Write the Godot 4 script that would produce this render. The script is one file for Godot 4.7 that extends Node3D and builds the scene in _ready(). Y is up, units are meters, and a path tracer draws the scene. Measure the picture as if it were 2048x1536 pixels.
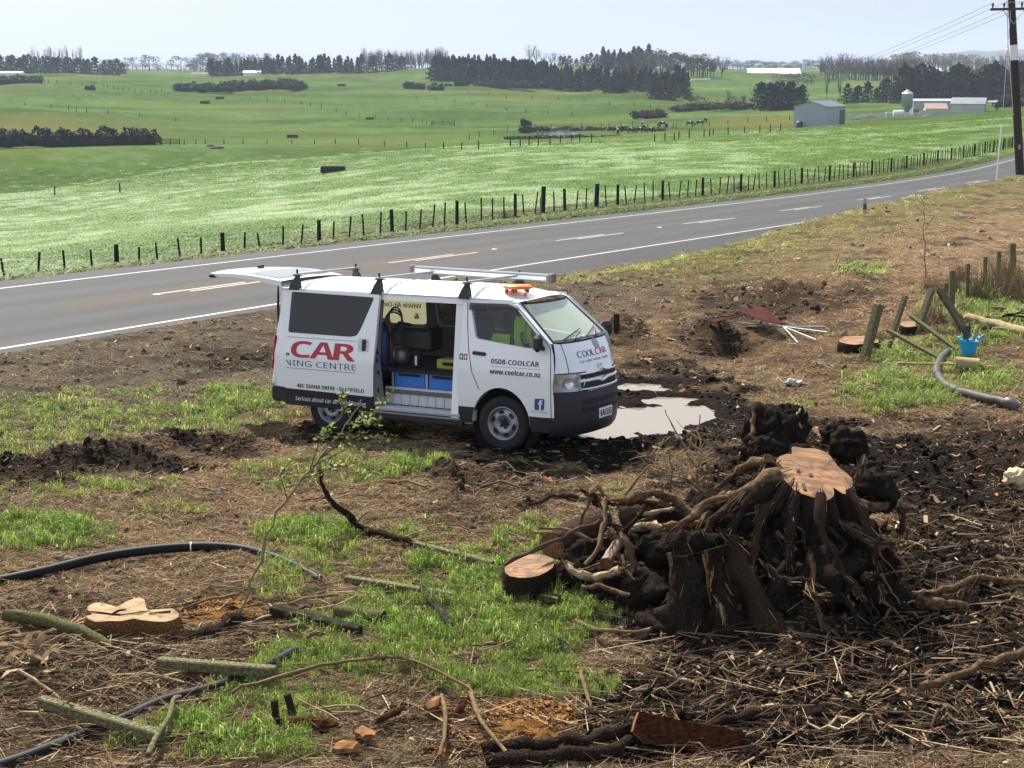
extends Node3D

# ------------------------------------------------------------------ camera model and layout helpers
const F := 3200.0          # focal length in photo pixels (photo 2048 x 1536)
const HORIZON := 140.0
const CAM_Y := 4.65
var pitch := atan((768.0 - HORIZON) / F)
var M := {}
var used := {}
var rng := RandomNumberGenerator.new()
var n1 := FastNoiseLite.new()
var n2 := FastNoiseLite.new()
var n3 := FastNoiseLite.new()

func _ready():
	rng.seed = 7
	setup_view()
	setup_noise()
	setup_materials()
	build_site_ground()
	build_field()
	build_road()
	build_hills()
	build_roadside()
	build_trees()
	build_farm()
	build_van()
	build_stumps()
	build_site_things()
	build_litter()

func setup_view():
	var cam := Camera3D.new()
	cam.name = "camera"
	cam.fov = rad_to_deg(2.0 * atan(768.0 / F))
	cam.near = 0.1
	cam.far = 20000.0
	cam.position = Vector3(0, CAM_Y, 0)
	cam.rotation.x = -pitch
	add_child(cam)
	cam.current = true
	var sun := DirectionalLight3D.new()
	sun.name = "sun"
	sun.light_energy = 1.6
	sun.light_color = Color(1.0, 0.965, 0.91)
	sun.light_angular_distance = 0.5
	sun.shadow_enabled = true
	var to_sun := Vector3(-0.30, 0.92, -0.80).normalized()
	add_child(sun)
	sun.look_at_from_position(to_sun * 50.0, Vector3.ZERO)
	var env := Environment.new()
	env.background_mode = Environment.BG_SKY
	env.tonemap_mode = Environment.TONE_MAPPER_LINEAR
	env.tonemap_exposure = 2.2
	env.sdfgi_enabled = true
	env.ssao_enabled = true
	env.ssil_enabled = true
	env.fog_enabled = true
	env.fog_density = 0.00013
	env.fog_light_color = Color(0.80, 0.86, 0.95)
	var w := 512
	var h := 256
	var im := Image.create_empty(w, h, false, Image.FORMAT_RGBF)
	var cn := FastNoiseLite.new()
	cn.seed = 5
	cn.frequency = 1.4
	cn.fractal_octaves = 4
	for j in h:
		var el := (0.5 - (j + 0.5) / h) * PI
		for i in w:
			var az := ((i + 0.5) / w) * TAU
			var d := Vector3(sin(az) * cos(el), sin(el), -cos(az) * cos(el))
			var t := clampf(d.y, 0.0, 1.0)
			var ahead := 0.5 + 0.5 * Vector2(d.x, d.z).normalized().dot(Vector2(to_sun.x, to_sun.z).normalized())
			var low := Vector3(0.50, 0.53, 0.58).lerp(Vector3(0.425, 0.455, 0.515), smoothstep(0.0, 1.0, ahead))
			var c := low.lerp(Vector3(0.17, 0.215, 0.30), pow(t, 0.5))
			var glow := maxf(0.0, d.dot(to_sun))
			c += Vector3(0.30, 0.29, 0.27) * pow(glow, 4.0) * smoothstep(0.0, 0.25, t)
			c += Vector3(0.066, 0.060, 0.052) * clampf(-d.x * 3.2, -1.0, 1.0) * (1.0 - t)
			c += Vector3(0.10, 0.10, 0.10) * smoothstep(-0.05, 0.4, cn.get_noise_3d(d.x * 2.0, d.y * 5.0, d.z * 2.0)) * smoothstep(0.03, 0.3, t)
			if d.y < 0.0:
				c = Vector3(0.2, 0.2, 0.17)
			im.set_pixel(i, j, Color(c.x, c.y, c.z))
	var sm := PanoramaSkyMaterial.new()
	sm.panorama = ImageTexture.create_from_image(im)
	var sky := Sky.new()
	sky.sky_material = sm
	env.sky = sky
	var we := WorldEnvironment.new()
	we.name = "world_environment"
	we.environment = env
	add_child(we)

func setup_noise():
	n1.seed = 11
	n1.frequency = 1.0
	n1.fractal_octaves = 3
	n2.seed = 22
	n2.frequency = 1.0
	n2.fractal_octaves = 2
	n3.seed = 33
	n3.frequency = 1.0
	n3.fractal_type = FastNoiseLite.FRACTAL_NONE

func ray(px: float, py: float) -> Vector3:
	var u := (px - 1024.0) / F
	var v := (768.0 - py) / F
	return Vector3(u, v * cos(pitch) - sin(pitch), -(v * sin(pitch) + cos(pitch)))

func on_y(px: float, py: float, y: float) -> Vector3:      # where the sight line meets the level y
	var d := ray(px, py)
	return d * ((y - CAM_Y) / d.y) + Vector3(0, CAM_Y, 0)

func on_d(px: float, py: float, dist: float) -> Vector3:   # the point of the sight line that lies dist metres ahead
	var d := ray(px, py)
	return d * (dist / -d.z) + Vector3(0, CAM_Y, 0)

func ground_at(px: float, py: float) -> Vector3:           # where the sight line meets the ground
	var d := ray(px, py)
	d /= -d.z
	var t := 8.0
	var last := 8.0
	while t < 5000.0:
		var p := d * t + Vector3(0, CAM_Y, 0)
		if p.y < ground_y(p.x, p.z):
			for k in 14:
				var m := (last + t) * 0.5
				var q := d * m + Vector3(0, CAM_Y, 0)
				if q.y < ground_y(q.x, q.z):
					t = m
				else:
					last = m
			break
		last = t
		t *= 1.006
	var r := d * t + Vector3(0, CAM_Y, 0)
	r.y = ground_y(r.x, r.z)
	return r

func to_px(p: Vector3) -> Vector2:
	var y := p.y - CAM_Y
	var dep := -p.z * cos(pitch) - y * sin(pitch)
	return Vector2(1024.0 + F * p.x / dep, 768.0 - F * (y * cos(pitch) - p.z * sin(pitch)) / dep)

# ------------------------------------------------------------------ scene tree helpers
func numbered(called: String) -> String:
	if not used.has(called):
		used[called] = 0
		return called
	used[called] += 1
	return "%s_%03d" % [called, used[called]]

func tag(o: Node, label := "", category := "", group := "", kind := "") -> Node:
	if label: o.set_meta("label", label)
	if category: o.set_meta("category", category)
	if group: o.set_meta("group", group)
	if kind: o.set_meta("kind", kind)
	return o

func thing(called: String, label: String, category: String, at := Vector3.ZERO, turn := 0.0, group := "") -> Node3D:
	var o := Node3D.new()
	o.name = numbered(called)
	add_child(o)
	o.position = at
	o.rotation.y = turn
	tag(o, label, category, group)
	return o

func put(called: String, mesh: Mesh, mat: Material, parent: Node = null) -> MeshInstance3D:
	var o := MeshInstance3D.new()
	o.mesh = mesh
	if mat: o.material_override = mat
	if parent == null or parent == self:
		o.name = numbered(called)
		add_child(o)
	else:
		o.name = called
		parent.add_child(o, true)
	return o

func copy_thing(o: Node3D, called: String, label: String, group := "") -> Node3D:
	var c: Node3D = o.duplicate()
	c.name = numbered(called)
	add_child(c)
	c.set_meta("label", label)
	if group: c.set_meta("group", group)
	return c

# ------------------------------------------------------------------ mesh builder
class MB:
	var st := SurfaceTool.new()
	var group := 0
	func _init():
		st.begin(Mesh.PRIMITIVE_TRIANGLES)
	func flat() -> MB:
		st.set_smooth_group(0xFFFFFFFF)
		return self
	func smooth() -> MB:
		group += 1
		st.set_smooth_group(group)
		return self
	func color(c: Color) -> MB:
		st.set_color(c)
		return self
	func tri(a: Vector3, b: Vector3, c: Vector3):
		st.add_vertex(a); st.add_vertex(b); st.add_vertex(c)
	func tri_uv(a: Vector3, b: Vector3, c: Vector3, ua: Vector2, ub: Vector2, uc: Vector2):
		st.set_uv(ua); st.add_vertex(a)
		st.set_uv(ub); st.add_vertex(b)
		st.set_uv(uc); st.add_vertex(c)
	func quad(a: Vector3, b: Vector3, c: Vector3, d: Vector3):   # clockwise seen from the front
		tri(a, b, c); tri(a, c, d)
	func box(size: Vector3, t := Transform3D.IDENTITY, bevel := 0.0):
		var h := size * 0.5
		flat()
		if bevel <= 0.0:
			var p := []
			for i in 8:
				p.append(t * Vector3(h.x if i & 1 else -h.x, h.y if i & 2 else -h.y, h.z if i & 4 else -h.z))
			quad(p[4], p[6], p[7], p[5]); quad(p[1], p[3], p[2], p[0])
			quad(p[5], p[7], p[3], p[1]); quad(p[0], p[2], p[6], p[4])
			quad(p[6], p[2], p[3], p[7]); quad(p[0], p[4], p[5], p[1])
			return
		var b := minf(bevel, minf(h.x, minf(h.y, h.z)) * 0.98)
		for axis in 3:
			for s in [-1.0, 1.0]:
				var e := (axis + 1) % 3
				var f := (axis + 2) % 3
				var c := []
				for k in [[-1, -1], [1, -1], [1, 1], [-1, 1]]:
					var v := Vector3.ZERO
					v[axis] = s * h[axis]
					v[e] = k[0] * (h[e] - b)
					v[f] = k[1] * (h[f] - b)
					c.append(t * v)
				if s > 0: quad(c[3], c[2], c[1], c[0])
				else: quad(c[0], c[1], c[2], c[3])
				for s2 in [-1.0, 1.0]:
					# edge between axis face and e face
					var q := []
					for k in [-1.0, 1.0]:
						var v1 := Vector3.ZERO
						v1[axis] = s * h[axis]; v1[e] = s2 * (h[e] - b); v1[f] = k * (h[f] - b)
						var v2 := Vector3.ZERO
						v2[axis] = s * (h[axis] - b); v2[e] = s2 * h[e]; v2[f] = k * (h[f] - b)
						q.append(t * v1); q.append(t * v2)
					if s * s2 > 0: quad(q[0], q[2], q[3], q[1])
					else: quad(q[1], q[3], q[2], q[0])
		for i in 8:
			var sx := 1.0 if i & 1 else -1.0
			var sy := 1.0 if i & 2 else -1.0
			var sz := 1.0 if i & 4 else -1.0
			var a := t * Vector3(sx * h.x, sy * (h.y - b), sz * (h.z - b))
			var c2 := t * Vector3(sx * (h.x - b), sy * h.y, sz * (h.z - b))
			var d := t * Vector3(sx * (h.x - b), sy * (h.y - b), sz * h.z)
			if sx * sy * sz > 0: tri(a, d, c2)
			else: tri(a, c2, d)
	func tube(path: Array, radii: Array, sides := 8, caps := true, rough := 0.0, seed_ := 0):
		var n := path.size()
		var rings := []
		var up := Vector3(0.13, 1, 0.21)
		var r := RandomNumberGenerator.new()
		r.seed = seed_ + 1
		var side := Vector3.ZERO
		for i in n:
			var d: Vector3
			if i == 0: d = path[1] - path[0]
			elif i == n - 1: d = path[n - 1] - path[n - 2]
			else: d = path[i + 1] - path[i - 1]
			d = d.normalized()
			if side == Vector3.ZERO:
				side = d.cross(up)
				if side.length() < 0.05: side = d.cross(Vector3.RIGHT)
			side = (side - d * side.dot(d)).normalized()
			var other := d.cross(side)
			var ring := []
			var rad: float = radii[i] if i < radii.size() else radii[radii.size() - 1]
			for k in sides:
				var a := TAU * k / sides
				var rr := rad * (1.0 + rough * r.randf_range(-1.0, 1.0))
				ring.append(path[i] + side * cos(a) * rr + other * sin(a) * rr)
			rings.append(ring)
		smooth()
		for i in n - 1:
			for k in sides:
				var k2 := (k + 1) % sides
				quad(rings[i][k], rings[i][k2], rings[i + 1][k2], rings[i + 1][k])
		if caps:
			flat()
			for k in range(1, sides - 1):
				tri(rings[0][0], rings[0][k + 1], rings[0][k])
				tri(rings[n - 1][0], rings[n - 1][k], rings[n - 1][k + 1])
	func lathe(profile: Array, sides: int, t := Transform3D.IDENTITY, smooth_it := true):   # profile of (radius, height) upwards
		if smooth_it: smooth()
		else: flat()
		for i in profile.size() - 1:
			var a: Vector2 = profile[i]
			var b: Vector2 = profile[i + 1]
			for k in sides:
				var a0 := TAU * k / sides
				var a1 := TAU * (k + 1) / sides
				var p := t * Vector3(cos(a0) * a.x, a.y, sin(a0) * a.x)
				var q := t * Vector3(cos(a1) * a.x, a.y, sin(a1) * a.x)
				var r := t * Vector3(cos(a1) * b.x, b.y, sin(a1) * b.x)
				var s := t * Vector3(cos(a0) * b.x, b.y, sin(a0) * b.x)
				if a.x > 1e-5: tri(p, q, r)
				if b.x > 1e-5: tri(p, r, s)
	func done() -> ArrayMesh:
		st.generate_normals()
		st.index()
		return st.commit()

func lump(radius: float, squash: float, rough: float, seed_: int, detail := 2) -> ArrayMesh:   # an uneven clod
	var s := SphereMesh.new()
	s.radius = radius
	s.height = radius * 2.0
	s.radial_segments = 6 + detail * 4
	s.rings = 3 + detail * 2
	var a := s.get_mesh_arrays()
	var v: PackedVector3Array = a[Mesh.ARRAY_VERTEX]
	var ns := FastNoiseLite.new()
	ns.seed = seed_
	ns.frequency = 0.9
	ns.fractal_octaves = 3
	var idx: PackedInt32Array = a[Mesh.ARRAY_INDEX]
	for i in v.size():
		var d := v[i].normalized()
		var k := 1.0 + rough * ns.get_noise_3d(d.x * 1.6, d.y * 1.6, d.z * 1.6) * 1.6
		v[i] = v[i] * k * Vector3(1, squash, 1)
	var st := SurfaceTool.new()
	st.begin(Mesh.PRIMITIVE_TRIANGLES)
	st.set_smooth_group(1)
	for i in idx:
		st.add_vertex(v[i])
	st.generate_normals()
	st.index()
	return st.commit()

func bar_between(a: Vector3, b: Vector3, w: float, h: float) -> Transform3D:   # turn that lays +z of a box along a-b
	var d := (b - a).normalized()
	var side := d.cross(Vector3.UP)
	if side.length() < 0.02: side = Vector3.RIGHT
	side = side.normalized()
	return Transform3D(Basis(side, side.cross(d) * -1.0 if side.cross(d).y < 0 else side.cross(d), d), (a + b) * 0.5)

# ------------------------------------------------------------------ materials
func noise_tex(size: int, freq: float, oct: int, lo: Color, hi: Color, seed_ := 1, kind := FastNoiseLite.TYPE_SIMPLEX_SMOOTH, mid := -1.0) -> ImageTexture:
	var ns := FastNoiseLite.new()
	ns.seed = seed_
	ns.frequency = freq
	ns.fractal_octaves = oct
	ns.noise_type = kind
	var g := ns.get_seamless_image(size, size)
	g.convert(Image.FORMAT_L8)
	var src := g.get_data()
	var out := PackedByteArray()
	out.resize(size * size * 3)
	var lut := []
	for i in 256:
		var t := i / 255.0
		if mid > 0.0: t = smoothstep(mid - 0.25, mid + 0.25, t)
		var c := lo.lerp(hi, t)
		lut.append([c.r8, c.g8, c.b8])
	for i in src.size():
		var l: Array = lut[src[i]]
		out[i * 3] = l[0]; out[i * 3 + 1] = l[1]; out[i * 3 + 2] = l[2]
	return ImageTexture.create_from_image(Image.create_from_data(size, size, false, Image.FORMAT_RGB8, out))

func lin(r: float, g: float, b: float) -> Color:
	return Color(r, g, b).linear_to_srgb()

func mat(col: Color, rough := 0.8, metal := 0.0, spec := 0.5) -> StandardMaterial3D:
	var m := StandardMaterial3D.new()
	m.albedo_color = col
	m.roughness = rough
	m.metallic = metal
	m.metallic_specular = spec
	return m

func tri_tex(m: StandardMaterial3D, tex: Texture2D, scale: Vector3, world := false):
	m.albedo_texture = tex
	m.uv1_triplanar = true
	m.uv1_world_triplanar = world
	m.uv1_scale = scale

func glass(col: Color, alpha: float) -> StandardMaterial3D:
	var m := mat(Color(col.r, col.g, col.b, alpha), 0.03)
	m.transparency = BaseMaterial3D.TRANSPARENCY_ALPHA
	return m

func setup_materials():
	var grey_fine := noise_tex(512, 0.06, 5, Color(0.35, 0.35, 0.35), Color(1, 1, 1), 3)
	var grey_soft := noise_tex(256, 0.02, 4, Color(0.6, 0.6, 0.6), Color(1, 1, 1), 4)
	var speck := noise_tex(512, 0.22, 3, Color(0.42, 0.42, 0.44), Color(1, 1, 1), 9)
	var soil := mat(Color.WHITE, 0.95, 0.0, 0.15)
	soil.vertex_color_use_as_albedo = true
	tri_tex(soil, grey_fine, Vector3(0.55, 0.55, 0.55), true)
	soil.heightmap_enabled = true
	soil.heightmap_texture = grey_fine
	soil.heightmap_scale = 8.0
	M.soil = soil
	var mud := mat(lin(0.034, 0.025, 0.018), 0.95, 0.0, 0.12)
	tri_tex(mud, grey_fine, Vector3(0.9, 0.9, 0.9), true)
	mud.heightmap_enabled = true
	mud.heightmap_texture = grey_fine
	mud.heightmap_scale = 2.2
	M.mud = mud
	var field := mat(Color.WHITE, 0.95, 0.0, 0.08)
	field.vertex_color_use_as_albedo = true
	tri_tex(field, grey_fine, Vector3(0.12, 0.12, 0.12), true)
	field.heightmap_enabled = true
	field.heightmap_texture = grey_fine
	field.heightmap_scale = 18.0
	M.field = field
	var asphalt := mat(Color.WHITE, 0.8, 0.0, 0.26)
	asphalt.vertex_color_use_as_albedo = true
	tri_tex(asphalt, speck, Vector3(0.6, 0.6, 0.6), true)
	asphalt.heightmap_enabled = true
	asphalt.heightmap_texture = speck
	asphalt.heightmap_scale = 1.2
	M.asphalt = asphalt
	var line := mat(lin(0.62, 0.61, 0.56), 0.6)
	tri_tex(line, speck, Vector3(0.8, 0.8, 0.8), true)
	M.line = line
	var vcol := mat(Color.WHITE, 0.9, 0.0, 0.15)
	vcol.vertex_color_use_as_albedo = true
	M.vcol = vcol
	var leaf := mat(Color.WHITE, 0.6, 0.0, 0.25)
	leaf.vertex_color_use_as_albedo = true
	leaf.backlight_enabled = true
	leaf.backlight = Color(0.8, 0.85, 0.55)
	M.leaf = leaf
	var needles := mat(Color.WHITE, 0.8, 0.0, 0.3)
	needles.vertex_color_use_as_albedo = true
	needles.backlight_enabled = true
	needles.backlight = Color(0.25, 0.3, 0.2)
	M.needles = needles
	var weathered := mat(lin(0.27, 0.26, 0.14), 0.9, 0.0, 0.15)
	tri_tex(weathered, grey_fine, Vector3(0.9, 0.9, 0.9))
	M.weathered = weathered
	M.post = mat(lin(0.040, 0.038, 0.028), 0.95, 0.0, 0.12)
	tri_tex(M.post, grey_soft, Vector3(2, 0.5, 2))
	var bark := mat(lin(0.055, 0.040, 0.029), 0.95, 0.0, 0.12)
	tri_tex(bark, grey_fine, Vector3(1.4, 1.4, 1.4))
	bark.heightmap_enabled = true
	bark.heightmap_texture = grey_fine
	bark.heightmap_scale = 4.0
	M.bark = bark
	M.raw_wood = mat(lin(0.36, 0.19, 0.08), 0.95, 0.0, 0.1)
	tri_tex(M.raw_wood, grey_fine, Vector3(2.2, 1.2, 2.2))
	M.raw_wood.heightmap_enabled = true
	M.raw_wood.heightmap_texture = grey_fine
	M.raw_wood.heightmap_scale = 4.0
	M.pink_bark = mat(lin(0.17, 0.11, 0.08), 0.95, 0.0, 0.12)
	tri_tex(M.pink_bark, grey_fine, Vector3(1.6, 1.6, 1.6))
	M.pink_bark.heightmap_enabled = true
	M.pink_bark.heightmap_texture = grey_fine
	M.pink_bark.heightmap_scale = 5.0
	M.root_dark = mat(lin(0.075, 0.050, 0.033), 0.95, 0.0, 0.12)
	tri_tex(M.root_dark, grey_fine, Vector3(2, 2, 2))
	var root := mat(lin(0.26, 0.175, 0.10), 0.9, 0.0, 0.15)
	tri_tex(root, noise_tex(256, 0.04, 4, Color(0.30, 0.27, 0.24), Color(1, 1, 1), 24), Vector3(1.6, 1.6, 1.6))
	root.heightmap_enabled = true
	root.heightmap_texture = grey_fine
	root.heightmap_scale = 2.0
	M.root = root
	M.green_bark = mat(lin(0.19, 0.19, 0.075), 0.9, 0.0, 0.15)
	tri_tex(M.green_bark, grey_fine, Vector3(1.2, 1.2, 1.2))
	M.twig = mat(lin(0.23, 0.155, 0.09), 0.9, 0.0, 0.12)
	tri_tex(M.twig, grey_soft, Vector3(2, 2, 2))
	M.pale_twig = mat(lin(0.48, 0.37, 0.22), 0.9, 0.0, 0.12)
	tri_tex(M.pale_twig, grey_soft, Vector3(2, 2, 2))
	M.dark_twig = mat(lin(0.08, 0.055, 0.037), 0.9, 0.0, 0.12)
	M.cut = mat(Color.WHITE, 0.8)
	M.cut.albedo_texture = cut_texture(lin(0.34, 0.225, 0.10), lin(0.17, 0.088, 0.030), 5)
	M.cut_orange = mat(Color.WHITE, 0.8)
	M.cut_orange.albedo_texture = cut_texture(lin(0.29, 0.138, 0.042), lin(0.075, 0.028, 0.009), 6)
	var sawn := mat(lin(0.32, 0.175, 0.08), 0.85, 0.0, 0.15)
	tri_tex(sawn, noise_tex(256, 0.025, 4, Color(0.62, 0.55, 0.5), Color(1, 1, 1), 44), Vector3(1.2, 6, 1.2))
	M.sawn = sawn
	M.red_wood = mat(lin(0.105, 0.042, 0.021), 0.9, 0.0, 0.12)
	tri_tex(M.red_wood, noise_tex(256, 0.03, 4, Color(0.35, 0.3, 0.3), Color(1, 1, 1), 45), Vector3(2, 6, 2))
	M.sawdust = mat(lin(0.34, 0.165, 0.05), 0.95, 0.0, 0.1)
	tri_tex(M.sawdust, grey_fine, Vector3(2, 2, 2), true)
	M.pipe = mat(lin(0.013, 0.014, 0.015), 0.55, 0.0, 0.22)
	M.grey_pipe = mat(lin(0.095, 0.09, 0.08), 0.6, 0.0, 0.3)
	tri_tex(M.grey_pipe, grey_soft, Vector3(1, 1, 1))
	# van
	M.paint = mat(lin(0.80, 0.81, 0.82), 0.28)
	M.paint.clearcoat_enabled = true
	M.paint.clearcoat = 0.8
	M.paint.clearcoat_roughness = 0.06
	M.plastic = mat(lin(0.012, 0.013, 0.015), 0.55)
	M.rubber = mat(lin(0.014, 0.014, 0.014), 0.85)
	M.navy = mat(lin(0.012, 0.014, 0.022), 0.35)
	M.tint = glass(Color(0.012, 0.014, 0.016), 0.93)
	M.glass = glass(Color(0.10, 0.13, 0.12), 0.25)
	M.chrome = mat(lin(0.75, 0.75, 0.76), 0.12, 1.0)
	M.alloy = mat(lin(0.28, 0.29, 0.31), 0.4, 0.7)
	M.weed_green = mat(lin(0.5, 0.75, 0.3), 0.8)
	M.weed_green.vertex_color_use_as_albedo = true
	M.steel = mat(lin(0.42, 0.43, 0.45), 0.4, 0.6)
	M.galv = mat(lin(0.30, 0.32, 0.33), 0.5, 0.3)
	M.dark = mat(lin(0.008, 0.008, 0.009), 0.8)
	M.inner = mat(lin(0.13, 0.135, 0.14), 0.7)
	M.beacon = mat(lin(0.72, 0.16, 0.02), 0.3)
	M.blue = mat(lin(0.02, 0.16, 0.55), 0.4)
	M.red_print = mat(lin(0.42, 0.02, 0.035), 0.45)
	M.black_print = mat(lin(0.022, 0.024, 0.03), 0.45)
	M.blue_print = mat(lin(0.05, 0.10, 0.20), 0.45)
	M.grey_print = mat(lin(0.30, 0.31, 0.33), 0.45)
	M.white_print = mat(lin(0.75, 0.76, 0.78), 0.5)
	M.hivis = mat(lin(0.30, 0.58, 0.035), 0.8)
	M.red_lamp = mat(lin(0.40, 0.012, 0.014), 0.15)
	M.lamp_glass = glass(Color(0.9, 0.93, 0.95), 0.12)
	M.white = mat(lin(0.74, 0.75, 0.76), 0.6)
	M.iron_white = mat(lin(0.80, 0.82, 0.84), 0.35)
	M.shed = mat(lin(0.30, 0.34, 0.38), 0.6)
	M.shed_roof = mat(lin(0.16, 0.19, 0.22), 0.5)
	M.cream = mat(lin(0.50, 0.45, 0.33), 0.7)
	M.rust = mat(lin(0.20, 0.11, 0.07), 0.85)

func cut_texture(a: Color, b: Color, seed_: int) -> ImageTexture:      # saw-cut wood: rings, radial checks and saw streaks
	var n := 256
	var im := Image.create_empty(n, n, false, Image.FORMAT_RGB8)
	var ns := FastNoiseLite.new()
	ns.seed = seed_
	ns.frequency = 0.012
	ns.fractal_octaves = 3
	for j in n:
		for i in n:
			var x := (i - 128.0) / 128.0
			var y := (j - 128.0) / 128.0
			var r := sqrt(x * x + y * y) + 0.16 * ns.get_noise_2d(i, j)
			var ring := 0.5 + 0.5 * sin(r * 26.0 + 2.0 * ns.get_noise_2d(j * 2.0, i * 2.0))
			var saw := clampf(0.5 + 1.1 * ns.get_noise_2d(i * 0.5 + 400.0, j * 4.2 + x * 60.0), 0.0, 1.0)
			var stain := clampf(0.5 + 1.2 * ns.get_noise_2d(i * 0.9 - 300.0, j * 0.9), 0.0, 1.0)
			var t := clampf(0.16 * ring + 0.55 * saw + 0.35 * stain + 0.3 * smoothstep(0.7, 1.0, r) - 0.12, 0.0, 1.0)
			var ang := atan2(y, x)
			var crack := smoothstep(0.93, 1.0, sin(ang * 5.0 + 3.0 * ns.get_noise_2d(i, j) + seed_)) * smoothstep(0.1, 0.5, r)
			var c := a.lerp(b, t).lerp(b * 0.55, crack * 0.6)
			c.a = 1.0
			im.set_pixel(i, j, c)
	return ImageTexture.create_from_image(im)

# ------------------------------------------------------------------ terrain
func road_x(z: float) -> float:
	if z > -20.0: return road_x(-20.0) - 0.456 * (z + 20.0)
	if z < -112.0: return road_x(-112.0) - 0.51 * (z + 112.0)
	return ((1.99385729e-05 * z + 4.25454706e-03) * z - 0.309449781) * z - 20.533301

func road_y(z: float) -> float:
	if z > -20.0: return 0.12
	if z < -112.0: return -2.33 + 0.004 * (z + 112.0)
	return (1.45329406e-04 * z + 4.57305282e-02) * z + 0.975086553

func road_dir(z: float) -> Vector2:      # along the road, away from the camera, as (x, z)
	return Vector2(road_x(z - 0.5) - road_x(z + 0.5), -1.0).normalized()

func road_point(z: float, s: float, lift := 0.0) -> Vector3:   # s metres beyond the near edge line, at the station whose edge line has that z
	var d := road_dir(z)
	return Vector3(road_x(z) + d.y * s, road_y(z) + lift, z - d.x * s)

func road_sz(x: float, z: float) -> Vector2:      # (s, station z)
	var zs := z
	var s := 0.0
	for k in 3:
		var d := road_dir(zs)
		var dx := x - road_x(zs)
		var dz := z - zs
		s = dx * d.y - dz * d.x
		zs += (dx * d.x + dz * d.y) * d.y * 0.95
	return Vector2(s, zs)

const TABLE_U: Array = [0.0, 512.0, 1024.0, 1500.0, 1800.0, 2048.0]
const TABLE := [
	[[30, 600], [38, 562], [48, 548], [62, 518], [90, 480], [130, 440], [200, 402], [270, 388], [340, 300], [420, 254], [480, 216], [540, 217], [600, 207], [700, 184], [800, 170], [1000, 150], [1100, 147], [1500, 144], [3000, 142], [6000, 140]],
	[[38, 530], [46, 496], [60, 470], [90, 430], [130, 395], [175, 370], [230, 345], [280, 320], [370, 290], [430, 271], [470, 257], [520, 254], [580, 226], [650, 205], [700, 195], [740, 186], [850, 165], [1000, 155], [1100, 152], [1500, 145], [3000, 142], [6000, 140]],
	[[50, 460], [58, 425], [85, 390], [125, 350], [170, 320], [220, 300], [260, 291], [320, 287], [400, 276], [450, 260], [500, 245], [560, 230], [640, 210], [720, 190], [800, 175], [860, 166], [1000, 142], [1100, 133], [1200, 137], [1500, 142], [3000, 141], [6000, 140]],
	[[60, 400], [66, 378], [95, 350], [130, 325], [180, 300], [240, 280], [300, 265], [340, 264], [400, 262], [440, 252], [480, 240], [540, 226], [600, 212], [650, 205], [760, 180], [850, 165], [950, 150], [1000, 149], [1200, 144], [1500, 143], [3000, 141], [6000, 140]],
	[[70, 372], [80, 345], [110, 320], [160, 290], [220, 266], [290, 249], [340, 243], [400, 237], [440, 226], [540, 210], [600, 205], [700, 190], [900, 166], [1000, 157], [1200, 148], [1500, 144], [3000, 141], [6000, 140]],
	[[80, 340], [92, 322], [130, 290], [180, 265], [240, 245], [320, 228], [400, 222], [520, 208], [600, 203], [720, 184], [900, 166], [1000, 157], [1200, 148], [1500, 144], [3000, 141], [6000, 140]],
]

func table_row(col: int, dist: float) -> float:
	var t: Array = TABLE[col]
	if dist <= t[0][0]: return t[0][1]
	for i in t.size() - 1:
		if dist < t[i + 1][0]:
			var f: float = (log(dist) - log(t[i][0])) / (log(t[i + 1][0]) - log(t[i][0]))
			var pa: float = t[i][1]
			var pb: float = t[i + 1][1]
			return lerpf(pa, pb, f * f * (3.0 - 2.0 * f) * 0.45 + f * 0.55)
	return t[t.size() - 1][1]

func field_y(x: float, z: float) -> float:
	var dist := maxf(-z, 12.0)
	var u := clampf(1024.0 + F * x / (dist * cos(pitch) + 2.6), 0.0, 2048.0)
	var c := 0
	while c < 4 and u > TABLE_U[c + 1]: c += 1
	var f: float = (u - TABLE_U[c]) / (TABLE_U[c + 1] - TABLE_U[c])
	f = f * f * (3.0 - 2.0 * f) * 0.5 + f * 0.5
	var row := lerpf(table_row(c, dist), table_row(c + 1, dist), f)
	var d := ray(1024.0, row)
	var y := CAM_Y + d.y / -d.z * dist
	y += n2.get_noise_2d(x * 0.013, z * 0.013) * dist * 0.0024 * smoothstep(60.0, 160.0, dist)
	return y

func site_y(x: float, z: float, sz: Vector2) -> float:
	var y := 0.05
	# gentle fall towards the road where the van stands
	var west := 1.0 - smoothstep(2.0, 9.0, x + (z + 20.0) * 0.1)
	y += clampf(0.05 * (z + 19.8), -0.36, 0.04) * west
	y += n1.get_noise_2d(x * 0.22, z * 0.22) * 0.10
	var wheel := Vector2(x + 0.8, z + 20.4).length()
	y = lerpf(y, 0.05 + 0.0525 * (z + 19.82) - 0.01, 1.0 - smoothstep(1.6, 3.2, wheel))
	# down to the road
	var ry := road_y(sz.y)
	y = lerpf(y, ry - 0.02, smoothstep(-5.5, -2.3, sz.x))
	return y

func ground_y(x: float, z: float) -> float:
	var sz := road_sz(x, z)
	if sz.x < -2.2: return site_fine(x, z, sz, to_px(Vector3(x, 0.0, z)))
	if sz.x < 8.4: return road_y(sz.y)
	return beyond_y(x, z, sz)

func beyond_y(x: float, z: float, sz: Vector2) -> float:
	var fy := field_y(x, z)
	if sz.x > 40.0: return fy
	var ry := road_y(sz.y)
	var fence := ry - lerpf(0.85, 0.35, smoothstep(-40.0, -64.0, sz.y))
	var y := lerpf(ry - 0.06, fence, smoothstep(8.3, 11.0, sz.x))
	return lerpf(y, fy, smoothstep(11.0, 34.0, sz.x))

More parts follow.
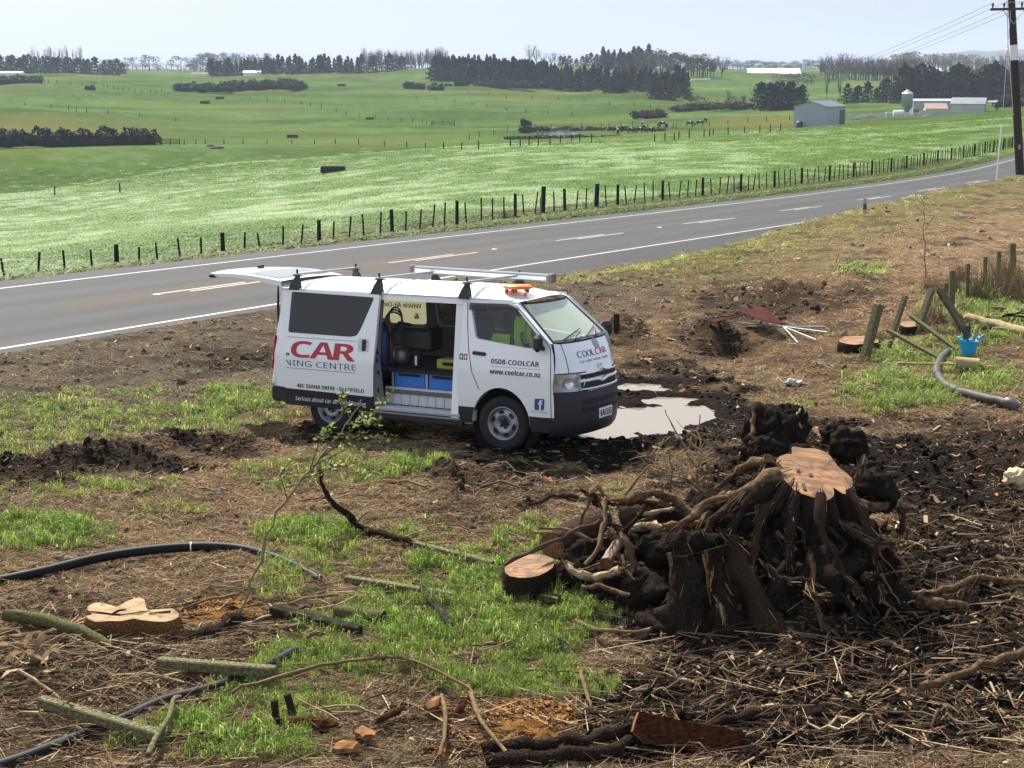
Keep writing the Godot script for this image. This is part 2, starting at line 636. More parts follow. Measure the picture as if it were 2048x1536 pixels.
# patches of the work site, as ellipses on the ground: centre and half axes as seen in the photograph, weight
const GRASS_SPOTS := [
	[60, 1080, 200, 38, 1.0], [620, 1085, 110, 48, 1.0], [930, 1160, 150, 60, 1.0], [820, 1260, 210, 90, 1.0], [1080, 1250, 170, 110, 1.0], [720, 1340, 210, 60, 0.9],
	[1000, 1370, 240, 60, 0.9], [560, 1420, 170, 60, 0.8], [500, 1500, 190, 60, 1.0], [320, 1510, 120, 40, 0.7], [660, 1130, 130, 40, 0.6], [560, 1180, 80, 40, 0.7], [820, 1090, 80, 30, 0.5],
	[820, 945, 75, 22, 0.8], [650, 950, 200, 26, 0.5], [180, 985, 190, 24, 0.5], [340, 1035, 90, 18, 0.4], [560, 975, 120, 20, 0.4],
	[1820, 790, 150, 34, 0.9], [1760, 760, 90, 30, 0.7], [1960, 760, 90, 40, 0.7], [1850, 700, 140, 40, 0.7], [1990, 650, 110, 46, 0.8], [1940, 610, 110, 30, 0.7], [1720, 545, 62, 22, 0.8], [1760, 810, 70, 22, 0.4], [1600, 800, 60, 14, 0.3],
	[480, 790, 110, 36, 0.75], [330, 830, 260, 42, 0.6], [120, 850, 200, 46, 0.55], [60, 905, 160, 26, 0.5], [400, 880, 150, 20, 0.4], [60, 800, 120, 24, 0.5], [250, 770, 150, 20, 0.3],
	[1240, 1010, 60, 26, 0.3], [1050, 1100, 90, 44, 0.6],
]
const MUD_SPOTS := [
	[1150, 900, 330, 60, 1.0], [1320, 820, 240, 90, 1.0], [1700, 960, 420, 120, 1.0], [1650, 1180, 470, 180, 1.0], [1850, 1330, 400, 220, 1.0], [1460, 1330, 260, 120, 0.9], [1950, 1010, 330, 160, 0.9],
	[1340, 720, 120, 50, 0.8], [1420, 650, 100, 40, 0.7], [1560, 590, 170, 34, 0.7], [1460, 570, 70, 24, 0.6], [1650, 590, 120, 20, 0.5], [1000, 960, 190, 50, 0.7], [960, 1040, 150, 40, 0.5],
	[420, 905, 120, 22, 0.8], [250, 935, 170, 24, 0.9], [60, 960, 130, 26, 0.9], [500, 690, 150, 30, 0.6], [700, 870, 160, 24, 0.8], [1550, 870, 260, 60, 0.9], [1930, 880, 200, 50, 0.7], [1250, 640, 60, 30, 0.6], [1900, 490, 60, 8, 0.6],
	[850, 1480, 130, 50, 0.5], [300, 1370, 340, 80, 0.6], [120, 1260, 180, 60, 0.4], [1640, 1450, 560, 170, 1.0], [1300, 1240, 170, 90, 0.9], [560, 1270, 130, 30, 0.5], [200, 1480, 260, 50, 0.5],
]

func spots(list: Array, q: Vector2, wob: float) -> float:
	var best := 0.0
	for e in list:
		var dx: float = (q.x - e[0]) / e[2]
		if dx > 1.5 or dx < -1.5: continue
		var dy: float = (q.y - e[1]) / e[3]
		if dy > 1.5 or dy < -1.5: continue
		var r := sqrt(dx * dx + dy * dy) + wob
		var w: float = e[4] * (1.0 - smoothstep(0.62, 1.12, r))
		if w > best: best = w
	return best

var puddle_c := Vector3.ZERO
func puddle_depth(q: Vector2, wob: float) -> float:      # >0 inside the water's bed
	var best := -1.0
	for e in [[1270, 838, 120, 30], [1375, 826, 66, 20], [1275, 772, 60, 9], [1200, 858, 90, 20], [1330, 862, 50, 9], [1340, 800, 60, 7]]:
		var dx: float = (q.x - e[0]) / e[2]
		var dy: float = (q.y - e[1]) / e[3]
		best = maxf(best, 1.0 - sqrt(dx * dx + dy * dy) + wob)
	return best

const WATER_Y := -0.02
func site_fine(x: float, z: float, sz: Vector2, q: Vector2) -> float:
	var y := site_y(x, z, sz)
	var beside := 1.0 - smoothstep(-39.0, -45.0, sz.y)
	var near := maxf(1.0 - smoothstep(-3.4, -2.0, sz.x), beside * 0.6 * (1.0 - smoothstep(-1.2, -0.2, sz.x)))
	y += 0.065 * beside * smoothstep(-4.5, -2.3, sz.x) * (1.0 - smoothstep(-0.9, -0.15, sz.x))
	var wob := n1.get_noise_2d(x * 0.9, z * 0.9) * 0.5
	var mudw := spots(MUD_SPOTS, q, wob)
	var clod := n1.get_noise_2d(x * 2.6 + 40.0, z * 2.6)
	var fine := n2.get_noise_2d(x * 8.0, z * 8.0)
	y += (clod * lerpf(0.035, 0.10, mudw) + fine * lerpf(0.018, 0.038, mudw)) * near
	# churned ridge across the left, ruts behind the van
	var ridge := (q.y - (962.0 - q.x * 0.16)) / 26.0
	if q.x < 640.0 and absf(ridge) < 2.5:
		y += (exp(-ridge * ridge) * 0.20 * (0.55 + 0.9 * n1.get_noise_2d(x * 1.6 + 9.0, z * 1.6)) - exp(-(ridge - 1.3) * (ridge - 1.3)) * 0.08) * (1.0 - smoothstep(520.0, 640.0, q.x))
	# heaps
	for h in [[1425, 640, 36, 20, 0.30], [1560, 560, 60, 16, 0.22], [1700, 562, 50, 14, 0.20], [1250, 630, 34, 20, 0.28], [1620, 728, 44, 14, 0.18], [900, 975, 40, 24, 0.16], [1700, 605, 70, 12, 0.14], [1050, 1010, 120, 30, 0.10]]:
		var dx: float = (q.x - h[0]) / h[2]
		var dy: float = (q.y - h[1]) / h[3]
		var r2 := dx * dx + dy * dy
		if r2 < 5.0: y += h[4] * exp(-r2) * (0.8 + 0.8 * clod)
	var pit := Vector2((q.x - 1475.0) / 70.0, (q.y - 668.0) / 16.0).length()
	y -= 0.28 * (1.0 - smoothstep(0.5, 1.2, pit))
	# root mound under the big stump
	var mound := Vector2((q.x - 1580.0) / 250.0, (q.y - 1215.0) / 110.0).length()
	y += 0.30 * (1.0 - smoothstep(0.2, 1.1, mound)) * (0.8 + 0.7 * clod)
	if q.x > 950.0 and q.x < 1660.0 and q.y > 700.0 and q.y < 950.0:
		var p := puddle_depth(q, wob * 0.75 + fine * 0.22 + clod * 0.35)
		var bed := WATER_Y - 0.05 * clampf(p * 3.0, -1.0, 1.0)
		var ring := Vector2((q.x - 1300.0) / 330.0, (q.y - 828.0) / 110.0).length()
		y = lerpf(y, maxf(y, WATER_Y + 0.03 + 0.05 * absf(clod)), 1.0 - smoothstep(0.75, 1.0, ring))
		y = lerpf(y, bed, smoothstep(-0.40, -0.05, p))
	return y

func site_color(x: float, z: float, sz: Vector2, q: Vector2) -> Color:
	var wob := n1.get_noise_2d(x * 0.9, z * 0.9) * 0.5
	var a := n1.get_noise_2d(x * 1.3 + 7.0, z * 1.3 - 3.0)
	var b := n2.get_noise_2d(x * 5.0, z * 5.0)
	var straw := Vector3(0.33, 0.215, 0.12).lerp(Vector3(0.17, 0.11, 0.062), clampf(0.5 + a * 1.1 + b * 0.5, 0.0, 1.0))
	var c := straw
	# reddish chips on the bank to the right
	var red := smoothstep(1450.0, 1800.0, q.x + a * 200.0) * (1.0 - smoothstep(480.0, 640.0, q.y))
	c = c.lerp(Vector3(0.52, 0.36, 0.22) * (0.9 + 0.4 * b), red * 0.85)
	# greener straw along the verge
	var verge := smoothstep(-13.0, -6.0, sz.x + a * 2.5) * (1.0 - smoothstep(-2.6, -2.0, sz.x)) * smoothstep(-38.0, -45.0, sz.y)
	c = c.lerp(Vector3(0.27, 0.255, 0.09), verge * 0.75)
	# trodden mud strip beside the road on the left
	var strip := smoothstep(-9.5, -5.5, sz.x + a * 2.0) * (1.0 - smoothstep(-38.0, -44.0, sz.y))
	c = c.lerp(Vector3(0.215, 0.178, 0.130) * (0.85 + 0.5 * b), strip * 0.9)
	var dark_streak := smoothstep(0.0, 0.5, n1.get_noise_2d(sz.x * 1.8, sz.y * 0.12))  # darker streaks drawn out along the mud strip
	c = c.lerp(Vector3(0.05, 0.04, 0.03), strip * dark_streak * 0.35)
	var dark := smoothstep(0.12, 0.5, n1.get_noise_2d(x * 0.55 + 70.0, z * 0.8) + 0.35 * b)
	c = c.lerp(Vector3(0.055, 0.04, 0.028), dark * 0.7)  # earth darkened in patches, painting small shadows into the colour
	var g := spots(GRASS_SPOTS, q, wob)
	c = c.lerp(Vector3(0.075, 0.075, 0.028), g * 0.85)  # soil under grass darkened, painted shade between the blades
	var m := spots(MUD_SPOTS, q, wob + b * 0.15)
	c = c.lerp(Vector3(0.011, 0.0088, 0.0068) * (1.0 + 0.7 * b + 0.6 * a), m * 0.97)
	return Color(c.x, c.y, c.z)

func grid_mesh(cols: int, rows: int, v: PackedVector3Array, c: PackedColorArray, skip := PackedByteArray()) -> ArrayMesh:
	var idx := PackedInt32Array()
	var nrm := PackedVector3Array()
	nrm.resize(v.size())
	for j in rows:
		for i in cols:
			var k := j * cols + i
			var dx := v[k + (1 if i < cols - 1 else 0)] - v[k - (1 if i > 0 else 0)]
			var dz := v[k + (cols if j < rows - 1 else 0)] - v[k - (cols if j > 0 else 0)]
			var n := dx.cross(dz).normalized()
			nrm[k] = n if n.y > 0 else -n
			if i < cols - 1 and j < rows - 1 and (skip.is_empty() or not (skip[k] and skip[k + 1] and skip[k + cols] and skip[k + cols + 1])):
				idx.append_array(PackedInt32Array([k, k + cols, k + 1, k + 1, k + cols, k + cols + 1]))
	var arr := []
	arr.resize(Mesh.ARRAY_MAX)
	arr[Mesh.ARRAY_VERTEX] = v
	arr[Mesh.ARRAY_NORMAL] = nrm
	arr[Mesh.ARRAY_COLOR] = c
	arr[Mesh.ARRAY_INDEX] = idx
	var m := ArrayMesh.new()
	m.add_surface_from_arrays(Mesh.PRIMITIVE_TRIANGLES, arr)
	return m

func build_site_ground():
	var us := []
	var u := -2.2
	while u < 2.2:
		us.append(u)
		u += 0.0034 if absf(u + 0.002) < 0.37 else (0.012 if absf(u) < 0.6 else 0.05 + absf(u) * 0.08)
	var ds := [-40.0, -25.0, -15.0, -8.0, -3.0, 1.0, 4.0, 6.5, 8.0]
	var d := 8.6
	while d < 112.0:
		ds.append(d)
		d *= 1.0044 if d < 45.0 else 1.008
	var cols: int = us.size()
	var rows: int = ds.size()
	var v := PackedVector3Array()
	var c := PackedColorArray()
	var skip := PackedByteArray()
	v.resize(cols * rows)
	c.resize(cols * rows)
	skip.resize(cols * rows)
	for j in rows:
		var dist: float = ds[j]
		for i in cols:
			var x: float = us[i] * maxf(dist, 8.6)
			var z := -dist
			var sz := road_sz(x, z)
			var k := j * cols + i
			var left_side := 1.0 - smoothstep(-39.0, -45.0, sz.y)
			if sz.x > lerpf(-1.5, -0.12, left_side):
				skip[k] = 1
				v[k] = Vector3(x, road_y(sz.y) - 0.08, z)
				continue
			var q := to_px(Vector3(x, 0.0, z)) if dist > 6.0 else Vector2(-9999, -9999)
			v[k] = Vector3(x, site_fine(x, z, sz, q) - (0.05 if sz.x > -2.0 and left_side < 0.3 else 0.0), z)
			c[k] = site_color(x, z, sz, q)
	var o := put("ground", grid_mesh(cols, rows, v, c, skip), M.soil)
	tag(o, "churned brown and black ground of the work site", "", "", "structure")
	# puddle: a level sheet whose shore is where the bed rises through it
	var shore: Array = []
	for k in 40:
		var ang := TAU * k / 40.0
		shore.append(on_y(1300.0 + cos(ang) * 205.0, 828.0 + sin(ang) * 68.0, WATER_Y))
	var mp := MB.new()
	mp.flat()
	var cen := on_y(1300, 828, WATER_Y)
	for k in 40:
		mp.tri(cen, shore[(k + 1) % 40], shore[k])
	var wm := mat(lin(0.20, 0.17, 0.13), 0.05)
	wm.metallic_specular = 0.42
	var w := put("puddle", mp.done(), wm)
	tag(w, "bright muddy puddle in front of the white van", "", "", "structure")

func build_field():
	var us := []
	var u := -1.6
	while u < 1.6:
		us.append(u)
		u += 0.0042 if absf(u + 0.002) < 0.42 else 0.03 + absf(u) * 0.08
	var ds := []
	var d := 14.0
	while d < 6000.0:
		ds.append(d)
		d *= 1.011 if d < 1200.0 else 1.05
	var cols: int = us.size()
	var rows: int = ds.size()
	var v := PackedVector3Array()
	var c := PackedColorArray()
	var skip := PackedByteArray()
	v.resize(cols * rows)
	c.resize(cols * rows)
	skip.resize(cols * rows)
	for j in rows:
		var dist: float = ds[j]
		for i in cols:
			var x: float = us[i] * dist
			var z := -dist
			var k := j * cols + i
			var s := 99.0
			var y: float
			if dist < 160.0:
				var sz := road_sz(x, z)
				s = sz.x
				if s < 7.0: skip[k] = 1
				y = beyond_y(x, z, sz) if s > 8.2 else road_y(sz.y) - 0.09
			else:
				y = field_y(x, z)
			v[k] = Vector3(x, y, z)
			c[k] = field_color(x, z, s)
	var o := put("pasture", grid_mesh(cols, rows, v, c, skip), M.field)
	tag(o, "rolling green pasture beyond the road", "", "", "structure")

func field_color(x: float, z: float, s: float) -> Color:
	var dist := -z
	var q := Vector2(1024.0 + F * x / (dist * cos(pitch) + 2.6), 0.0)
	var sc := 60.0 / (60.0 + dist * 0.35)
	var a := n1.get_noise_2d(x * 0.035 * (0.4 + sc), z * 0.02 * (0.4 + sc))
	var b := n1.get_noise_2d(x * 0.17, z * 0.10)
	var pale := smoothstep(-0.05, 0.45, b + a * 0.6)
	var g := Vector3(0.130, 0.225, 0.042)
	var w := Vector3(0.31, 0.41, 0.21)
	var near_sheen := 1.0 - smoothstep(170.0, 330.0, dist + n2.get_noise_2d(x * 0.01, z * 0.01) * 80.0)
	var c := g.lerp(w, pale * lerpf(0.30, 0.62, near_sheen))  # backlit sheen of the grass, painted in as pale streaks
	c = c.lerp(Vector3(0.18, 0.245, 0.06), smoothstep(0.0, 0.5, n2.get_noise_2d(x * 0.006 + 5.0, z * 0.004)) * 0.6)
	c *= 0.92 + 0.42 * n1.get_noise_2d(x * 0.004 + 3.0, z * 0.018) + 0.16 * n2.get_noise_2d(x * 0.05, z * 0.03)  # bands put the light and shade of rolling slopes into the colour
	# drier ground
	var dry := 1.0 - smoothstep(0.4, 1.0, Vector2((q.x - 60.0) / 320.0, (dist - 410.0) / 60.0).length())
	dry = maxf(dry, 1.0 - smoothstep(0.4, 1.0, Vector2((q.x - 1520.0) / 150.0, (dist - 465.0) / 45.0).length()))
	c = c.lerp(Vector3(0.25, 0.24, 0.06), dry * 0.7)
	if s < 12.0:
		c = c.lerp(Vector3(0.16, 0.17, 0.05), (1.0 - smoothstep(9.5, 12.0, s + b)) * 0.8)
		c = c.lerp(Vector3(0.10, 0.085, 0.065), 1.0 - smoothstep(8.3, 9.3, s + b * 0.6))
	return Color(c.x, c.y, c.z)

func build_road():
	var zs := []
	var z := 12.0
	while z > -170.0:
		zs.append(z)
		z -= 0.5 + absf(z) * 0.004
	var ss := [-2.35, -2.0, -1.6, -1.2, -0.8, -0.4, 0.1, 0.6, 1.0, 1.4, 1.9, 2.4, 2.9, 3.3, 3.6, 4.0, 4.5, 5.0, 5.5, 6.0, 6.5, 7.0, 7.4, 7.8, 8.4]
	ss.reverse()
	var cols: int = ss.size()
	var rows: int = zs.size()
	var v := PackedVector3Array()
	var c := PackedColorArray()
	v.resize(cols * rows)
	c.resize(cols * rows)
	for j in rows:
		var zz: float = zs[j]
		var mudded := 1.0 - smoothstep(-38.0, -43.0, zz)
		for i in cols:
			var s: float = ss[i]
			var p := road_point(zz, s)
			var rag := n2.get_noise_2d(zz * 0.7, s * 2.0)
			if s < -1.9: p.y -= 0.05 + 0.03 * rag
			v[j * cols + i] = p
			var base := 0.108 + 0.026 * n1.get_noise_2d(s * 0.8, zz * 0.05)
			# darker wheel paths
			for t in [0.95, 2.7, 4.5, 6.2]:
				base -= 0.022 * exp(-pow((s - t) / 0.42, 2.0))
			var k := Vector3(base * 0.96, base, base * 1.05)
			if s < -0.1: k *= 0.72
			var dirt := mudded * (1.0 - smoothstep(-0.9, -0.2, s + rag * 0.3))
			dirt = maxf(dirt, 0.85 * (1.0 - smoothstep(-2.2, -1.7, s + rag * 0.4)))
			k = k.lerp(Vector3(0.17, 0.133, 0.09) * (1.0 + 0.5 * rag), dirt)
			# brown smear dragged along the centre by trucks
			var smear := exp(-pow((s - 3.3 + 0.4 * rag) / 0.7, 2.0)) * (1.0 - smoothstep(-46.0, -52.0, zz)) * smoothstep(-31.0, -36.0, zz)
			k = k.lerp(Vector3(0.17, 0.115, 0.06), smear * 0.55)
			c[j * cols + i] = Color(k.x, k.y, k.z)
	var o := put("road", grid_mesh(cols, rows, v, c), M.asphalt)
	tag(o, "grey chip sealed two lane road", "", "", "structure")
	# markings
	for e in [[0.0, 0.13, "near edge line"], [7.15, 0.11, "far edge line"]]:
		var mb := MB.new()
		mb.smooth()
		for j in rows - 1:
			var za: float = zs[j]
			var zb: float = zs[j + 1]
			if za > -18.0: continue
			var w: float = e[1]
			var j1 := 0.02 * n2.get_noise_2d(za * 3.0, e[0])
			mb.quad(road_point(za, e[0] - w * 0.5 + j1, 0.006), road_point(zb, e[0] - w * 0.5 + j1, 0.006), road_point(zb, e[0] + w * 0.5, 0.006), road_point(za, e[0] + w * 0.5, 0.006))
		var l := put("road_marking", mb.done(), M.line)
		tag(l, "white %s of the road" % e[2], "", "", "structure")
	var zc := -26.5
	var first := true
	for k in 9:
		for side in 2:
			var mb := MB.new()
			mb.flat()
			var z0: float = zc - side * 0.9
			for seg in 4:
				var za := z0 - seg * 0.75
				var zb := z0 - (seg + 1) * 0.75
				var s := 3.42 - side * 0.24
				mb.quad(road_point(za, s - 0.05, 0.006), road_point(zb, s - 0.05, 0.006), road_point(zb, s + 0.05, 0.006), road_point(za, s + 0.05, 0.006))
			var l := put("road_marking", mb.done(), M.line)
			tag(l, "white dash of the double broken centre line", "", "dashes of the centre line", "structure")
		zc -= 8.6

func build_hills():
	var us := []
	for i in 161: us.append(-0.9 + i * 0.01125)
	var v := PackedVector3Array()
	var c := PackedColorArray()
	var rows := 14
	v.resize(161 * rows)
	c.resize(161 * rows)
	for j in rows:
		var t := j / float(rows - 1)
		for i in 161:
			var u: float = us[i]
			var dist := 5200.0 + t * 1600.0
			var px := 1024.0 + F * u
			var top := 14.0 + 95.0 * smoothstep(1500.0, 2000.0, px) + 40.0 * (1.0 - smoothstep(-800.0, -100.0, px))
			top *= 0.85 + 0.4 * n1.get_noise_1d(u * 9.0)
			var y := -8.0 + top * sin(clampf(t * 1.5, 0.0, 1.0) * PI * 0.5) * (1.0 + 0.15 * n1.get_noise_2d(u * 30.0, t * 4.0))
			v[j * 161 + i] = Vector3(u * dist, y, -dist)
			c[j * 161 + i] = Color(0.05, 0.07, 0.05)
	var o := put("hills", grid_mesh(161, rows, v, c), M.vcol)
	tag(o, "hazy blue ridge on the horizon", "", "", "structure")

# ------------------------------------------------------------------ roadside fence, markers, power pole
func post_mesh(h: float, r: float, sides := 7, taper := 0.92) -> ArrayMesh:
	var mb := MB.new()
	mb.tube([Vector3(0, -0.25, 0), Vector3(0, h * 0.5, 0), Vector3(0, h, 0)], [r, r * 0.98, r * taper], sides)
	return mb.done()

func lean(o: Node3D, at: Vector3, amount: float, turn := 0.0):
	o.transform = Transform3D(Basis.from_euler(Vector3(rng.randf_range(-amount, amount), turn, rng.randf_range(-amount, amount))), at)

func build_roadside():
	var batten := MB.new()
	batten.box(Vector3(0.05, 1.35, 0.04), Transform3D(Basis.IDENTITY, Vector3(0, 0.44, 0)))
	var batten_m := batten.done()
	var post_m := post_mesh(1.14, 0.075)
	var strain_m := post_mesh(1.28, 0.11, 9)
	var fence := thing("post_and_batten_fence", "long dark post and batten farm fence along the far side of the road", "fence")
	var z := -24.0
	var k := 0
	var tops := []
	while z > -172.0:
		var s := 11.2 + 1.1 * smoothstep(-44.0, -70.0, z) + 0.05 * rng.randf_range(-1, 1)
		var p := road_point(z, s)
		p.y = beyond_y(p.x, p.z, road_sz(p.x, p.z))
		var big := k % 5 == 0
		var o: MeshInstance3D
		if k == 48 or k == 53: o = put("post", strain_m, M.post, fence)
		elif big: o = put("post", post_m, M.post, fence)
		else: o = put("batten", batten_m, M.post, fence)
		var turn := atan2(road_dir(z).x, road_dir(z).y)
		lean(o, p, 0.02 if big else 0.11, turn)
		if not big: o.scale.y = rng.randf_range(0.9, 1.04)
		tops.append(p)
		z -= rng.randf_range(0.72, 0.98)
		k += 1
	for level in [0.25, 0.5, 0.75, 0.98]:
		var path := []
		for p in tops: path.append(p + Vector3(0, level, 0))
		var mb := MB.new()
		mb.tube(path, [0.004], 3, false)
		put("wire", mb.done(), M.steel, fence)
	# dead weeds caught in the fence
	var weed := weed_mesh(1)
	for e in [[847, 456, 0.55], [1013, 432, 0.8], [1480, 372, 1.0], [1325, 388, 0.7], [1810, 330, 0.7], [735, 466, 0.4], [1255, 398, 0.5], [1720, 345, 0.6]]:
		var g := ground_at(e[0], e[1] + 12.0)
		var t := thing("dead_weed", ranked("brown dead weed clump in the roadside fence", [735, 847, 1013, 1255, 1325, 1480, 1720, 1810].find(e[0]), 8), "weed", g, rng.randf() * TAU, "dead weeds in the roadside fence")
		t.scale = Vector3.ONE * e[2]
		put("stems", weed, M.vcol, t)
	# white marker pole, edge marker post, grey-topped post by the fence
	var pole := thing("marker_pole", "thin tall white marker pole at the road edge left of the power pole", "marker pole", ground_at(1993, 362))
	var pm := MB.new()
	var h := 2.35
	pm.tube([Vector3(0, -0.2, 0), Vector3(0.03, h * 0.5, 0), Vector3(0.08, h, 0)], [0.03, 0.028, 0.026], 8)
	put("shaft", pm.done(), M.white, pole)
	var em_at := road_point(-72.0, -1.3)
	var em := thing("edge_marker_post", "short grey edge marker post with a dark band on the near road shoulder", "marker post", ground_at(1729, 428))
	var e1 := MB.new()
	e1.box(Vector3(0.11, 0.62, 0.03), Transform3D(Basis.IDENTITY, Vector3(0, 0.2, 0)), 0.01)
	put("post", e1.done(), mat(lin(0.32, 0.33, 0.33), 0.6), em)
	var e2 := MB.new()
	e2.box(Vector3(0.116, 0.18, 0.036), Transform3D(Basis.IDENTITY, Vector3(0, 0.24, 0)))
	put("band", e2.done(), mat(lin(0.05, 0.05, 0.05), 0.5), em)
	var gp := thing("white_topped_post", "slim pale post standing just in front of the roadside fence", "post", ground_at(1081, 442))
	var g1 := MB.new()
	g1.box(Vector3(0.08, 1.15, 0.025), Transform3D(Basis.IDENTITY, Vector3(0, 0.45, 0)), 0.008)
	put("post", g1.done(), mat(lin(0.22, 0.23, 0.2), 0.6), gp)
	for e in [[295, 580], [1127, 472], [1565, 421]]:
		var at := on_y(e[0], e[1], -0.35)
		var sz := road_sz(at.x, at.z)
		at = road_point(sz.y, 3.3, 0.008)
		var stud := thing("road_stud", ["white raised road stud on the left stretch of the road", "white raised road stud between the two dashed stretches", "small white road stud far up the road"][[295, 1127, 1565].find(e[0])], "road stud", at)
		var m := MB.new()
		m.box(Vector3(0.16, 0.025, 0.12), Transform3D(Basis.IDENTITY, Vector3(0, 0.0, 0)), 0.01)
		put("reflector", m.done(), M.white, stud)
	# power pole
	var base := ground_at(2040, 348)
	var top_off := on_d(2023, 0, -base.z) - base
	var pp := thing("power_pole", "dark wooden power pole with crossarm and white band at the right edge", "power pole", base)
	var lean_v := Vector3(top_off.x, 0, 0) / top_off.y
	var up := func(y: float) -> Vector3: return Vector3(lean_v.x * y, y, 0)
	var H: float = top_off.y + 1.2
	var m1 := MB.new()
	m1.tube([up.call(-0.4), up.call(H * 0.5), up.call(H)], [0.20, 0.175, 0.15], 14)
	put("shaft", m1.done(), mat(lin(0.028, 0.022, 0.018), 0.85), pp)
	var ppm: float = F / (-base.z * cos(pitch) + 4.0) * 1.065
	var yb: float = (348.0 - 90.0) / ppm
	var yb2: float = (348.0 - 120.0) / ppm
	var m2 := MB.new()
	m2.tube([up.call(yb2), up.call(yb)], [0.178, 0.175], 14, false)
	put("band", m2.done(), M.white, pp)
	var m2b := MB.new()
	m2b.box(Vector3(0.09, 0.2, 0.02), Transform3D(Basis.IDENTITY, up.call(55.0 / ppm) + Vector3(-0.03, 0, 0.2)))
	put("number_plate", m2b.done(), mat(lin(0.35, 0.33, 0.25), 0.6), pp)
	var ya: float = (348.0 - 20.0) / ppm
	var arm_dir := Vector3(0.93, 0.03, -0.36).normalized()
	var m3 := MB.new()
	var c3: Vector3 = up.call(ya) + Vector3(0, 0, 0.2)
	m3.box(Vector3(0.1, 0.11, 2.4), bar_between(c3 - arm_dir * 1.2, c3 + arm_dir * 1.2, 0.1, 0.1), 0.01)
	put("crossarm", m3.done(), mat(lin(0.05, 0.04, 0.035), 0.8), pp)
	for s in [-1.0, 1.0]:
		var m4 := MB.new()
		m4.tube([c3 + arm_dir * 0.6 * s, up.call(ya - 0.65) + Vector3(0, 0, 0.15)], [0.02], 5)
		put("brace", m4.done(), M.steel, pp)
	for s in [-1.1, -0.5, 0.45, 1.1]:
		var m5 := MB.new()
		m5.lathe([Vector2(0.03, 0.0), Vector2(0.03, 0.08), Vector2(0.055, 0.09), Vector2(0.06, 0.15), Vector2(0.035, 0.19), Vector2(0.04, 0.22), Vector2(0.0, 0.24)], 10, Transform3D(Basis.IDENTITY, c3 + arm_dir * s + Vector3(0, 0.05, 0)))
		put("insulator", m5.done(), mat(lin(0.08, 0.06, 0.05), 0.25), pp)
	var m6 := MB.new()
	m6.tube([c3 + Vector3(-0.4, 1.5, 0), up.call(ya - 1.5) + Vector3(-0.28, 0, 0.1), up.call(2.6) + Vector3(-0.2, 0, 0.1)], [0.018], 5)
	put("down_lead", m6.done(), M.steel, pp)
	# overhead wires: from the crossarm towards the far left, and out of the frame to the right
	var far_px := [[1490, 132], [1500, 134], [1560, 130], [1630, 127]]
	for i in 4:
		var a: Vector3 = base + c3 + arm_dir * [-1.1, -0.5, 0.45, 1.1][i] + Vector3(0, 0.28, 0)
		var b := on_d(1480.0 + i * 12.0, 122.0 + i, 430.0)
		var path := []
		for q in 25:
			var t := q / 24.0
			path.append(a.lerp(b, t) + Vector3(0, -5.0 * 4.0 * t * (1.0 - t) * 0.8, 0))
		var mw := MB.new()
		mw.tube(path, [0.011], 4, false)
		tag(put("power_line", mw.done(), mat(lin(0.05, 0.05, 0.055), 0.6)), ranked("thin sagging power line from the pole to the left skyline", i, 4), "cable", "overhead wires")
	for i in 2:
		var a: Vector3 = base + c3 + arm_dir * [-0.5, 0.45][i] + Vector3(0, 0.28, 0)
		var b := a + Vector3(14, 1.0, 26)
		var mw := MB.new()
		mw.tube([a, a.lerp(b, 0.5) + Vector3(0, -0.6, 0), b], [0.011], 4, false)
		tag(put("power_line", mw.done(), mat(lin(0.05, 0.05, 0.055), 0.6)), ranked("thin power line from the pole out of the picture to the right", i, 2), "cable", "wires towards the camera side")
	# stay wire with a white guard
	var st := thing("stay_wire", "steel stay wire with a white insulator left of the power pole", "stay wire", base)
	var sa: Vector3 = up.call(ya + 0.3)
	var sb := on_d(2006, 222, -base.z - 2.0) - base
	var mid := on_d(2014, 106, -base.z - 1.0) - base
	var m7 := MB.new()
	m7.tube([sa, mid, sb], [0.012], 5)
	put("wire", m7.done(), M.steel, st)
	var m8 := MB.new()
	m8.lathe([Vector2(0.0, -0.17), Vector2(0.07, -0.15), Vector2(0.085, -0.08), Vector2(0.085, 0.1), Vector2(0.06, 0.16), Vector2(0.0, 0.18)], 10, Transform3D(Basis.IDENTITY, mid))
	put("insulator", m8.done(), M.white, st)

func weed_mesh(seed_: int) -> ArrayMesh:
	var r := RandomNumberGenerator.new()
	r.seed = seed_
	var mb := MB.new()
	mb.flat()
	for i in 160:
		var a := Vector3(r.randf_range(-0.35, 0.35), 0, r.randf_range(-0.35, 0.35))
		var b := a + Vector3(r.randf_range(-0.45, 0.45), r.randf_range(0.25, 0.95), r.randf_range(-0.45, 0.45))
		var side := Vector3(r.randf_range(-1, 1), 0, r.randf_range(-1, 1)).normalized() * 0.012
		var k := r.randf_range(0.6, 1.3)
		mb.color(Color(0.22 * k, 0.165 * k, 0.10 * k))
		mb.tri(a - side, b, a + side)
	return mb.done()

# ------------------------------------------------------------------ trees
func crown_faces(mb: MB, r: RandomNumberGenerator, at: Vector3, size: float, tone: Vector3, n := 3):
	for i in n:
		var d := Vector3(r.randf_range(-1, 1), r.randf_range(-0.7, 1), r.randf_range(-1, 1)).normalized()
		var e := d.cross(Vector3(r.randf_range(-1, 1), r.randf_range(-1, 1), r.randf_range(-1, 1))).normalized()
		var g := d.cross(e)
		var k := r.randf_range(0.65, 1.4)
		mb.color(Color(tone.x * k, tone.y * k, tone.z * k))
		var c := at + d * size * 0.4
		mb.tri(c + e * size * r.randf_range(0.6, 1.1), c - e * size * 0.5 + g * size * 0.8, c - e * size * 0.5 - g * size * r.randf_range(0.5, 0.9))

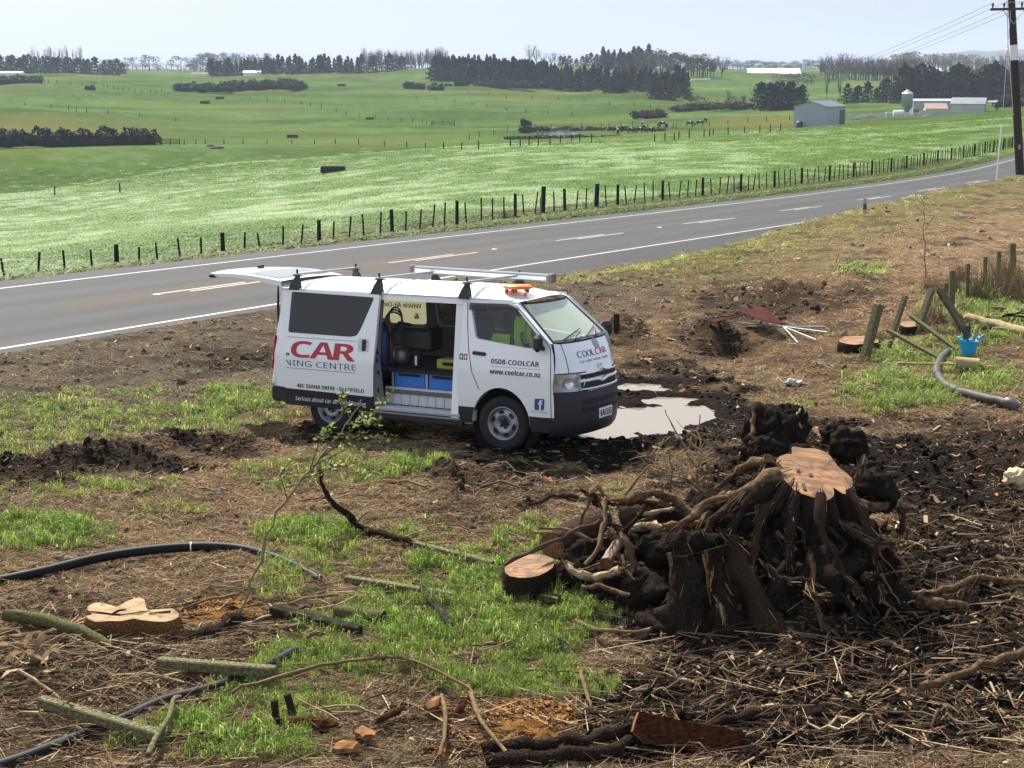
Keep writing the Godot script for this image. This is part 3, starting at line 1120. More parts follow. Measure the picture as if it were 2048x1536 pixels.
func conifer_crown(seed_: int, tone: Vector3, round_top := 0.0, wide := 0.30) -> ArrayMesh:   # unit height tree
	var r := RandomNumberGenerator.new()
	r.seed = seed_
	var mb := MB.new()
	mb.flat()
	var lobes := []
	for i in 9: lobes.append([r.randf() * TAU, r.randf_range(0.75, 1.3)])
	for i in 420:
		var h := pow(r.randf(), 0.85)
		var y := 0.04 + 0.94 * h
		var prof := lerpf(1.0 - h, sqrt(maxf(0.0, 1.0 - h * h)), round_top) * wide * lerpf(0.75, 1.0, minf(1.0, h * 6.0))
		var tier := 0.78 + 0.35 * sin(h * 34.0 + seed_)
		var a := r.randf() * TAU
		var lob: Array = lobes[int(h * 8.9)]
		prof *= tier * (1.0 + 0.25 * sin(a * 2.0 + lob[0])) * lob[1]
		var rr := prof * sqrt(r.randf_range(0.35, 1.0))
		crown_faces(mb, r, Vector3(cos(a) * rr, y - rr * 0.12, sin(a) * rr), r.randf_range(0.03, 0.062), tone, 2)
	for i in 12:
		crown_faces(mb, r, Vector3(r.randf_range(-0.008, 0.008), r.randf_range(0.93, 1.02), r.randf_range(-0.008, 0.008)), 0.024, tone, 2)
	return mb.done()

func broadleaf_crown(seed_: int, tone: Vector3, clumps := 9, lean_ := 0.0) -> ArrayMesh:
	var r := RandomNumberGenerator.new()
	r.seed = seed_
	var mb := MB.new()
	mb.flat()
	for c in clumps:
		var a := r.randf() * TAU
		var rr := r.randf_range(0.05, 0.34)
		var y := r.randf_range(0.32, 0.86)
		rr *= 1.1 - absf(y - 0.55)
		var at := Vector3(cos(a) * rr, y, sin(a) * rr)
		var cr := r.randf_range(0.13, 0.21)
		for i in 44:
			var d := Vector3(r.randf_range(-1, 1), r.randf_range(-0.8, 1), r.randf_range(-1, 1)).normalized()
			crown_faces(mb, r, at + d * cr * r.randf_range(0.55, 1.05) * Vector3(1, 0.8, 1), r.randf_range(0.02, 0.045), tone, 1)
	return mb.done()

func bare_crown(seed_: int, upright: float, n := 130) -> ArrayMesh:
	var r := RandomNumberGenerator.new()
	r.seed = seed_
	var mb := MB.new()
	var main := 7
	mb.color(Color(0.12, 0.095, 0.075))
	for i in main:
		var a := r.randf() * TAU
		var out := r.randf_range(0.08, 0.30) * (1.0 - upright)
		var p0 := Vector3(0, r.randf_range(0.18, 0.4), 0)
		var p2 := Vector3(cos(a) * out, r.randf_range(0.75, 1.0), sin(a) * out)
		var p1 := p0.lerp(p2, 0.5) + Vector3(cos(a), 0, sin(a)) * 0.04
		mb.tube([p0, p1, p2], [0.014, 0.008, 0.003], 3, false)
		for j in n / main:
			var t := r.randf_range(0.15, 1.0)
			var s := p0.lerp(p1, t * 2.0) if t < 0.5 else p1.lerp(p2, t * 2.0 - 1.0)
			var d := Vector3(r.randf_range(-1, 1), r.randf_range(0.2, 1.4) + upright, r.randf_range(-1, 1)).normalized() * r.randf_range(0.06, 0.17)
			var side := d.cross(Vector3(r.randf_range(-1, 1), 0.3, r.randf_range(-1, 1))).normalized() * 0.0035
			mb.flat()
			mb.tri(s - side, s + d, s + side)
			for q in 3:
				var s2 := s + d * r.randf_range(0.3, 0.95)
				var d2 := (d.normalized() + Vector3(r.randf_range(-1, 1), r.randf_range(-0.3, 1), r.randf_range(-1, 1)) * 0.8).normalized() * r.randf_range(0.03, 0.09)
				mb.tri(s2 - side * 0.7, s2 + d2, s2 + side * 0.7)
			mb.smooth()
	return mb.done()

var tree_kinds := {}
func plant(kind: String, called: String, label: String, category: String, at: Vector3, h: float, wide: float, group: String):
	var list: Array = tree_kinds[kind]
	var k: Array = list[rng.randi() % list.size()]
	var t := thing(called, label, category, at, rng.randf() * TAU, group)
	t.scale = Vector3(h * wide, h, h * wide)
	put("trunk", k[1], M.bark_far, t)
	put("crown", k[0], M.needles if kind != "bare" and kind != "poplar" else M.vcol, t)

func trunk_mesh(top: float, r0: float) -> ArrayMesh:
	var mb := MB.new()
	mb.tube([Vector3(0, -0.05, 0), Vector3(0.006, top * 0.5, 0.004), Vector3(-0.004, top, 0)], [r0, r0 * 0.75, r0 * 0.3], 6)
	return mb.done()

func field_point(px: float, dist: float) -> Vector3:
	var x := (px - 1024.0) / F * (dist * cos(pitch) + 2.6)
	return Vector3(x, ground_y(x, -dist), -dist)

const ORDINAL := ["", "second ", "third ", "fourth ", "fifth ", "sixth ", "seventh "]
func ranked(label: String, i: int, n: int) -> String:      # tells the members of a row apart by their place from the nearer end
	if n < 2: return label
	var from_left := i < (n + 1) / 2
	var k := i if from_left else n - 1 - i
	if k > 6: return label
	var end := "left" if from_left else "right"
	return label + (", %smost" % end if k == 0 else ", %sfrom %s" % [ORDINAL[k], end])

func tree_row(kind: String, called: String, label: String, category: String, group: String, px0: float, px1: float, d0: float, d1: float, n: int, h0: float, h1: float, wide := 1.0, jit := 0.03):
	for i in n:
		var t := (i + rng.randf_range(-0.3, 0.3)) / maxf(1.0, n - 1.0)
		var d := lerpf(d0, d1, t) * (1.0 + rng.randf_range(-jit, jit))
		var p := field_point(lerpf(px0, px1, t), d)
		p.y -= 0.2
		plant(kind, called, ranked(label, i, n), category, p, rng.randf_range(h0, h1), wide * rng.randf_range(0.85, 1.2), group)

func hedge_mesh(length: float, height: float, depth: float, tone: Vector3, seed_: int, density := 40.0, follow: Array = []) -> ArrayMesh:
	var r := RandomNumberGenerator.new()
	r.seed = seed_
	var mb := MB.new()
	mb.flat()
	var n := int(length * density)
	var ns := FastNoiseLite.new()
	ns.seed = seed_
	ns.frequency = 0.12
	for i in n:
		var x := r.randf_range(-0.5, 0.5) * length
		var hh := height * (0.85 + 0.5 * ns.get_noise_1d(x * 2.0)) * (1.0 - pow(absf(x) / (length * 0.5), 8.0) * 0.4)
		var y := hh * sqrt(r.randf())
		var z := r.randf_range(-0.5, 0.5) * depth * (1.0 - 0.35 * y / height)
		crown_faces(mb, r, Vector3(x, y, z), r.randf_range(0.28, 0.6), tone, 1)
	return mb.done()

func hedge(label: String, px0: float, d0: float, px1: float, d1: float, height: float, depth: float, tone: Vector3, seed_: int, called := "hedge"):
	var a := field_point(px0, d0)
	var b := field_point(px1, d1)
	var mid := (a + b) * 0.5
	var t := thing(called, label, "hedge" if called == "hedge" else "bush", mid)
	var dir := b - a
	t.basis = Basis.looking_at(dir.normalized().cross(Vector3.UP), Vector3.UP)
	var m := hedge_mesh(dir.length(), height, depth, tone, seed_, 60.0)
	# let it follow the ground between its ends
	var n := put("foliage", m, M.needles, t)
	var core := MB.new()
	core.tube(wiggle(Vector3(-dir.length() * 0.47, height * 0.3, 0), Vector3(dir.length() * 0.47, height * 0.3, 0), 12, 0.004, seed_), taper(13, height * 0.33, height * 0.33, seed_, 0.2), 7, true, 0.15)
	put("branches", core.done(), mat(lin(0.015, 0.015, 0.01), 0.9), t)

func build_trees():
	M.bark_far = mat(lin(0.06, 0.05, 0.045), 0.9)
	var con := []
	for i in 5: con.append([conifer_crown(100 + i, Vector3(0.020, 0.034, 0.020), 0.35, 0.27), trunk_mesh(0.6, 0.02)])
	tree_kinds["conifer"] = con
	var pine := []
	for i in 4: pine.append([conifer_crown(120 + i, Vector3(0.017, 0.029, 0.017), 0.75, 0.36), trunk_mesh(0.6, 0.022)])
	tree_kinds["pine"] = pine
	var bro := []
	for i in 4: bro.append([broadleaf_crown(140 + i, Vector3(0.045, 0.060, 0.032)), trunk_mesh(0.6, 0.025)])
	tree_kinds["broadleaf"] = bro
	var bare := []
	for i in 4: bare.append([bare_crown(160 + i, 0.0), trunk_mesh(0.7, 0.018)])
	tree_kinds["bare"] = bare
	var pop := []
	for i in 3: pop.append([bare_crown(180 + i, 0.55), trunk_mesh(0.85, 0.014)])
	tree_kinds["poplar"] = pop
	tree_row("pine", "dark_tree", "dark rounded tree in the far row at the left edge", "tree", "far dark row at the left edge", -6, 190, 1080, 1080, 18, 11, 13, 1.25)
	tree_row("pine", "dark_tree", "dark tree in the small clump right of the far left row", "tree", "small dark clump behind the left field", 212, 246, 1090, 1100, 4, 9, 12, 1.2)
	tree_row("poplar", "bare_tree", "tall bare pale tree behind the far left row", "tree", "bare trees behind the far left row", 70, 160, 1400, 1400, 10, 19, 23, 0.9)
	tree_row("broadleaf", "hazy_tree", "hazy spreading tree on the left skyline", "tree", "spreading trees on the left skyline", 10, 380, 1750, 1750, 20, 11, 20, 1.5)
	tree_row("broadleaf", "hazy_tree", "hazy grey green tree of the far wood behind the long conifer row", "tree", "far wood behind the conifer row", 388, 540, 1900, 1900, 24, 18, 24, 1.1)
	tree_row("bare", "bare_tree", "bare brown tree on the left plain beyond the field", "tree", "low bare trees on the left plain", 240, 420, 1500, 1500, 12, 6, 9, 1.3)
	tree_row("conifer", "conifer", "dark conifer in the long row behind the far white building", "tree", "conifer row behind the far white building", 420, 722, 1060, 1060, 40, 9, 13.5, 1.15)
	tree_row("broadleaf", "shrub", "low grey green shrub at the foot of the far conifer row", "shrub", "shrubs at the foot of the conifer row", 425, 715, 1040, 1040, 14, 3, 4.5, 1.4)
	tree_row("poplar", "bare_tree", "bare grey brown tree in the thicket right of the conifer row", "tree", "bare thicket right of the conifer row", 725, 890, 1250, 1250, 44, 13, 17, 1.4)
	tree_row("pine", "dark_tree", "broad dark tree in front of the bare thicket", "tree", "dark trees in front of the bare thicket", 752, 808, 1050, 1050, 3, 11, 13, 1.6)
	tree_row("conifer", "conifer", "dark conifer of the long shelterbelt across the middle of the fields", "tree", "long shelterbelt across the fields", 868, 1100, 900, 790, 38, 12, 14.5, 1.05)
	tree_row("conifer", "conifer", "dark conifer in the lower right part of the long shelterbelt", "tree", "lower part of the long shelterbelt", 1100, 1372, 790, 690, 38, 10, 12.5, 1.0)
	tree_row("conifer", "conifer", "dark pine of the tall clump on top of the green hill", "tree", "pine clump on the green hill", 1205, 1296, 1090, 1110, 20, 11, 17.5, 1.15)
	tree_row("pine", "dark_tree", "dark tree along the ridge left of the hilltop pine clump", "tree", "dark trees along the ridge left of the pines", 1120, 1215, 1120, 1120, 10, 8, 11, 1.0)
	tree_row("bare", "bare_tree", "large bare tree on the ridge left of the hilltop pines", "tree", "bare trees on the ridge", 1062, 1125, 1150, 1150, 6, 11, 14, 1.3)
	tree_row("broadleaf", "broadleaf_tree", "olive broadleaf tree on the slope right of the hilltop pines", "tree", "broadleaf trees right of the hilltop pines", 1292, 1420, 1000, 900, 24, 10, 15, 1.25)
	tree_row("bare", "bare_tree", "bare tree at the right end of the hillside wood", "tree", "bare trees at the end of the hillside wood", 1385, 1440, 930, 900, 4, 11, 14, 1.2)
	plant("bare", "bare_tree", "big round bare tree standing behind the shelterbelt below the hill", "tree", field_point(1262, 760), 15.0, 1.7, "")
	tree_row("broadleaf", "hazy_tree", "far hazy tree on the right skyline behind the long white shed", "tree", "hazy trees on the right skyline", 1440, 1640, 1900, 1900, 26, 9, 14, 1.9)
	tree_row("bare", "bare_tree", "bare brown tree in the copse right of the long white shed", "tree", "bare copse right of the long white shed", 1640, 1830, 930, 900, 44, 10, 14, 1.7)
	tree_row("bare", "bare_tree", "far bare tree behind the right pine row", "tree", "far bare trees behind the right pine row", 1780, 2060, 1300, 1300, 34, 11, 15, 1.9)
	tree_row("broadleaf", "hazy_tree", "dark domed tree on the skyline above the farm", "tree", "domed trees on the skyline above the farm", 1795, 1960, 1500, 1500, 6, 16, 20, 1.5)
	tree_row("broadleaf", "round_tree", "dark round tree beside the end of the long white shed", "tree", "round trees beside the long white shed", 1560, 1625, 860, 840, 6, 6, 9, 1.5)
	tree_row("pine", "dark_tree", "dark tree in the clump left of the grey shed", "tree", "dark clump left of the grey shed", 1522, 1602, 560, 555, 11, 7.5, 10, 1.1)
	tree_row("pine", "dark_tree", "dark pine above the shed roof left of the silo", "tree", "dark pines left of the silo", 1692, 1790, 620, 615, 8, 6, 9.5, 1.1)
	tree_row("pine", "dark_tree", "tall dark pine in the row behind the farm buildings", "tree", "pine row behind the farm buildings", 1800, 2060, 640, 620, 26, 10, 14.5, 1.2)
	tree_row("broadleaf", "shrub", "small olive shrub in the hollow below the shelterbelt end", "shrub", "shrubs in the hollow", 1380, 1500, 620, 600, 10, 2.5, 4.5, 1.2)
	tree_row("bare", "bare_tree", "small bare tree in the hollow left of the dark clump", "tree", "small bare trees in the hollow", 1455, 1520, 590, 580, 5, 5, 8, 1.0)
	tree_row("poplar", "bare_tree", "thin bare tree behind the grey shed", "tree", "thin bare trees behind the grey shed", 1655, 1675, 640, 640, 2, 9, 10, 0.8)
	hedge("long dark hedge at the left edge below the lime green rise", -60, 352, 322, 362, 4.3, 5.0, Vector3(0.026, 0.032, 0.022), 201)
	hedge("short dark hedge at the left edge high up the field", -20, 790, 86, 815, 5.2, 6.0, Vector3(0.030, 0.040, 0.026), 202)
	hedge("long dark hedge slanting across the upper field", 350, 735, 470, 720, 4.2, 6.0, Vector3(0.028, 0.036, 0.022), 203)
	hedge("long dark hedge continuing right to the field corner", 440, 725, 610, 800, 5.0, 6.0, Vector3(0.028, 0.036, 0.022), 204)
	hedge("left of two low dark bushes below the far thicket", 808, 770, 850, 775, 3.2, 4.0, Vector3(0.032, 0.040, 0.028), 205, "bush")
	hedge("right of two low dark bushes below the far thicket", 858, 770, 887, 775, 3.4, 4.0, Vector3(0.032, 0.040, 0.028), 206, "bush")
	hedge("dark bush just left of the trimmed hedge by the shelterbelt", 910, 800, 938, 805, 3.4, 4.0, Vector3(0.032, 0.040, 0.028), 207, "bush")
	hedge("rounded olive hedge sloping down in front of the shelterbelt", 950, 800, 1065, 770, 3.6, 5.0, Vector3(0.040, 0.052, 0.030), 208)
	hedge("small dark bush alone in the left upper field", 172, 760, 192, 760, 2.2, 3.0, Vector3(0.03, 0.04, 0.03), 209, "bush")
	hedge("dark scrub mass behind the pond rushes", 1040, 425, 1110, 420, 1.7, 4.0, Vector3(0.05, 0.062, 0.03), 210, "bush")
	hedge("reddish brown scrub by the creek above the cattle", 1265, 500, 1330, 505, 2.6, 5.0, Vector3(0.075, 0.055, 0.040), 211, "bush")
	hedge("brown scrub strip along the creek right of the reddish bush", 1350, 540, 1500, 580, 2.4, 6.0, Vector3(0.065, 0.060, 0.038), 212, "bush")
	hedge("small dark square bush above the pond", 1042, 485, 1062, 485, 1.8, 2.0, Vector3(0.03, 0.036, 0.025), 213, "bush")
	hedge("dark brown hedge at the right end of the farm buildings", 1985, 470, 2070, 470, 3.0, 4.0, Vector3(0.06, 0.05, 0.036), 214)
	hedge("green rushes around the near side of the pond", 1010, 372, 1250, 376, 0.5, 4.0, Vector3(0.085, 0.12, 0.035), 215, "bush")
	hedge("rushes to the right of the pond near the cattle", 1110, 430, 1330, 425, 1.0, 5.0, Vector3(0.075, 0.105, 0.035), 216, "bush")

# ------------------------------------------------------------------ farm
func gable_shed(called: String, label: String, px: float, dist: float, w: float, l: float, h: float, rise: float, turn: float, wall_m: Material, roof_m: Material) -> Node3D:
	var t := thing(called, label, "shed", field_point(px, dist) - Vector3(0, 0.3, 0), turn)
	var mb := MB.new()
	mb.flat()
	var x := w * 0.5
	var z := l * 0.5
	for s in [-1.0, 1.0]:
		mb.quad(Vector3(s * x, 0, -s * z), Vector3(s * x, h, -s * z), Vector3(s * x, h, s * z), Vector3(s * x, 0, s * z))
		var a := Vector3(-x * s, 0, z * s)
		mb.quad(a, Vector3(-x * s, h, z * s), Vector3(x * s, h, z * s), Vector3(x * s, 0, z * s))
		mb.tri(Vector3(-x * s, h, z * s), Vector3(0, h + rise, z * s), Vector3(x * s, h, z * s))
	put("wall", mb.done(), wall_m, t)
	for s in [-1.0, 1.0]:
		var rb := MB.new()
		var e := Vector3(s * (x + 0.25), h - rise * 0.25 / x + 0.06, 0)
		var ridge := Vector3(0, h + rise + 0.06, 0)
		var d := ridge - e
		rb.box(Vector3(d.length(), 0.06, l + 0.5), Transform3D(Basis(d.normalized() * s * -1.0, Vector3(d.y * s, absf(d.x), 0).normalized(), Vector3(0, 0, 1)), (e + ridge) * 0.5))
		put("roof", rb.done(), roof_m, t)
		var ribs := MB.new()
		var k := int(l / 0.8)
		for i in k:
			var zz := -z + (i + 0.5) * l / k
			ribs.box(Vector3(d.length(), 0.05, 0.06), Transform3D(Basis(d.normalized() * s * -1.0, Vector3(d.y * s, absf(d.x), 0).normalized(), Vector3(0, 0, 1)), (e + ridge) * 0.5 + Vector3(0, 0.05, zz)))
		tag(put("roof_rib", ribs.done(), roof_m, t), "", "", "", "stuff")
	return t

func build_farm():
	var grey := gable_shed("grey_shed", "large pale grey metal shed standing in the field left of the silo", 1638, 345, 7.6, 9.0, 4.6, 1.1, -0.62, M.shed, M.shed_roof)
	var dm := MB.new()
	dm.box(Vector3(0.06, 3.8, 2.6), Transform3D(Basis.IDENTITY, Vector3(3.84, 1.9, -3.0)))
	put("door", dm.done(), mat(lin(0.04, 0.07, 0.065), 0.6), grey)
	var ww := MB.new()
	for i in 8: ww.box(Vector3(7.62, 0.02, 0.03), Transform3D(Basis.IDENTITY, Vector3(0, 0.5 + i * 0.5, 4.51)))
	tag(put("cladding_rib", ww.done(), M.shed, grey), "", "", "", "stuff")
	var tank := MB.new()
	tank.lathe([Vector2(0.7, 0), Vector2(0.7, 1.2), Vector2(0.4, 1.4), Vector2(0, 1.45)], 14)
	tag(put("water_tank", tank.done(), mat(lin(0.02, 0.03, 0.025), 0.5)), "dark round water tank at the left foot of the grey shed", "tank").position = field_point(1598, 341)
	# silo
	var silo := thing("feed_silo", "tall grey metal feed silo with conical top on legs", "silo", field_point(1812, 395))
	var m := MB.new()
	m.lathe([Vector2(0.2, 1.2), Vector2(1.35, 2.3), Vector2(1.35, 5.6)], 22)
	put("bin", m.done(), mat(lin(0.30, 0.33, 0.35), 0.4, 0.6), silo)
	var mc := MB.new()
	mc.lathe([Vector2(1.4, 5.58), Vector2(0.35, 6.3), Vector2(0.35, 6.5), Vector2(0, 6.52)], 22)
	put("cone_roof", mc.done(), mat(lin(0.62, 0.65, 0.67), 0.4, 0.4), silo)
	for i in 4:
		var l := MB.new()
		var a := TAU * (i + 0.5) / 4.0
		l.box(Vector3(0.14, 2.8, 0.14), Transform3D(Basis.IDENTITY, Vector3(cos(a) * 1.25, 1.2, sin(a) * 1.25)))
		put("leg", l.done(), M.steel, silo)
	# dairy buildings to the right of the silo
	var d1 := gable_shed("milking_shed", "long low grey shed behind the silo", 1872, 425, 5.0, 13.0, 3.6, 0.5, 1.50, M.shed, mat(lin(0.26, 0.30, 0.34), 0.5))
	var d2 := gable_shed("cream_shed", "small cream shed with a rusty gable roof right of the silo", 1868, 412, 5.0, 5.2, 2.0, 1.2, 1.5, M.cream, mat(lin(0.30, 0.20, 0.15), 0.7))
	var d3 := gable_shed("blue_grey_shed", "blue grey gabled shed at the right end of the farm", 1936, 410, 6.0, 8.0, 2.6, 1.4, 1.2, mat(lin(0.40, 0.42, 0.42), 0.6), M.shed_roof)
	var dd := MB.new()
	dd.box(Vector3(0.08, 2.0, 1.2), Transform3D(Basis.IDENTITY, Vector3(3.02, 1.2, 1.0)))
	put("door", dd.done(), M.dark, d3)
	var lean_to := thing("carport", "dark open carport beside the blue grey shed", "carport", field_point(1972, 408), 1.2)
	var l1 := MB.new()
	l1.box(Vector3(4.0, 0.1, 5.0), Transform3D(Basis.from_euler(Vector3(0, 0, 0.08)), Vector3(0, 2.5, 0)))
	put("roof", l1.done(), M.shed_roof, lean_to)
	for s in [[-1.9, -2.4], [1.9, -2.4], [-1.9, 2.4], [1.9, 2.4]]:
		var pm := MB.new()
		pm.box(Vector3(0.14, 2.5, 0.14), Transform3D(Basis.IDENTITY, Vector3(s[0], 1.25, s[1])))
		put("post", pm.done(), M.post, lean_to)
	var bk := MB.new()
	bk.box(Vector3(3.9, 2.4, 0.1), Transform3D(Basis.IDENTITY, Vector3(0, 1.2, -2.45)))
	put("wall", bk.done(), mat(lin(0.03, 0.05, 0.05), 0.7), lean_to)
	# yard rails
	var yard := thing("yard_rails", "pale rails of the stock yard between grey shed and silo", "yard fence", field_point(1740, 372), 0.0)
	for lv in 3:
		for s in 2:
			var r := MB.new()
			r.tube([Vector3(-9, 0.4 + lv * 0.4, s * 5.0), Vector3(16, 0.7 + lv * 0.4, s * 5.0 - 12.0)], [0.05], 5)
			put("rail", r.done(), mat(lin(0.45, 0.47, 0.47), 0.5), yard)
	for i in 11:
		var pm := MB.new()
		pm.box(Vector3(0.12, 1.7, 0.12), Transform3D(Basis.IDENTITY, Vector3(-9 + i * 2.5, 0.6 + i * 0.03, -i * 1.2)))
		put("post", pm.done(), M.steel, yard)
	var heap := MB.new()
	var hp := put("dirt_heap", lump(3.6, 0.36, 0.3, 31, 4), mat(lin(0.06, 0.045, 0.035), 0.9))
	tag(hp, "dark brown heap behind the stock yard rails", "heap")
	hp.position = field_point(1735, 420)
	var race := MB.new()
	race.box(Vector3(11.0, 1.1, 0.2), Transform3D(Basis.IDENTITY, Vector3(0, 0.6, 0)))
	var rc := thing("yard_wall", "low pale concrete wall in front of the farm sheds", "wall", field_point(1878, 385), 0.30)
	put("wall", race.done(), mat(lin(0.42, 0.43, 0.42), 0.7), rc)
	var tk := MB.new()
	tk.tube([Vector3(-1.3, 0.9, 0), Vector3(1.3, 0.9, 0)], [0.75, 0.75], 14)
	tag(put("white_tank", tk.done(), M.iron_white), "white lying tank left of the silo", "tank").position = field_point(1796, 396)
	var box1 := MB.new()
	box1.box(Vector3(1.8, 1.6, 1.8), Transform3D(Basis.IDENTITY, Vector3(0, 0.8, 0)), 0.1)
	tag(put("trailer_box", box1.done(), M.rust), "rusty brown trailer box right beside the silo legs", "trailer").position = field_point(1834, 392)
	var box2 := MB.new()
	box2.box(Vector3(1.6, 1.5, 1.4), Transform3D(Basis.IDENTITY, Vector3(0, 0.75, 0)), 0.1)
	tag(put("grey_crate", box2.done(), M.shed), "grey crate in the yard behind the rails", "crate").position = field_point(1777, 415)
	# long white shed, far white house, far white roof
	var white := gable_shed("long_white_shed", "long shed with a bright white roof on the hill", 1545, 1000, 12.0, 32.0, 1.6, 3.2, 1.53, mat(lin(0.10, 0.09, 0.085), 0.8), mat(lin(0.86, 0.87, 0.88), 0.3))
	var house := gable_shed("far_white_building", "small white building in front of the long conifer row", 506, 1035, 5.0, 11.0, 2.2, 0.9, 1.55, M.white, M.white)
	var house2 := gable_shed("far_white_roof", "tiny white roofed shed far behind the right pines", 1858, 1250, 8.0, 16.0, 3.0, 1.4, 1.5, mat(lin(0.3, 0.3, 0.28), 0.7), M.iron_white)
	var green := gable_shed("far_glasshouse", "bright white glasshouse at the left edge under the dark trees", 14, 1020, 6.0, 22.0, 2.6, 0.7, 1.5, M.iron_white, M.iron_white)
	var low := gable_shed("far_dark_house", "low brown roofed house at the left end of the conifer row", 402, 1050, 6.0, 11.0, 2.2, 0.8, 1.5, M.white, mat(lin(0.08, 0.04, 0.03), 0.8))
	var wrap_ := MB.new()
	for i in 11: wrap_.lathe([Vector2(0.0, -0.6), Vector2(0.75, -0.6), Vector2(0.8, 0.0), Vector2(0.75, 0.6), Vector2(0.0, 0.6)], 10, Transform3D(Basis.IDENTITY, Vector3(i * 1.7 - 8.5, 0.6 + i * 0.1, 0)))
	var sil := put("silage_row", wrap_.done(), mat(lin(0.62, 0.72, 0.70), 0.4))
	tag(sil, "pale row of wrapped silage below the hillside wood", "silage")
	sil.position = field_point(1385, 850)
	# pond
	var pond := MB.new()
	pond.flat()
	var pc := field_point(1110, 410)
	for k in 24:
		var a := TAU * k / 24.0
		var b := TAU * (k + 1) / 24.0
		pond.tri(pc, pc + Vector3(cos(b) * (6.0 + sin(b * 3.0)), 0, sin(b) * 20.0), pc + Vector3(cos(a) * (6.0 + sin(a * 3.0)), 0, sin(a) * 20.0))
	var po := put("pond", pond.done(), mat(lin(0.12, 0.12, 0.10), 0.06))
	po.position.y = 0.75
	tag(po, "small shining pond in the middle of the valley", "", "", "structure")
	# cattle
	var spots_ := [[1233, 279, 0.2], [1236, 284, 1.5], [1245, 276, 1.2], [1280, 281, 0.3], [1285, 266, 1.4], [1287, 274, 1.3], [1301, 281, 0.5], [1325, 264, 0.1], [1333, 268, 1.3], [1380, 263, 0.2], [1400, 262, 0.15], [1411, 258, 1.2], [1262, 282, 0.7]]
	var proto := make_cow()
	for i in spots_.size():
		var e: Array = spots_[i]
		var c := proto if i == 0 else copy_thing(proto, "cow", "", "cattle grazing in the valley")
		c.position = field_point(e[0], lerpf(470.0, 405.0, (e[1] - 258.0) / 26.0))
		c.rotation.y = e[2] + (PI if i % 3 == 1 else 0.0)
		var herd: int = 0 if i < 4 or i == 12 else (1 if i < 7 else 2)
		var rank: int = [0, 1, 2, 4, 0, 1, 2, 0, 1, 2, 3, 4, 3][i]
		c.set_meta("label", ranked(["black cow grazing in the valley paddock left of the fence", "black cow in the loose middle bunch of the herd", "black and white cow in the right bunch beneath the dry slope"][herd], rank, [5, 3, 5][herd]))
		c.set_meta("group", ["left cows of the herd", "middle cows of the herd", "right cows of the herd"][herd])
	# feed bales / troughs
	var trough := MB.new()
	trough.box(Vector3(3.0, 0.9, 1.5), Transform3D(Basis.IDENTITY, Vector3(0, 0.4, 0)), 0.15)
	var tm := trough.done()
	var dark_t := mat(lin(0.022, 0.024, 0.018), 0.9)
	for e in [[666, 345, "large dark feed bale in the near pasture above the van", 1.0], [585, 275, "dark bale in the valley left of centre", 0.9], [410, 207, "dark bale on the pale slope below the slanting hedge", 1.2], [440, 198, "smaller dark bale further up the pale slope", 1.2], [740, 239, "dark bale beside the fence in the middle distance", 0.9], [683, 172, "far dark bale right of the slanting hedge", 1.3], [897, 172, "far dark bale in front of the shelterbelt end", 1.3]]:
		var o := thing("feed_bale", e[2], "bale", ground_at(e[0], e[1]), rng.randf_range(-0.2, 0.2))
		o.scale = Vector3.ONE * e[3]
		put("bale", tm, dark_t, o)
	for i in 2:
		var b := put("dark_boulder", lump(0.9, 0.55, 0.3, 60 + i), dark_t)
		b.position = ground_at([421, 434][i], [293, 297][i])
		b.scale = Vector3([1.0, 1.7][i], 1, 1)
		tag(b, ["small dark lump in the field right of the gate", "longer dark lump in the field right of the gate"][i], "boulder")
	# gate by the left hedge and one in the middle distance
	for e in [[341, 290, 4.0, "dark wooden field gate at the right end of the left hedge"], [886, 251, 7.0, "long dark field gate in the middle distance"]]:
		var g := ground_at(e[0], e[1])
		var t := thing("field_gate", e[3], "gate", g, 0.1)
		for lv in 4:
			var r := MB.new()
			r.box(Vector3(e[2], 0.10, 0.05), Transform3D(Basis.IDENTITY, Vector3(0, 0.3 + lv * 0.3, 0)))
			put("rail", r.done(), M.post, t)
		for k in 3:
			var r := MB.new()
			r.box(Vector3(0.16, 1.5, 0.16), Transform3D(Basis.IDENTITY, Vector3((k - 1) * e[2] * 0.5, 0.65, 0.11)))
			put("post", r.done(), M.post, t)
	# field fences: each a row of posts on the ground
	field_fence("thin post fence running right from the left gate", [[370, 289], [412, 289], [500, 287], [600, 288], [700, 288], [800, 295], [880, 299], [960, 300]], 16)
	field_fence("diagonal post fence down the middle pale slope", [[500, 201], [590, 207], [645, 217], [708, 232], [773, 241], [840, 246], [866, 250]], 16)
	field_fence("post fence along the far bank of the pond", [[935, 280], [980, 270], [1026, 261], [1074, 256], [1132, 260], [1155, 255], [1220, 258], [1300, 258], [1350, 257]], 15)
	field_fence("faint post fence across the upper middle field", [[830, 199], [877, 203], [916, 207], [956, 213], [998, 220], [1043, 225], [1089, 228], [1143, 232]], 9)
	field_fence("post fence below the shelterbelt", [[940, 186], [993, 196], [1065, 198], [1145, 201], [1220, 211], [1290, 214], [1335, 220]], 10)
	field_fence("post fence on the lime green ridge at the left", [[48, 212], [123, 218], [152, 222], [177, 226], [251, 231], [353, 243]], 8)
	field_fence("post fence in the far left field below the dark row", [[98, 166], [140, 170], [200, 172], [216, 178], [245, 180], [262, 184], [300, 187], [327, 184]], 16)
	field_fence("paddock fence in front of the cattle", [[1311, 283], [1340, 281], [1368, 277], [1408, 274], [1424, 271], [1472, 268], [1530, 264], [1560, 262]], 13)
	field_fence("fence behind the cattle up to the grey shed", [[1218, 256], [1261, 253], [1310, 256], [1370, 258], [1430, 252], [1500, 245], [1580, 240]], 12)
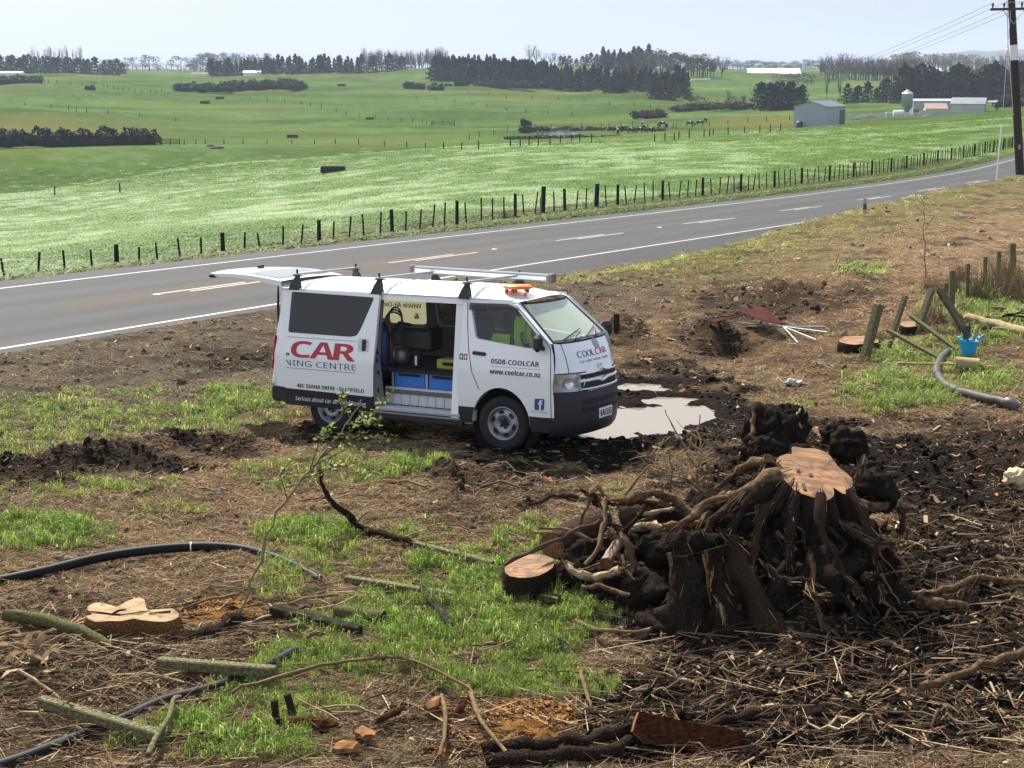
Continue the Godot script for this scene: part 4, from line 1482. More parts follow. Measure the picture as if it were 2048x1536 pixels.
	field_fence("fence posts along the pond's near side", [[1022, 294], [1060, 293], [1100, 290], [1140, 283], [1180, 285]], 9)
	for e in [[110, 392], [240, 386]]:
		var o := put("lone_post", post_mesh(1.2, 0.09), M.post)
		o.position = ground_at(e[0], e[1])
		tag(o, "lone fence post in the left pasture, %s" % ["the taller nearer one" if e[0] == 110 else "the smaller one towards the middle"], "post")

func field_fence(label: String, line: Array, n: int):
	var t := thing("field_fence", label, "fence")
	var m := post_mesh(1.25, 0.10, 5)
	var total := line.size() - 1.0
	for i in n:
		var f := total * i / (n - 1.0)
		var a: Array = line[mini(int(f), line.size() - 2)]
		var b: Array = line[mini(int(f), line.size() - 2) + 1]
		var fr := f - mini(int(f), line.size() - 2)
		var p := ground_at(lerpf(a[0], b[0], fr) + rng.randf_range(-4, 4), lerpf(a[1], b[1], fr))
		var o := put("post", m, M.post, t)
		o.position = p
		o.scale = Vector3(1.0, rng.randf_range(0.85, 1.1), 1.0) * (1.0 + maxf(0.0, (-p.z - 400.0) / 900.0))

func make_cow() -> Node3D:
	var t := thing("cow", "", "cow")
	var black := mat(lin(0.012, 0.011, 0.011), 0.7)
	# one surface: body, neck lowered to graze, head, tail, four legs meeting the trunk
	var b := MB.new()
	b.tube([Vector3(-0.95, 1.05, 0), Vector3(-0.8, 1.06, 0), Vector3(-0.3, 0.98, 0), Vector3(0.25, 0.96, 0), Vector3(0.65, 1.04, 0), Vector3(0.85, 0.98, 0), Vector3(1.08, 0.68, 0), Vector3(1.24, 0.40, 0), Vector3(1.36, 0.22, 0), Vector3(1.42, 0.12, 0)], [0.12, 0.30, 0.37, 0.38, 0.34, 0.26, 0.17, 0.14, 0.12, 0.07], 10)
	for lg in [[-0.78, -0.2], [-0.78, 0.2], [0.58, -0.18], [0.58, 0.18]]:
		var hind: bool = lg[0] < 0
		b.tube([Vector3(lg[0], 0.95, lg[1]), Vector3(lg[0] + (0.08 if hind else 0.0), 0.62, lg[1]), Vector3(lg[0] - (0.07 if hind else 0.0), 0.40, lg[1]), Vector3(lg[0], 0.0, lg[1])], [0.2, 0.12, 0.075, 0.06], 7)
	b.tube([Vector3(-0.98, 1.15, 0), Vector3(-1.06, 0.9, 0), Vector3(-1.05, 0.5, 0)], [0.035, 0.025, 0.04], 5)
	for s in [-1.0, 1.0]:
		b.tube([Vector3(1.2, 0.46, s * 0.1), Vector3(1.18, 0.48, s * 0.28)], [0.05, 0.02], 5)
	put("body", b.done(), black, t)
	var p := MB.new()
	p.tube([Vector3(-0.2, 1.02, 0), Vector3(-0.02, 1.02, 0), Vector3(0.16, 1.02, 0)], [0.34, 0.39, 0.34], 10, false)
	put("white_patch", p.done(), mat(lin(0.5, 0.48, 0.45), 0.8), t)
	t.scale = Vector3.ONE * 1.05
	return t

# ------------------------------------------------------------------ the van (x forward from the front axle, y up, z to the van's right)
const VAN_T := Transform3D(Vector3(0.875, 0.0227, 0.4836), Vector3(0.003, 0.9986, -0.0524), Vector3(-0.4841, 0.0473, 0.8737), Vector3(0.265, 0.03, -19.819))

func hw(x: float, y: float) -> float:       # half width of the body
	var w := 0.845 - maxf(0.0, y - 1.0) * 0.155 - maxf(0.0, 0.6 - y) * 0.06
	if x > 0.52: w -= 0.5 * pow(x - 0.52, 2.0)
	if x < -3.15: w -= 0.35 * pow(-3.15 - x, 2.0)
	return w

func rect_poly(x0: float, y0: float, x1: float, y1: float) -> PackedVector2Array:
	return PackedVector2Array([Vector2(x0, y0), Vector2(x1, y0), Vector2(x1, y1), Vector2(x0, y1)])

func ccw(p: PackedVector2Array) -> PackedVector2Array:
	if Geometry2D.is_polygon_clockwise(p): p.reverse()
	return p

func rounded(p: Array, r: float) -> PackedVector2Array:
	var out := PackedVector2Array()
	var n := p.size()
	for i in n:
		var a: Vector2 = p[(i + n - 1) % n]
		var b: Vector2 = p[i]
		var c: Vector2 = p[(i + 1) % n]
		var ra := minf(r, a.distance_to(b) * 0.45)
		var rc := minf(r, c.distance_to(b) * 0.45)
		var s := b + (a - b).normalized() * ra
		var e := b + (c - b).normalized() * rc
		for k in 5:
			var t := k / 4.0
			out.append(s.lerp(b, t).lerp(b.lerp(e, t), t))
	return ccw(out)

# a skin over part of the side: the outline less its holes, cut into small cells that follow the body's curve; side +1 right, -1 left
func skin(mb: MB, outline: PackedVector2Array, holes: Array, off: float, side := 1.0, cell := 0.16):
	outline = ccw(outline)
	var lo := outline[0]
	var hi := outline[0]
	for p in outline:
		lo = lo.min(p)
		hi = hi.max(p)
	mb.smooth()
	var x := lo.x
	while x < hi.x:
		var y := lo.y
		while y < hi.y:
			var pieces := Geometry2D.intersect_polygons(outline, rect_poly(x, y, minf(x + cell, hi.x), minf(y + cell, hi.y)))
			for h in holes:
				var next: Array[PackedVector2Array] = []
				for q in pieces:
					for r in Geometry2D.clip_polygons(q, h): next.append(r)
				pieces = next
			for q in pieces:
				var tr := Geometry2D.triangulate_polygon(q)
				for i in range(0, tr.size(), 3):
					var a := skin_point(q[tr[i]], off, side)
					var b := skin_point(q[tr[i + 1]], off, side)
					var c := skin_point(q[tr[i + 2]], off, side)
					var n := (b - a).cross(c - a)
					if n.z * side < 0.0: mb.tri(a, b, c)
					else: mb.tri(a, c, b)
			y += cell
		x += cell

func skin_point(p: Vector2, off: float, side: float) -> Vector3:
	return Vector3(p.x, p.y, (hw(p.x, p.y) + off) * side)

func rim_strip(mb: MB, outline: PackedVector2Array, off0: float, off1: float, side := 1.0, lowest := -9.0):   # the edge that gives a panel or an opening its thickness
	mb.flat()
	for i in outline.size():
		var a := outline[i]
		var b := outline[(i + 1) % outline.size()]
		if minf(a.y, b.y) < lowest: continue
		mb.quad(skin_point(a, off0, side), skin_point(b, off0, side), skin_point(b, off1, side), skin_point(a, off1, side))

func front_x(y: float) -> float:
	var t := [[0.20, 0.90], [0.26, 0.965], [0.36, 0.995], [0.60, 1.0], [0.74, 0.99], [0.80, 0.975], [0.97, 0.945], [1.15, 0.885], [1.27, 0.825], [1.345, 0.775], [1.80, 0.265], [1.86, 0.19]]
	if y <= t[0][0]: return t[0][1]
	for i in t.size() - 1:
		if y <= t[i + 1][0]:
			return lerpf(t[i][1], t[i + 1][1], (y - t[i][0]) / (t[i + 1][0] - t[i][0]))
	return 0.19

func front_z(y: float) -> float:       # half width at which the front meets the side
	if y > 1.345: return lerpf(0.705, 0.60, (y - 1.345) / 0.455)
	return lerpf(0.705, 0.775, clampf((1.345 - y) / 0.35, 0.0, 1.0)) if y > 0.995 else 0.80

func front_point(y: float, f: float, off := 0.0) -> Vector3:    # f from -1 (left) to 1 (right)
	var c := lerpf(0.285, 0.125, clampf((y - 0.8) / 0.55, 0.0, 1.0))
	var x := front_x(y) - c * pow(absf(f), 3.2)
	return Vector3(x + off * (1.0 - 0.35 * f * f), y, f * (front_z(y) + off * 0.4 * absf(f)))

func front_patch(mb: MB, y0: float, y1: float, f0: float, f1: float, off: float, ny := 4, nf := 14):
	mb.smooth()
	for i in ny:
		for k in nf:
			var ya := lerpf(y0, y1, i / float(ny))
			var yb := lerpf(y0, y1, (i + 1) / float(ny))
			var fa := lerpf(f0, f1, k / float(nf))
			var fb := lerpf(f0, f1, (k + 1) / float(nf))
			mb.quad(front_point(ya, fa, off), front_point(ya, fb, off), front_point(yb, fb, off), front_point(yb, fa, off))

func roof_y(x: float, z: float) -> float:
	var edge := 1.84 - 0.04 * smoothstep(-0.25, 0.2, x) - 0.01 * smoothstep(-3.2, -3.4, x)
	var mid := 1.965 - 0.105 * smoothstep(-0.5, 0.32, x) - 0.05 * smoothstep(-3.0, -3.4, x)
	var q := z / 0.71
	return edge + (mid - edge) * (1.0 - pow(absf(q), 2.3))

func letters(text: String, bold := false) -> Mesh:
	var m := TextMesh.new()
	var f := SystemFont.new()
	f.font_names = PackedStringArray(["Droid Sans"])
	f.font_weight = 700 if bold else 400
	m.font = f
	m.text = text
	m.font_size = 64
	m.pixel_size = 0.01
	m.depth = 0.02
	m.horizontal_alignment = HORIZONTAL_ALIGNMENT_LEFT
	return m

func side_text(van: Node3D, called: String, text: String, bold: bool, x0: float, x1: float, y0: float, y1: float, off: float, m: Material, skew := 0.0, side := 1.0):
	var mesh := letters(text, bold)
	var box := mesh.get_aabb()
	var sx := (x1 - x0) / box.size.x
	var sy := (y1 - y0) / box.size.y
	var o := put(called, mesh, m, van)
	var ym := (y0 + y1) * 0.5
	var xm := (x0 + x1) * 0.5
	var slope := (hw(xm, ym + 0.05) - hw(xm, ym - 0.05)) / 0.1
	var b := Basis(Vector3(sx * side, 0, 0), Vector3(skew * sy, sy, slope * sy * side), Vector3(0, 0, 0.12 * side))
	var anchor := Vector3(xm, ym, (hw(xm, ym) + off) * side)
	o.transform = Transform3D(b, anchor - b * (box.position + box.size * 0.5))

func front_text(van: Node3D, called: String, text: String, y0: float, y1: float, f0: float, f1: float, bold: bool, red_from := 99, mat_a: Material = null, mat_b: Material = null):
	for i in text.length():      # f falls from the van's right (picture left) to its left
		if text[i] == " ": continue
		var mesh := letters(text[i], bold)
		var box := mesh.get_aabb()
		var step := (f1 - f0) / text.length()
		var f := f0 + (i + 0.5) * step
		var ym := (y0 + y1) * 0.5
		var p := front_point(ym, f, 0.004)
		var along := (front_point(ym, f - 0.02, 0.004) - front_point(ym, f + 0.02, 0.004)).normalized()
		var up := (front_point(ym + 0.02, f, 0.004) - front_point(ym - 0.02, f, 0.004)).normalized()
		var wide := absf(step) * front_z(ym) * (0.88 if text[i] != "-" and text[i] != "I" else 0.4)
		var b := Basis(along * wide / box.size.x, up * (y1 - y0) * (0.25 if text[i] == "-" else 1.0) / box.size.y, along.cross(up) * 0.1)
		var o := put(called, mesh, mat_b if i >= red_from else mat_a, van)
		o.transform = Transform3D(b, p - b * (box.position + box.size * 0.5))

func at_van(o: Node3D, local: Transform3D) -> Node3D:
	o.transform = VAN_T * local
	return o

func wheel(van: Node3D, x: float, s: float, steer := 0.0):
	var w := Node3D.new()
	w.name = "wheel"
	van.add_child(w, true)
	w.transform = Transform3D(Basis.from_euler(Vector3(0, steer, 0)), Vector3(x, 0.33, 0.70 * s)) * Transform3D(Basis(Vector3(1, 0, 0), Vector3(0, 0, s), Vector3(0, -s, 0)), Vector3.ZERO)
	var t := MB.new()
	t.lathe([Vector2(0.205, 0.085), Vector2(0.25, 0.10), Vector2(0.30, 0.098), Vector2(0.325, 0.08), Vector2(0.333, 0.04), Vector2(0.333, -0.04), Vector2(0.325, -0.08), Vector2(0.30, -0.098), Vector2(0.22, -0.1)], 40)
	for i in 48:
		var a := TAU * i / 48.0
		t.box(Vector3(0.012, 0.15, 0.03), Transform3D(Basis.from_euler(Vector3(0, -a, 0)), Vector3(cos(a), 0, sin(a)) * 0.331))
	put("tyre", t.done(), M.rubber, w)
	var r := MB.new()
	r.lathe([Vector2(0.212, 0.08), Vector2(0.208, 0.092), Vector2(0.195, 0.09), Vector2(0.185, 0.06), Vector2(0.17, 0.05)], 40)
	r.lathe([Vector2(0.175, 0.048), Vector2(0.135, 0.068), Vector2(0.085, 0.072), Vector2(0.07, 0.056), Vector2(0.0, 0.056)], 40)
	r.lathe([Vector2(0.21, 0.02), Vector2(0.21, -0.09)], 30)
	put("rim", r.done(), M.alloy, w)
	for i in 6:
		var a := TAU * i / 6.0 + 0.3
		var h := MB.new()
		h.lathe([Vector2(0.032, 0.0), Vector2(0.0, 0.001)], 12, Transform3D(Basis.from_euler(Vector3(0, -a, 0)) * Basis.from_scale(Vector3(0.8, 1, 1.35)), Vector3(cos(a) * 0.142, 0.069, sin(a) * 0.142)))
		put("vent_hole", h.done(), M.dark, w)
	for i in 5:
		var a := TAU * i / 5.0
		var h := MB.new()
		h.lathe([Vector2(0.012, 0.05), Vector2(0.012, 0.075), Vector2(0.0, 0.078)], 6, Transform3D(Basis.IDENTITY, Vector3(cos(a) * 0.055, 0.0, sin(a) * 0.055)))
		put("wheel_nut", h.done(), M.dark, w)
	var c := MB.new()
	c.lathe([Vector2(0.04, 0.055), Vector2(0.036, 0.09), Vector2(0.0, 0.094)], 16)
	put("hub_cap", c.done(), M.dark, w)

func build_van():
	var van := thing("van", "white work van with sliding door open, tailgate raised and roof racks", "van")
	van.transform = VAN_T
	# openings and outlines on the side (x, y)
	var cab_win := rounded([Vector2(-0.49, 1.775), Vector2(0.02, 1.785), Vector2(0.17, 1.735), Vector2(0.53, 1.39), Vector2(0.585, 1.30), Vector2(0.36, 1.28), Vector2(-0.385, 1.36)], 0.05)
	var slide_win := rounded([Vector2(-3.175, 1.815), Vector2(-1.875, 1.795), Vector2(-2.04, 1.40), Vector2(-2.10, 1.30), Vector2(-2.20, 1.28), Vector2(-3.185, 1.285)], 0.035)
	var arch := PackedVector2Array()
	for i in 17:
		var a := PI * i / 16.0
		arch.append(Vector2(cos(a) * 0.405, 0.33 + sin(a) * 0.45))
	arch.append(Vector2(-0.405, 0.0))
	arch.append(Vector2(0.405, 0.0))
	arch = ccw(arch)
	var rear_arch := PackedVector2Array()
	for i in 17:
		var a := PI * i / 16.0
		rear_arch.append(Vector2(-2.57 + cos(a) * 0.40, 0.33 + sin(a) * 0.40))
	rear_arch.append(Vector2(-2.97, 0.0))
	rear_arch.append(Vector2(-2.17, 0.0))
	rear_arch = ccw(rear_arch)
	var front_edge: Array = []
	for i in 8:
		var y := lerpf(0.46, 1.345, i / 7.0)
		front_edge.append(Vector2(front_point(y, 1.0).x + 0.012, y))
	var body := MB.new()
	# cab side with pillar
	var cab: Array = [Vector2(-0.60, 0.51), Vector2(-0.60, 1.80), Vector2(0.10, 1.80), Vector2(0.155, 1.79)]
	front_edge.reverse()
	cab.append_array(front_edge)
	cab.append_array([Vector2(0.40, 0.46), Vector2(-0.36, 0.51)])
	for s in [1.0, -1.0]:
		skin(body, PackedVector2Array(cab), [cab_win, arch], 0.0, s, 0.1)
		rim_strip(body, cab_win, 0.0, -0.05, s)
		rim_strip(body, arch, 0.0, -0.10, s, 0.2)
	# side rail over the openings, rear quarters, pillar between
	skin(body, rect_poly(-3.40, 1.765, 0.10, 1.845), [], -0.004, 1.0)
	var quarter := rounded([Vector2(-3.36, 1.80), Vector2(-3.41, 1.45), Vector2(-3.465, 1.06), Vector2(-3.465, 0.55), Vector2(-1.84, 0.52), Vector2(-1.84, 1.80)], 0.02)
	skin(body, quarter, [rear_arch], -0.006, 1.0)
	# left side: closed, with two windows
	var lw1 := rounded([Vector2(-3.15, 1.70), Vector2(-2.02, 1.70), Vector2(-2.04, 1.30), Vector2(-3.15, 1.30)], 0.06)
	var lw2 := rounded([Vector2(-1.88, 1.70), Vector2(-0.74, 1.70), Vector2(-0.78, 1.30), Vector2(-1.86, 1.30)], 0.06)
	skin(body, rounded([Vector2(-3.36, 1.845), Vector2(-3.465, 1.06), Vector2(-3.465, 0.55), Vector2(-0.60, 0.51), Vector2(-0.60, 1.845)], 0.02), [lw1, lw2, rear_arch], -0.004, -1.0)
	skin(body, rect_poly(-0.62, 1.765, 0.10, 1.845), [], -0.006, -1.0)
	# inner faces of the opening's pillars and the raised sill
	body.box(Vector3(0.10, 1.42, 0.10), Transform3D(Basis.from_euler(Vector3(-0.10, 0, 0)), Vector3(-0.655, 1.06, 0.725)))
	body.box(Vector3(0.06, 1.3, 0.08), Transform3D(Basis.from_euler(Vector3(-0.10, 0, 0)), Vector3(-1.87, 1.13, 0.74)))
	# front: hood
	front_patch(body, 0.975, 1.345, -1.0, 1.0, 0.0, 7, 40)
	front_patch(body, 0.745, 0.98, -0.45, 0.45, -0.02, 3, 16)
	# strips beside the windscreen
	for s in [-1.0, 1.0]:
		body.smooth()
		for i in 6:
			var ya := lerpf(1.345, 1.80, i / 6.0)
			var yb := lerpf(1.345, 1.80, (i + 1) / 6.0)
			var pa := front_point(ya, s)
			var pb := front_point(yb, s)
			var qa := Vector3(pa.x - 0.028, ya, hw(pa.x - 0.03, ya) * s)
			var qb := Vector3(pb.x - 0.028, yb, hw(pb.x - 0.03, yb) * s)
			body.quad(pa, qa, qb, pb)
	put("body", body.done(), M.paint, van)
	var roof := MB.new()
	roof.smooth()
	var nx := 60
	var nz := 48
	for i in nx:
		for k in nz:
			var q := []
			for e in [[0, 0], [1, 0], [1, 1], [0, 1]]:
				var zf: float = -1.0 + 2.0 * (k + e[1]) / nz
				var xf := 0.268 - 0.125 * pow(absf(zf), 3.0)
				var x := lerpf(-3.41, xf, pow((i + e[0]) / float(nx), 0.9))
				var z: float = zf * lerpf(0.715, 0.612, smoothstep(-0.5, 0.18, x) * 0.9)
				var rib := 0.0045 * smoothstep(-0.2, 0.5, sin(z * TAU / 0.16)) * smoothstep(-0.35, -0.6, x) * smoothstep(-3.3, -3.2, x) * (1.0 - smoothstep(0.52, 0.58, absf(z)))
				q.append(Vector3(x, roof_y(x, z) + rib, z))
			roof.quad(q[0], q[1], q[2], q[3])
	put("roof", roof.done(), M.paint, van)
	var gut := MB.new()
	for s in [-1.0, 1.0]:
		gut.tube([Vector3(-3.38, 1.846, 0.722 * s), Vector3(-1.8, 1.848, 0.722 * s), Vector3(-0.5, 1.848, 0.720 * s), Vector3(-0.1, 1.835, 0.70 * s), Vector3(0.14, 1.805, 0.63 * s)], [0.012], 6)
	put("gutter", gut.done(), M.paint, van)
	var joint := MB.new()
	for line in [[Vector2(-0.53, 1.80), Vector2(-0.51, 1.53), Vector2(-0.47, 1.23), Vector2(-0.40, 0.94), Vector2(-0.30, 0.74)], [Vector2(0.16, 1.78), Vector2(0.52, 1.45), Vector2(0.655, 1.30), Vector2(0.675, 1.10), Vector2(0.685, 0.8), Vector2(0.69, 0.46)]]:
		var path := []
		for i in line.size() - 1:
			for k in 5: path.append(skin_point(line[i].lerp(line[i + 1], k / 5.0), 0.0005, 1.0))
		path.append(skin_point(line[line.size() - 1], 0.0005, 1.0))
		joint.tube(path, [0.005], 4, false)
	var hj := []
	for i in 9: hj.append(front_point(lerpf(0.98, 1.335, i / 8.0), lerpf(0.80, 0.87, i / 8.0) , 0.001))
	joint.tube(hj, [0.005], 4, false)
	put("panel_gap", joint.done(), M.dark, van)
	# dark lower skirts, arch liners, underside
	var sk := MB.new()
	skin(sk, rounded([Vector2(-3.46, 0.56), Vector2(-1.84, 0.52), Vector2(-1.84, 0.38), Vector2(-2.8, 0.32), Vector2(-3.2, 0.33), Vector2(-3.46, 0.41)], 0.02), [rear_arch], 0.006, 1.0)
	put("lower_skirt", sk.done(), M.navy, van)
	sk = MB.new()
	skin(sk, rect_poly(-0.60, 0.31, -0.36, 0.512), [arch], 0.0, 1.0)
	put("lower_skirt", sk.done(), M.navy, van)
	sk = MB.new()
	skin(sk, PackedVector2Array([Vector2(0.36, 0.27), Vector2(0.71, 0.27), Vector2(0.71, 0.47), Vector2(0.36, 0.47)]), [arch], -0.01, 1.0)
	put("lower_skirt", sk.done(), M.navy, van)
	sk = MB.new()
	skin(sk, rect_poly(-3.46, 0.33, -0.36, 0.52), [rear_arch, arch], 0.0, -1.0)
	put("lower_skirt", sk.done(), M.navy, van)
	var under := MB.new()
	under.box(Vector3(3.0, 0.12, 1.3), Transform3D(Basis.IDENTITY, Vector3(-1.9, 0.36, 0)))
	for s in [-1.0, 1.0]:
		under.lathe([Vector2(0.41, -0.16), Vector2(0.41, 0.12), Vector2(0.0, 0.12)], 24, Transform3D(Basis(Vector3(1, 0, 0), Vector3(0, 0, -s), Vector3(0, s, 0)), Vector3(0, 0.33, 0.66 * s)))
	put("underbody", under.done(), M.dark, van)
	# rear bumper and tail lamp
	var rb := MB.new()
	rb.box(Vector3(0.18, 0.24, 1.62), Transform3D(Basis.IDENTITY, Vector3(-3.45, 0.46, 0)), 0.05)
	put("rear_bumper", rb.done(), M.navy, van)
	for s in [-1.0, 1.0]:
		var tl := MB.new()
		tl.box(Vector3(0.06, 0.46, 0.10), Transform3D(Basis.from_euler(Vector3(-0.05 * s, 0, -0.1)), Vector3(-3.46, 1.0, 0.765 * s)), 0.025)
		var lamp := put("tail_lamp", tl.done(), M.red_lamp, van)
		var wl := MB.new()
		wl.box(Vector3(0.04, 0.10, 0.09), Transform3D(Basis.from_euler(Vector3(-0.05 * s, 0, -0.1)), Vector3(-3.475, 0.92, 0.772 * s)), 0.02)
		put("clear_lens", wl.done(), M.white, lamp)
		var pil := MB.new()
		pil.box(Vector3(0.06, 1.3, 0.07), Transform3D(Basis.from_euler(Vector3(-0.12 * s, 0, -0.06)), Vector3(-3.42, 1.22, 0.73 * s)), 0.02)
		put("rear_pillar", pil.done(), M.paint, van)
	# sliding door: slid back along the side, standing proud of it
	var door_outline := rounded([Vector2(-1.80, 1.835), Vector2(-1.81, 1.42), Vector2(-1.815, 1.09), Vector2(-1.83, 0.535), Vector2(-3.225, 0.555), Vector2(-3.23, 1.28), Vector2(-3.18, 1.835)], 0.03)
	var door_low := rounded([Vector2(-1.83, 0.535), Vector2(-1.83, 0.37), Vector2(-2.4, 0.335), Vector2(-3.22, 0.335), Vector2(-3.225, 0.553)], 0.02)
	var d := MB.new()
	skin(d, door_outline, [slide_win], 0.055, 1.0, 0.1)
	rim_strip(d, door_outline, 0.055, 0.012)
	rim_strip(d, slide_win, 0.055, 0.03)
	# the door's thick front edge that faces the opening
	var edge := MB.new()
	var de := []
	for i in 9:
		var y := lerpf(0.42, 1.80, i / 8.0)
		de.append(y)
	edge.smooth()
	for i in 8:
		var ya: float = de[i]
		var yb: float = de[i + 1]
		var xa := -1.82 + 0.06 * (1.0 - smoothstep(0.5, 1.15, ya)) + 0.02
		var xb := -1.82 + 0.06 * (1.0 - smoothstep(0.5, 1.15, yb)) + 0.02
		edge.quad(Vector3(-1.82, ya, hw(-1.8, ya) + 0.052), Vector3(-1.82, yb, hw(-1.8, yb) + 0.052), Vector3(xb, yb, hw(-1.8, yb) - 0.06), Vector3(xa, ya, hw(-1.8, ya) - 0.06))
	var door := put("sliding_door", d.done(), M.paint, van)
	put("door_edge", edge.done(), M.inner, door)
	for y in [0.62, 0.85, 1.0, 1.1]:
		var l := MB.new()
		l.box(Vector3(0.012, 0.05, 0.03), Transform3D(Basis.IDENTITY, Vector3(-1.785 if y < 0.9 else -1.80, y, hw(-1.8, y) - 0.005)))
		put("latch", l.done(), M.dark, door)
	var ls := MB.new()
	skin(ls, door_low, [], 0.056, 1.0)
	rim_strip(ls, door_low, 0.056, 0.012)
	put("skirt", ls.done(), M.navy, door)
	var g := MB.new()
	skin(g, slide_win, [], 0.043, 1.0)
	put("window", g.done(), M.tint, door)
	var hd := MB.new()
	hd.box(Vector3(0.06, 0.145, 0.025), Transform3D(Basis.from_euler(Vector3(-0.13, 0, 0)), Vector3(-1.975, 1.19, hw(-2, 1.19) + 0.065)), 0.012)
	put("handle", hd.done(), M.plastic, door)
	var hp := MB.new()
	skin(hp, rounded([Vector2(-2.07, 1.27), Vector2(-1.90, 1.27), Vector2(-1.90, 1.10), Vector2(-2.07, 1.10)], 0.04), [], 0.0565, 1.0)
	put("handle_recess", hp.done(), mat(lin(0.55, 0.56, 0.57), 0.35), door)
	# lettering on the door
	side_text(van, "lettering", "C", true, -3.115, -2.79, 0.972, 1.188, 0.0565, M.red_print, 0.10)
	side_text(van, "lettering", "A", true, -2.80, -2.42, 0.975, 1.188, 0.0565, M.red_print, 0.10)
	side_text(van, "lettering", "R", true, -2.435, -2.09, 0.975, 1.188, 0.0565, M.red_print, 0.10)
	var dash := MB.new()
	skin(dash, rect_poly(-3.19, 0.99, -3.135, 1.022), [], 0.0568, 1.0)
	put("lettering", dash.done(), M.blue_print, van)
	side_text(van, "lettering", "ING CENTRE", false, -3.085, -2.085, 0.857, 0.932, 0.0565, M.blue_print)
	var stroke := MB.new()
	skin(stroke, PackedVector2Array([Vector2(-3.19, 0.93), Vector2(-3.175, 0.93), Vector2(-3.128, 0.872), Vector2(-3.128, 0.93), Vector2(-3.112, 0.93), Vector2(-3.112, 0.857), Vector2(-3.13, 0.857), Vector2(-3.19, 0.915)]), [], 0.0568, 1.0)
	put("lettering", stroke.done(), M.blue_print, van)
	for y in [1.228, 0.825]:
		var rl := MB.new()
		skin(rl, rect_poly(-3.19, y - 0.003, -2.095, y + 0.003), [], 0.0568, 1.0)
		put("rule", rl.done(), M.blue_print, van)
	side_text(van, "lettering", "48C DIANA DRIVE - GLENFIELD", true, -3.02, -1.97, 0.578, 0.628, 0.0565, M.black_print)
	side_text(van, "lettering", "Serious about car air-conditioning", false, -3.05, -1.945, 0.385, 0.462, 0.0575, M.white_print, 0.12)
	# cab door lettering and marks
	side_text(van, "lettering", "0508-COOLCAR", true, -0.14, 0.525, 1.068, 1.13, 0.002, M.black_print)
	side_text(van, "lettering", "www.coolcar.co.nz", true, -0.15, 0.55, 0.945, 1.01, 0.002, M.black_print)
	var rule := MB.new()
	skin(rule, rect_poly(-0.15, 1.036, 0.55, 1.041), [], 0.002, 1.0)
	put("rule", rule.done(), M.grey_print, van)
	var fb := MB.new()
	skin(fb, rounded([Vector2(0.475, 0.685), Vector2(0.61, 0.69), Vector2(0.60, 0.55), Vector2(0.47, 0.545)], 0.02), [], 0.002, 1.0, 0.05)
	put("badge", fb.done(), mat(lin(0.035, 0.06, 0.26), 0.4), van)
	side_text(van, "lettering", "f", true, 0.525, 0.585, 0.55, 0.672, 0.004, M.white_print)
	side_text(van, "lettering", "follow us on facebook", false, 0.425, 0.645, 0.52, 0.536, 0.002, M.grey_print)
	for k in 2:
		var sb := MB.new()
		var x0 := -0.59 + k * 0.06
		skin(sb, rect_poly(x0, 1.09, x0 + 0.052, 1.165), [], 0.0015, 1.0)
		put("sticker", sb.done(), [M.black_print, M.red_print][k], van)
		var sc := MB.new()
		skin(sc, rect_poly(x0 + 0.019, 1.10, x0 + 0.033, 1.155), [], 0.0028, 1.0)
		skin(sc, rect_poly(x0 + 0.008, 1.12, x0 + 0.044, 1.135), [], 0.003, 1.0)
		put("sticker", sc.done(), M.white_print, van)
	# cab glass, mirror, handle, weather shield
	for s in [1.0, -1.0]:
		var cg := MB.new()
		skin(cg, cab_win, [], -0.02, s)
		put("window", cg.done(), M.glass, van)
		var mir := Node3D.new()
		mir.name = "mirror"
		van.add_child(mir, true)
		mir.position = Vector3(0.56, 1.37, 0.93 * s)
		var mh := MB.new()
		mh.box(Vector3(0.11, 0.21, 0.20), Transform3D(Basis.from_euler(Vector3(0, 0.5 * s, -0.1)), Vector3.ZERO), 0.045)
		mh.tube([Vector3(0, -0.05, -0.05 * s), Vector3(0.0, -0.09, -0.16 * s)], [0.03], 8)
		put("housing", mh.done(), M.plastic, mir)
		var mg := MB.new()
		mg.box(Vector3(0.004, 0.17, 0.15), Transform3D(Basis.from_euler(Vector3(0, 0.5 * s, -0.1)), Vector3(-0.055, 0, 0)))
		put("glass", mg.done(), M.chrome, mir)
	var ws := MB.new()
	skin(ws, rounded([Vector2(-0.50, 1.79), Vector2(0.04, 1.80), Vector2(0.20, 1.745), Vector2(0.17, 1.70), Vector2(0.0, 1.74), Vector2(-0.50, 1.70)], 0.02), [], 0.014, 1.0)
	put("weather_shield", ws.done(), glass(Color(0.01, 0.01, 0.012), 0.8), van)
	var dh := MB.new()
	dh.box(Vector3(0.19, 0.045, 0.03), Transform3D(Basis.from_euler(Vector3(-0.1, 0, -0.05)), Vector3(-0.31, 1.182, hw(-0.3, 1.18) + 0.012)), 0.012)
	put("handle", dh.done(), M.plastic, van)
	# windscreen, wipers, cowl
	var wsn := MB.new()
	front_patch(wsn, 1.372, 1.79, -0.97, 0.97, -0.006, 10, 30)
	put("windscreen", wsn.done(), glass(Color(0.78, 0.85, 0.76), 0.56), van)
	var seal := MB.new()
	for s in [-1.0, 1.0]:
		var path := []
		for i in 9: path.append(front_point(lerpf(1.345, 1.80, i / 8.0), 0.985 * s, 0.0))
		seal.tube(path, [0.014], 5, false)
	for y in [1.35, 1.797]:
		var path := []
		for i in 21: path.append(front_point(y, -0.99 + i * 0.099, 0.0))
		seal.tube(path, [0.014], 5, false)
	put("windscreen_seal", seal.done(), M.plastic, van)
	var cowl := MB.new()
	front_patch(cowl, 1.335, 1.378, -0.93, 0.93, 0.004, 2, 24)
	put("cowl", cowl.done(), M.plastic, van)
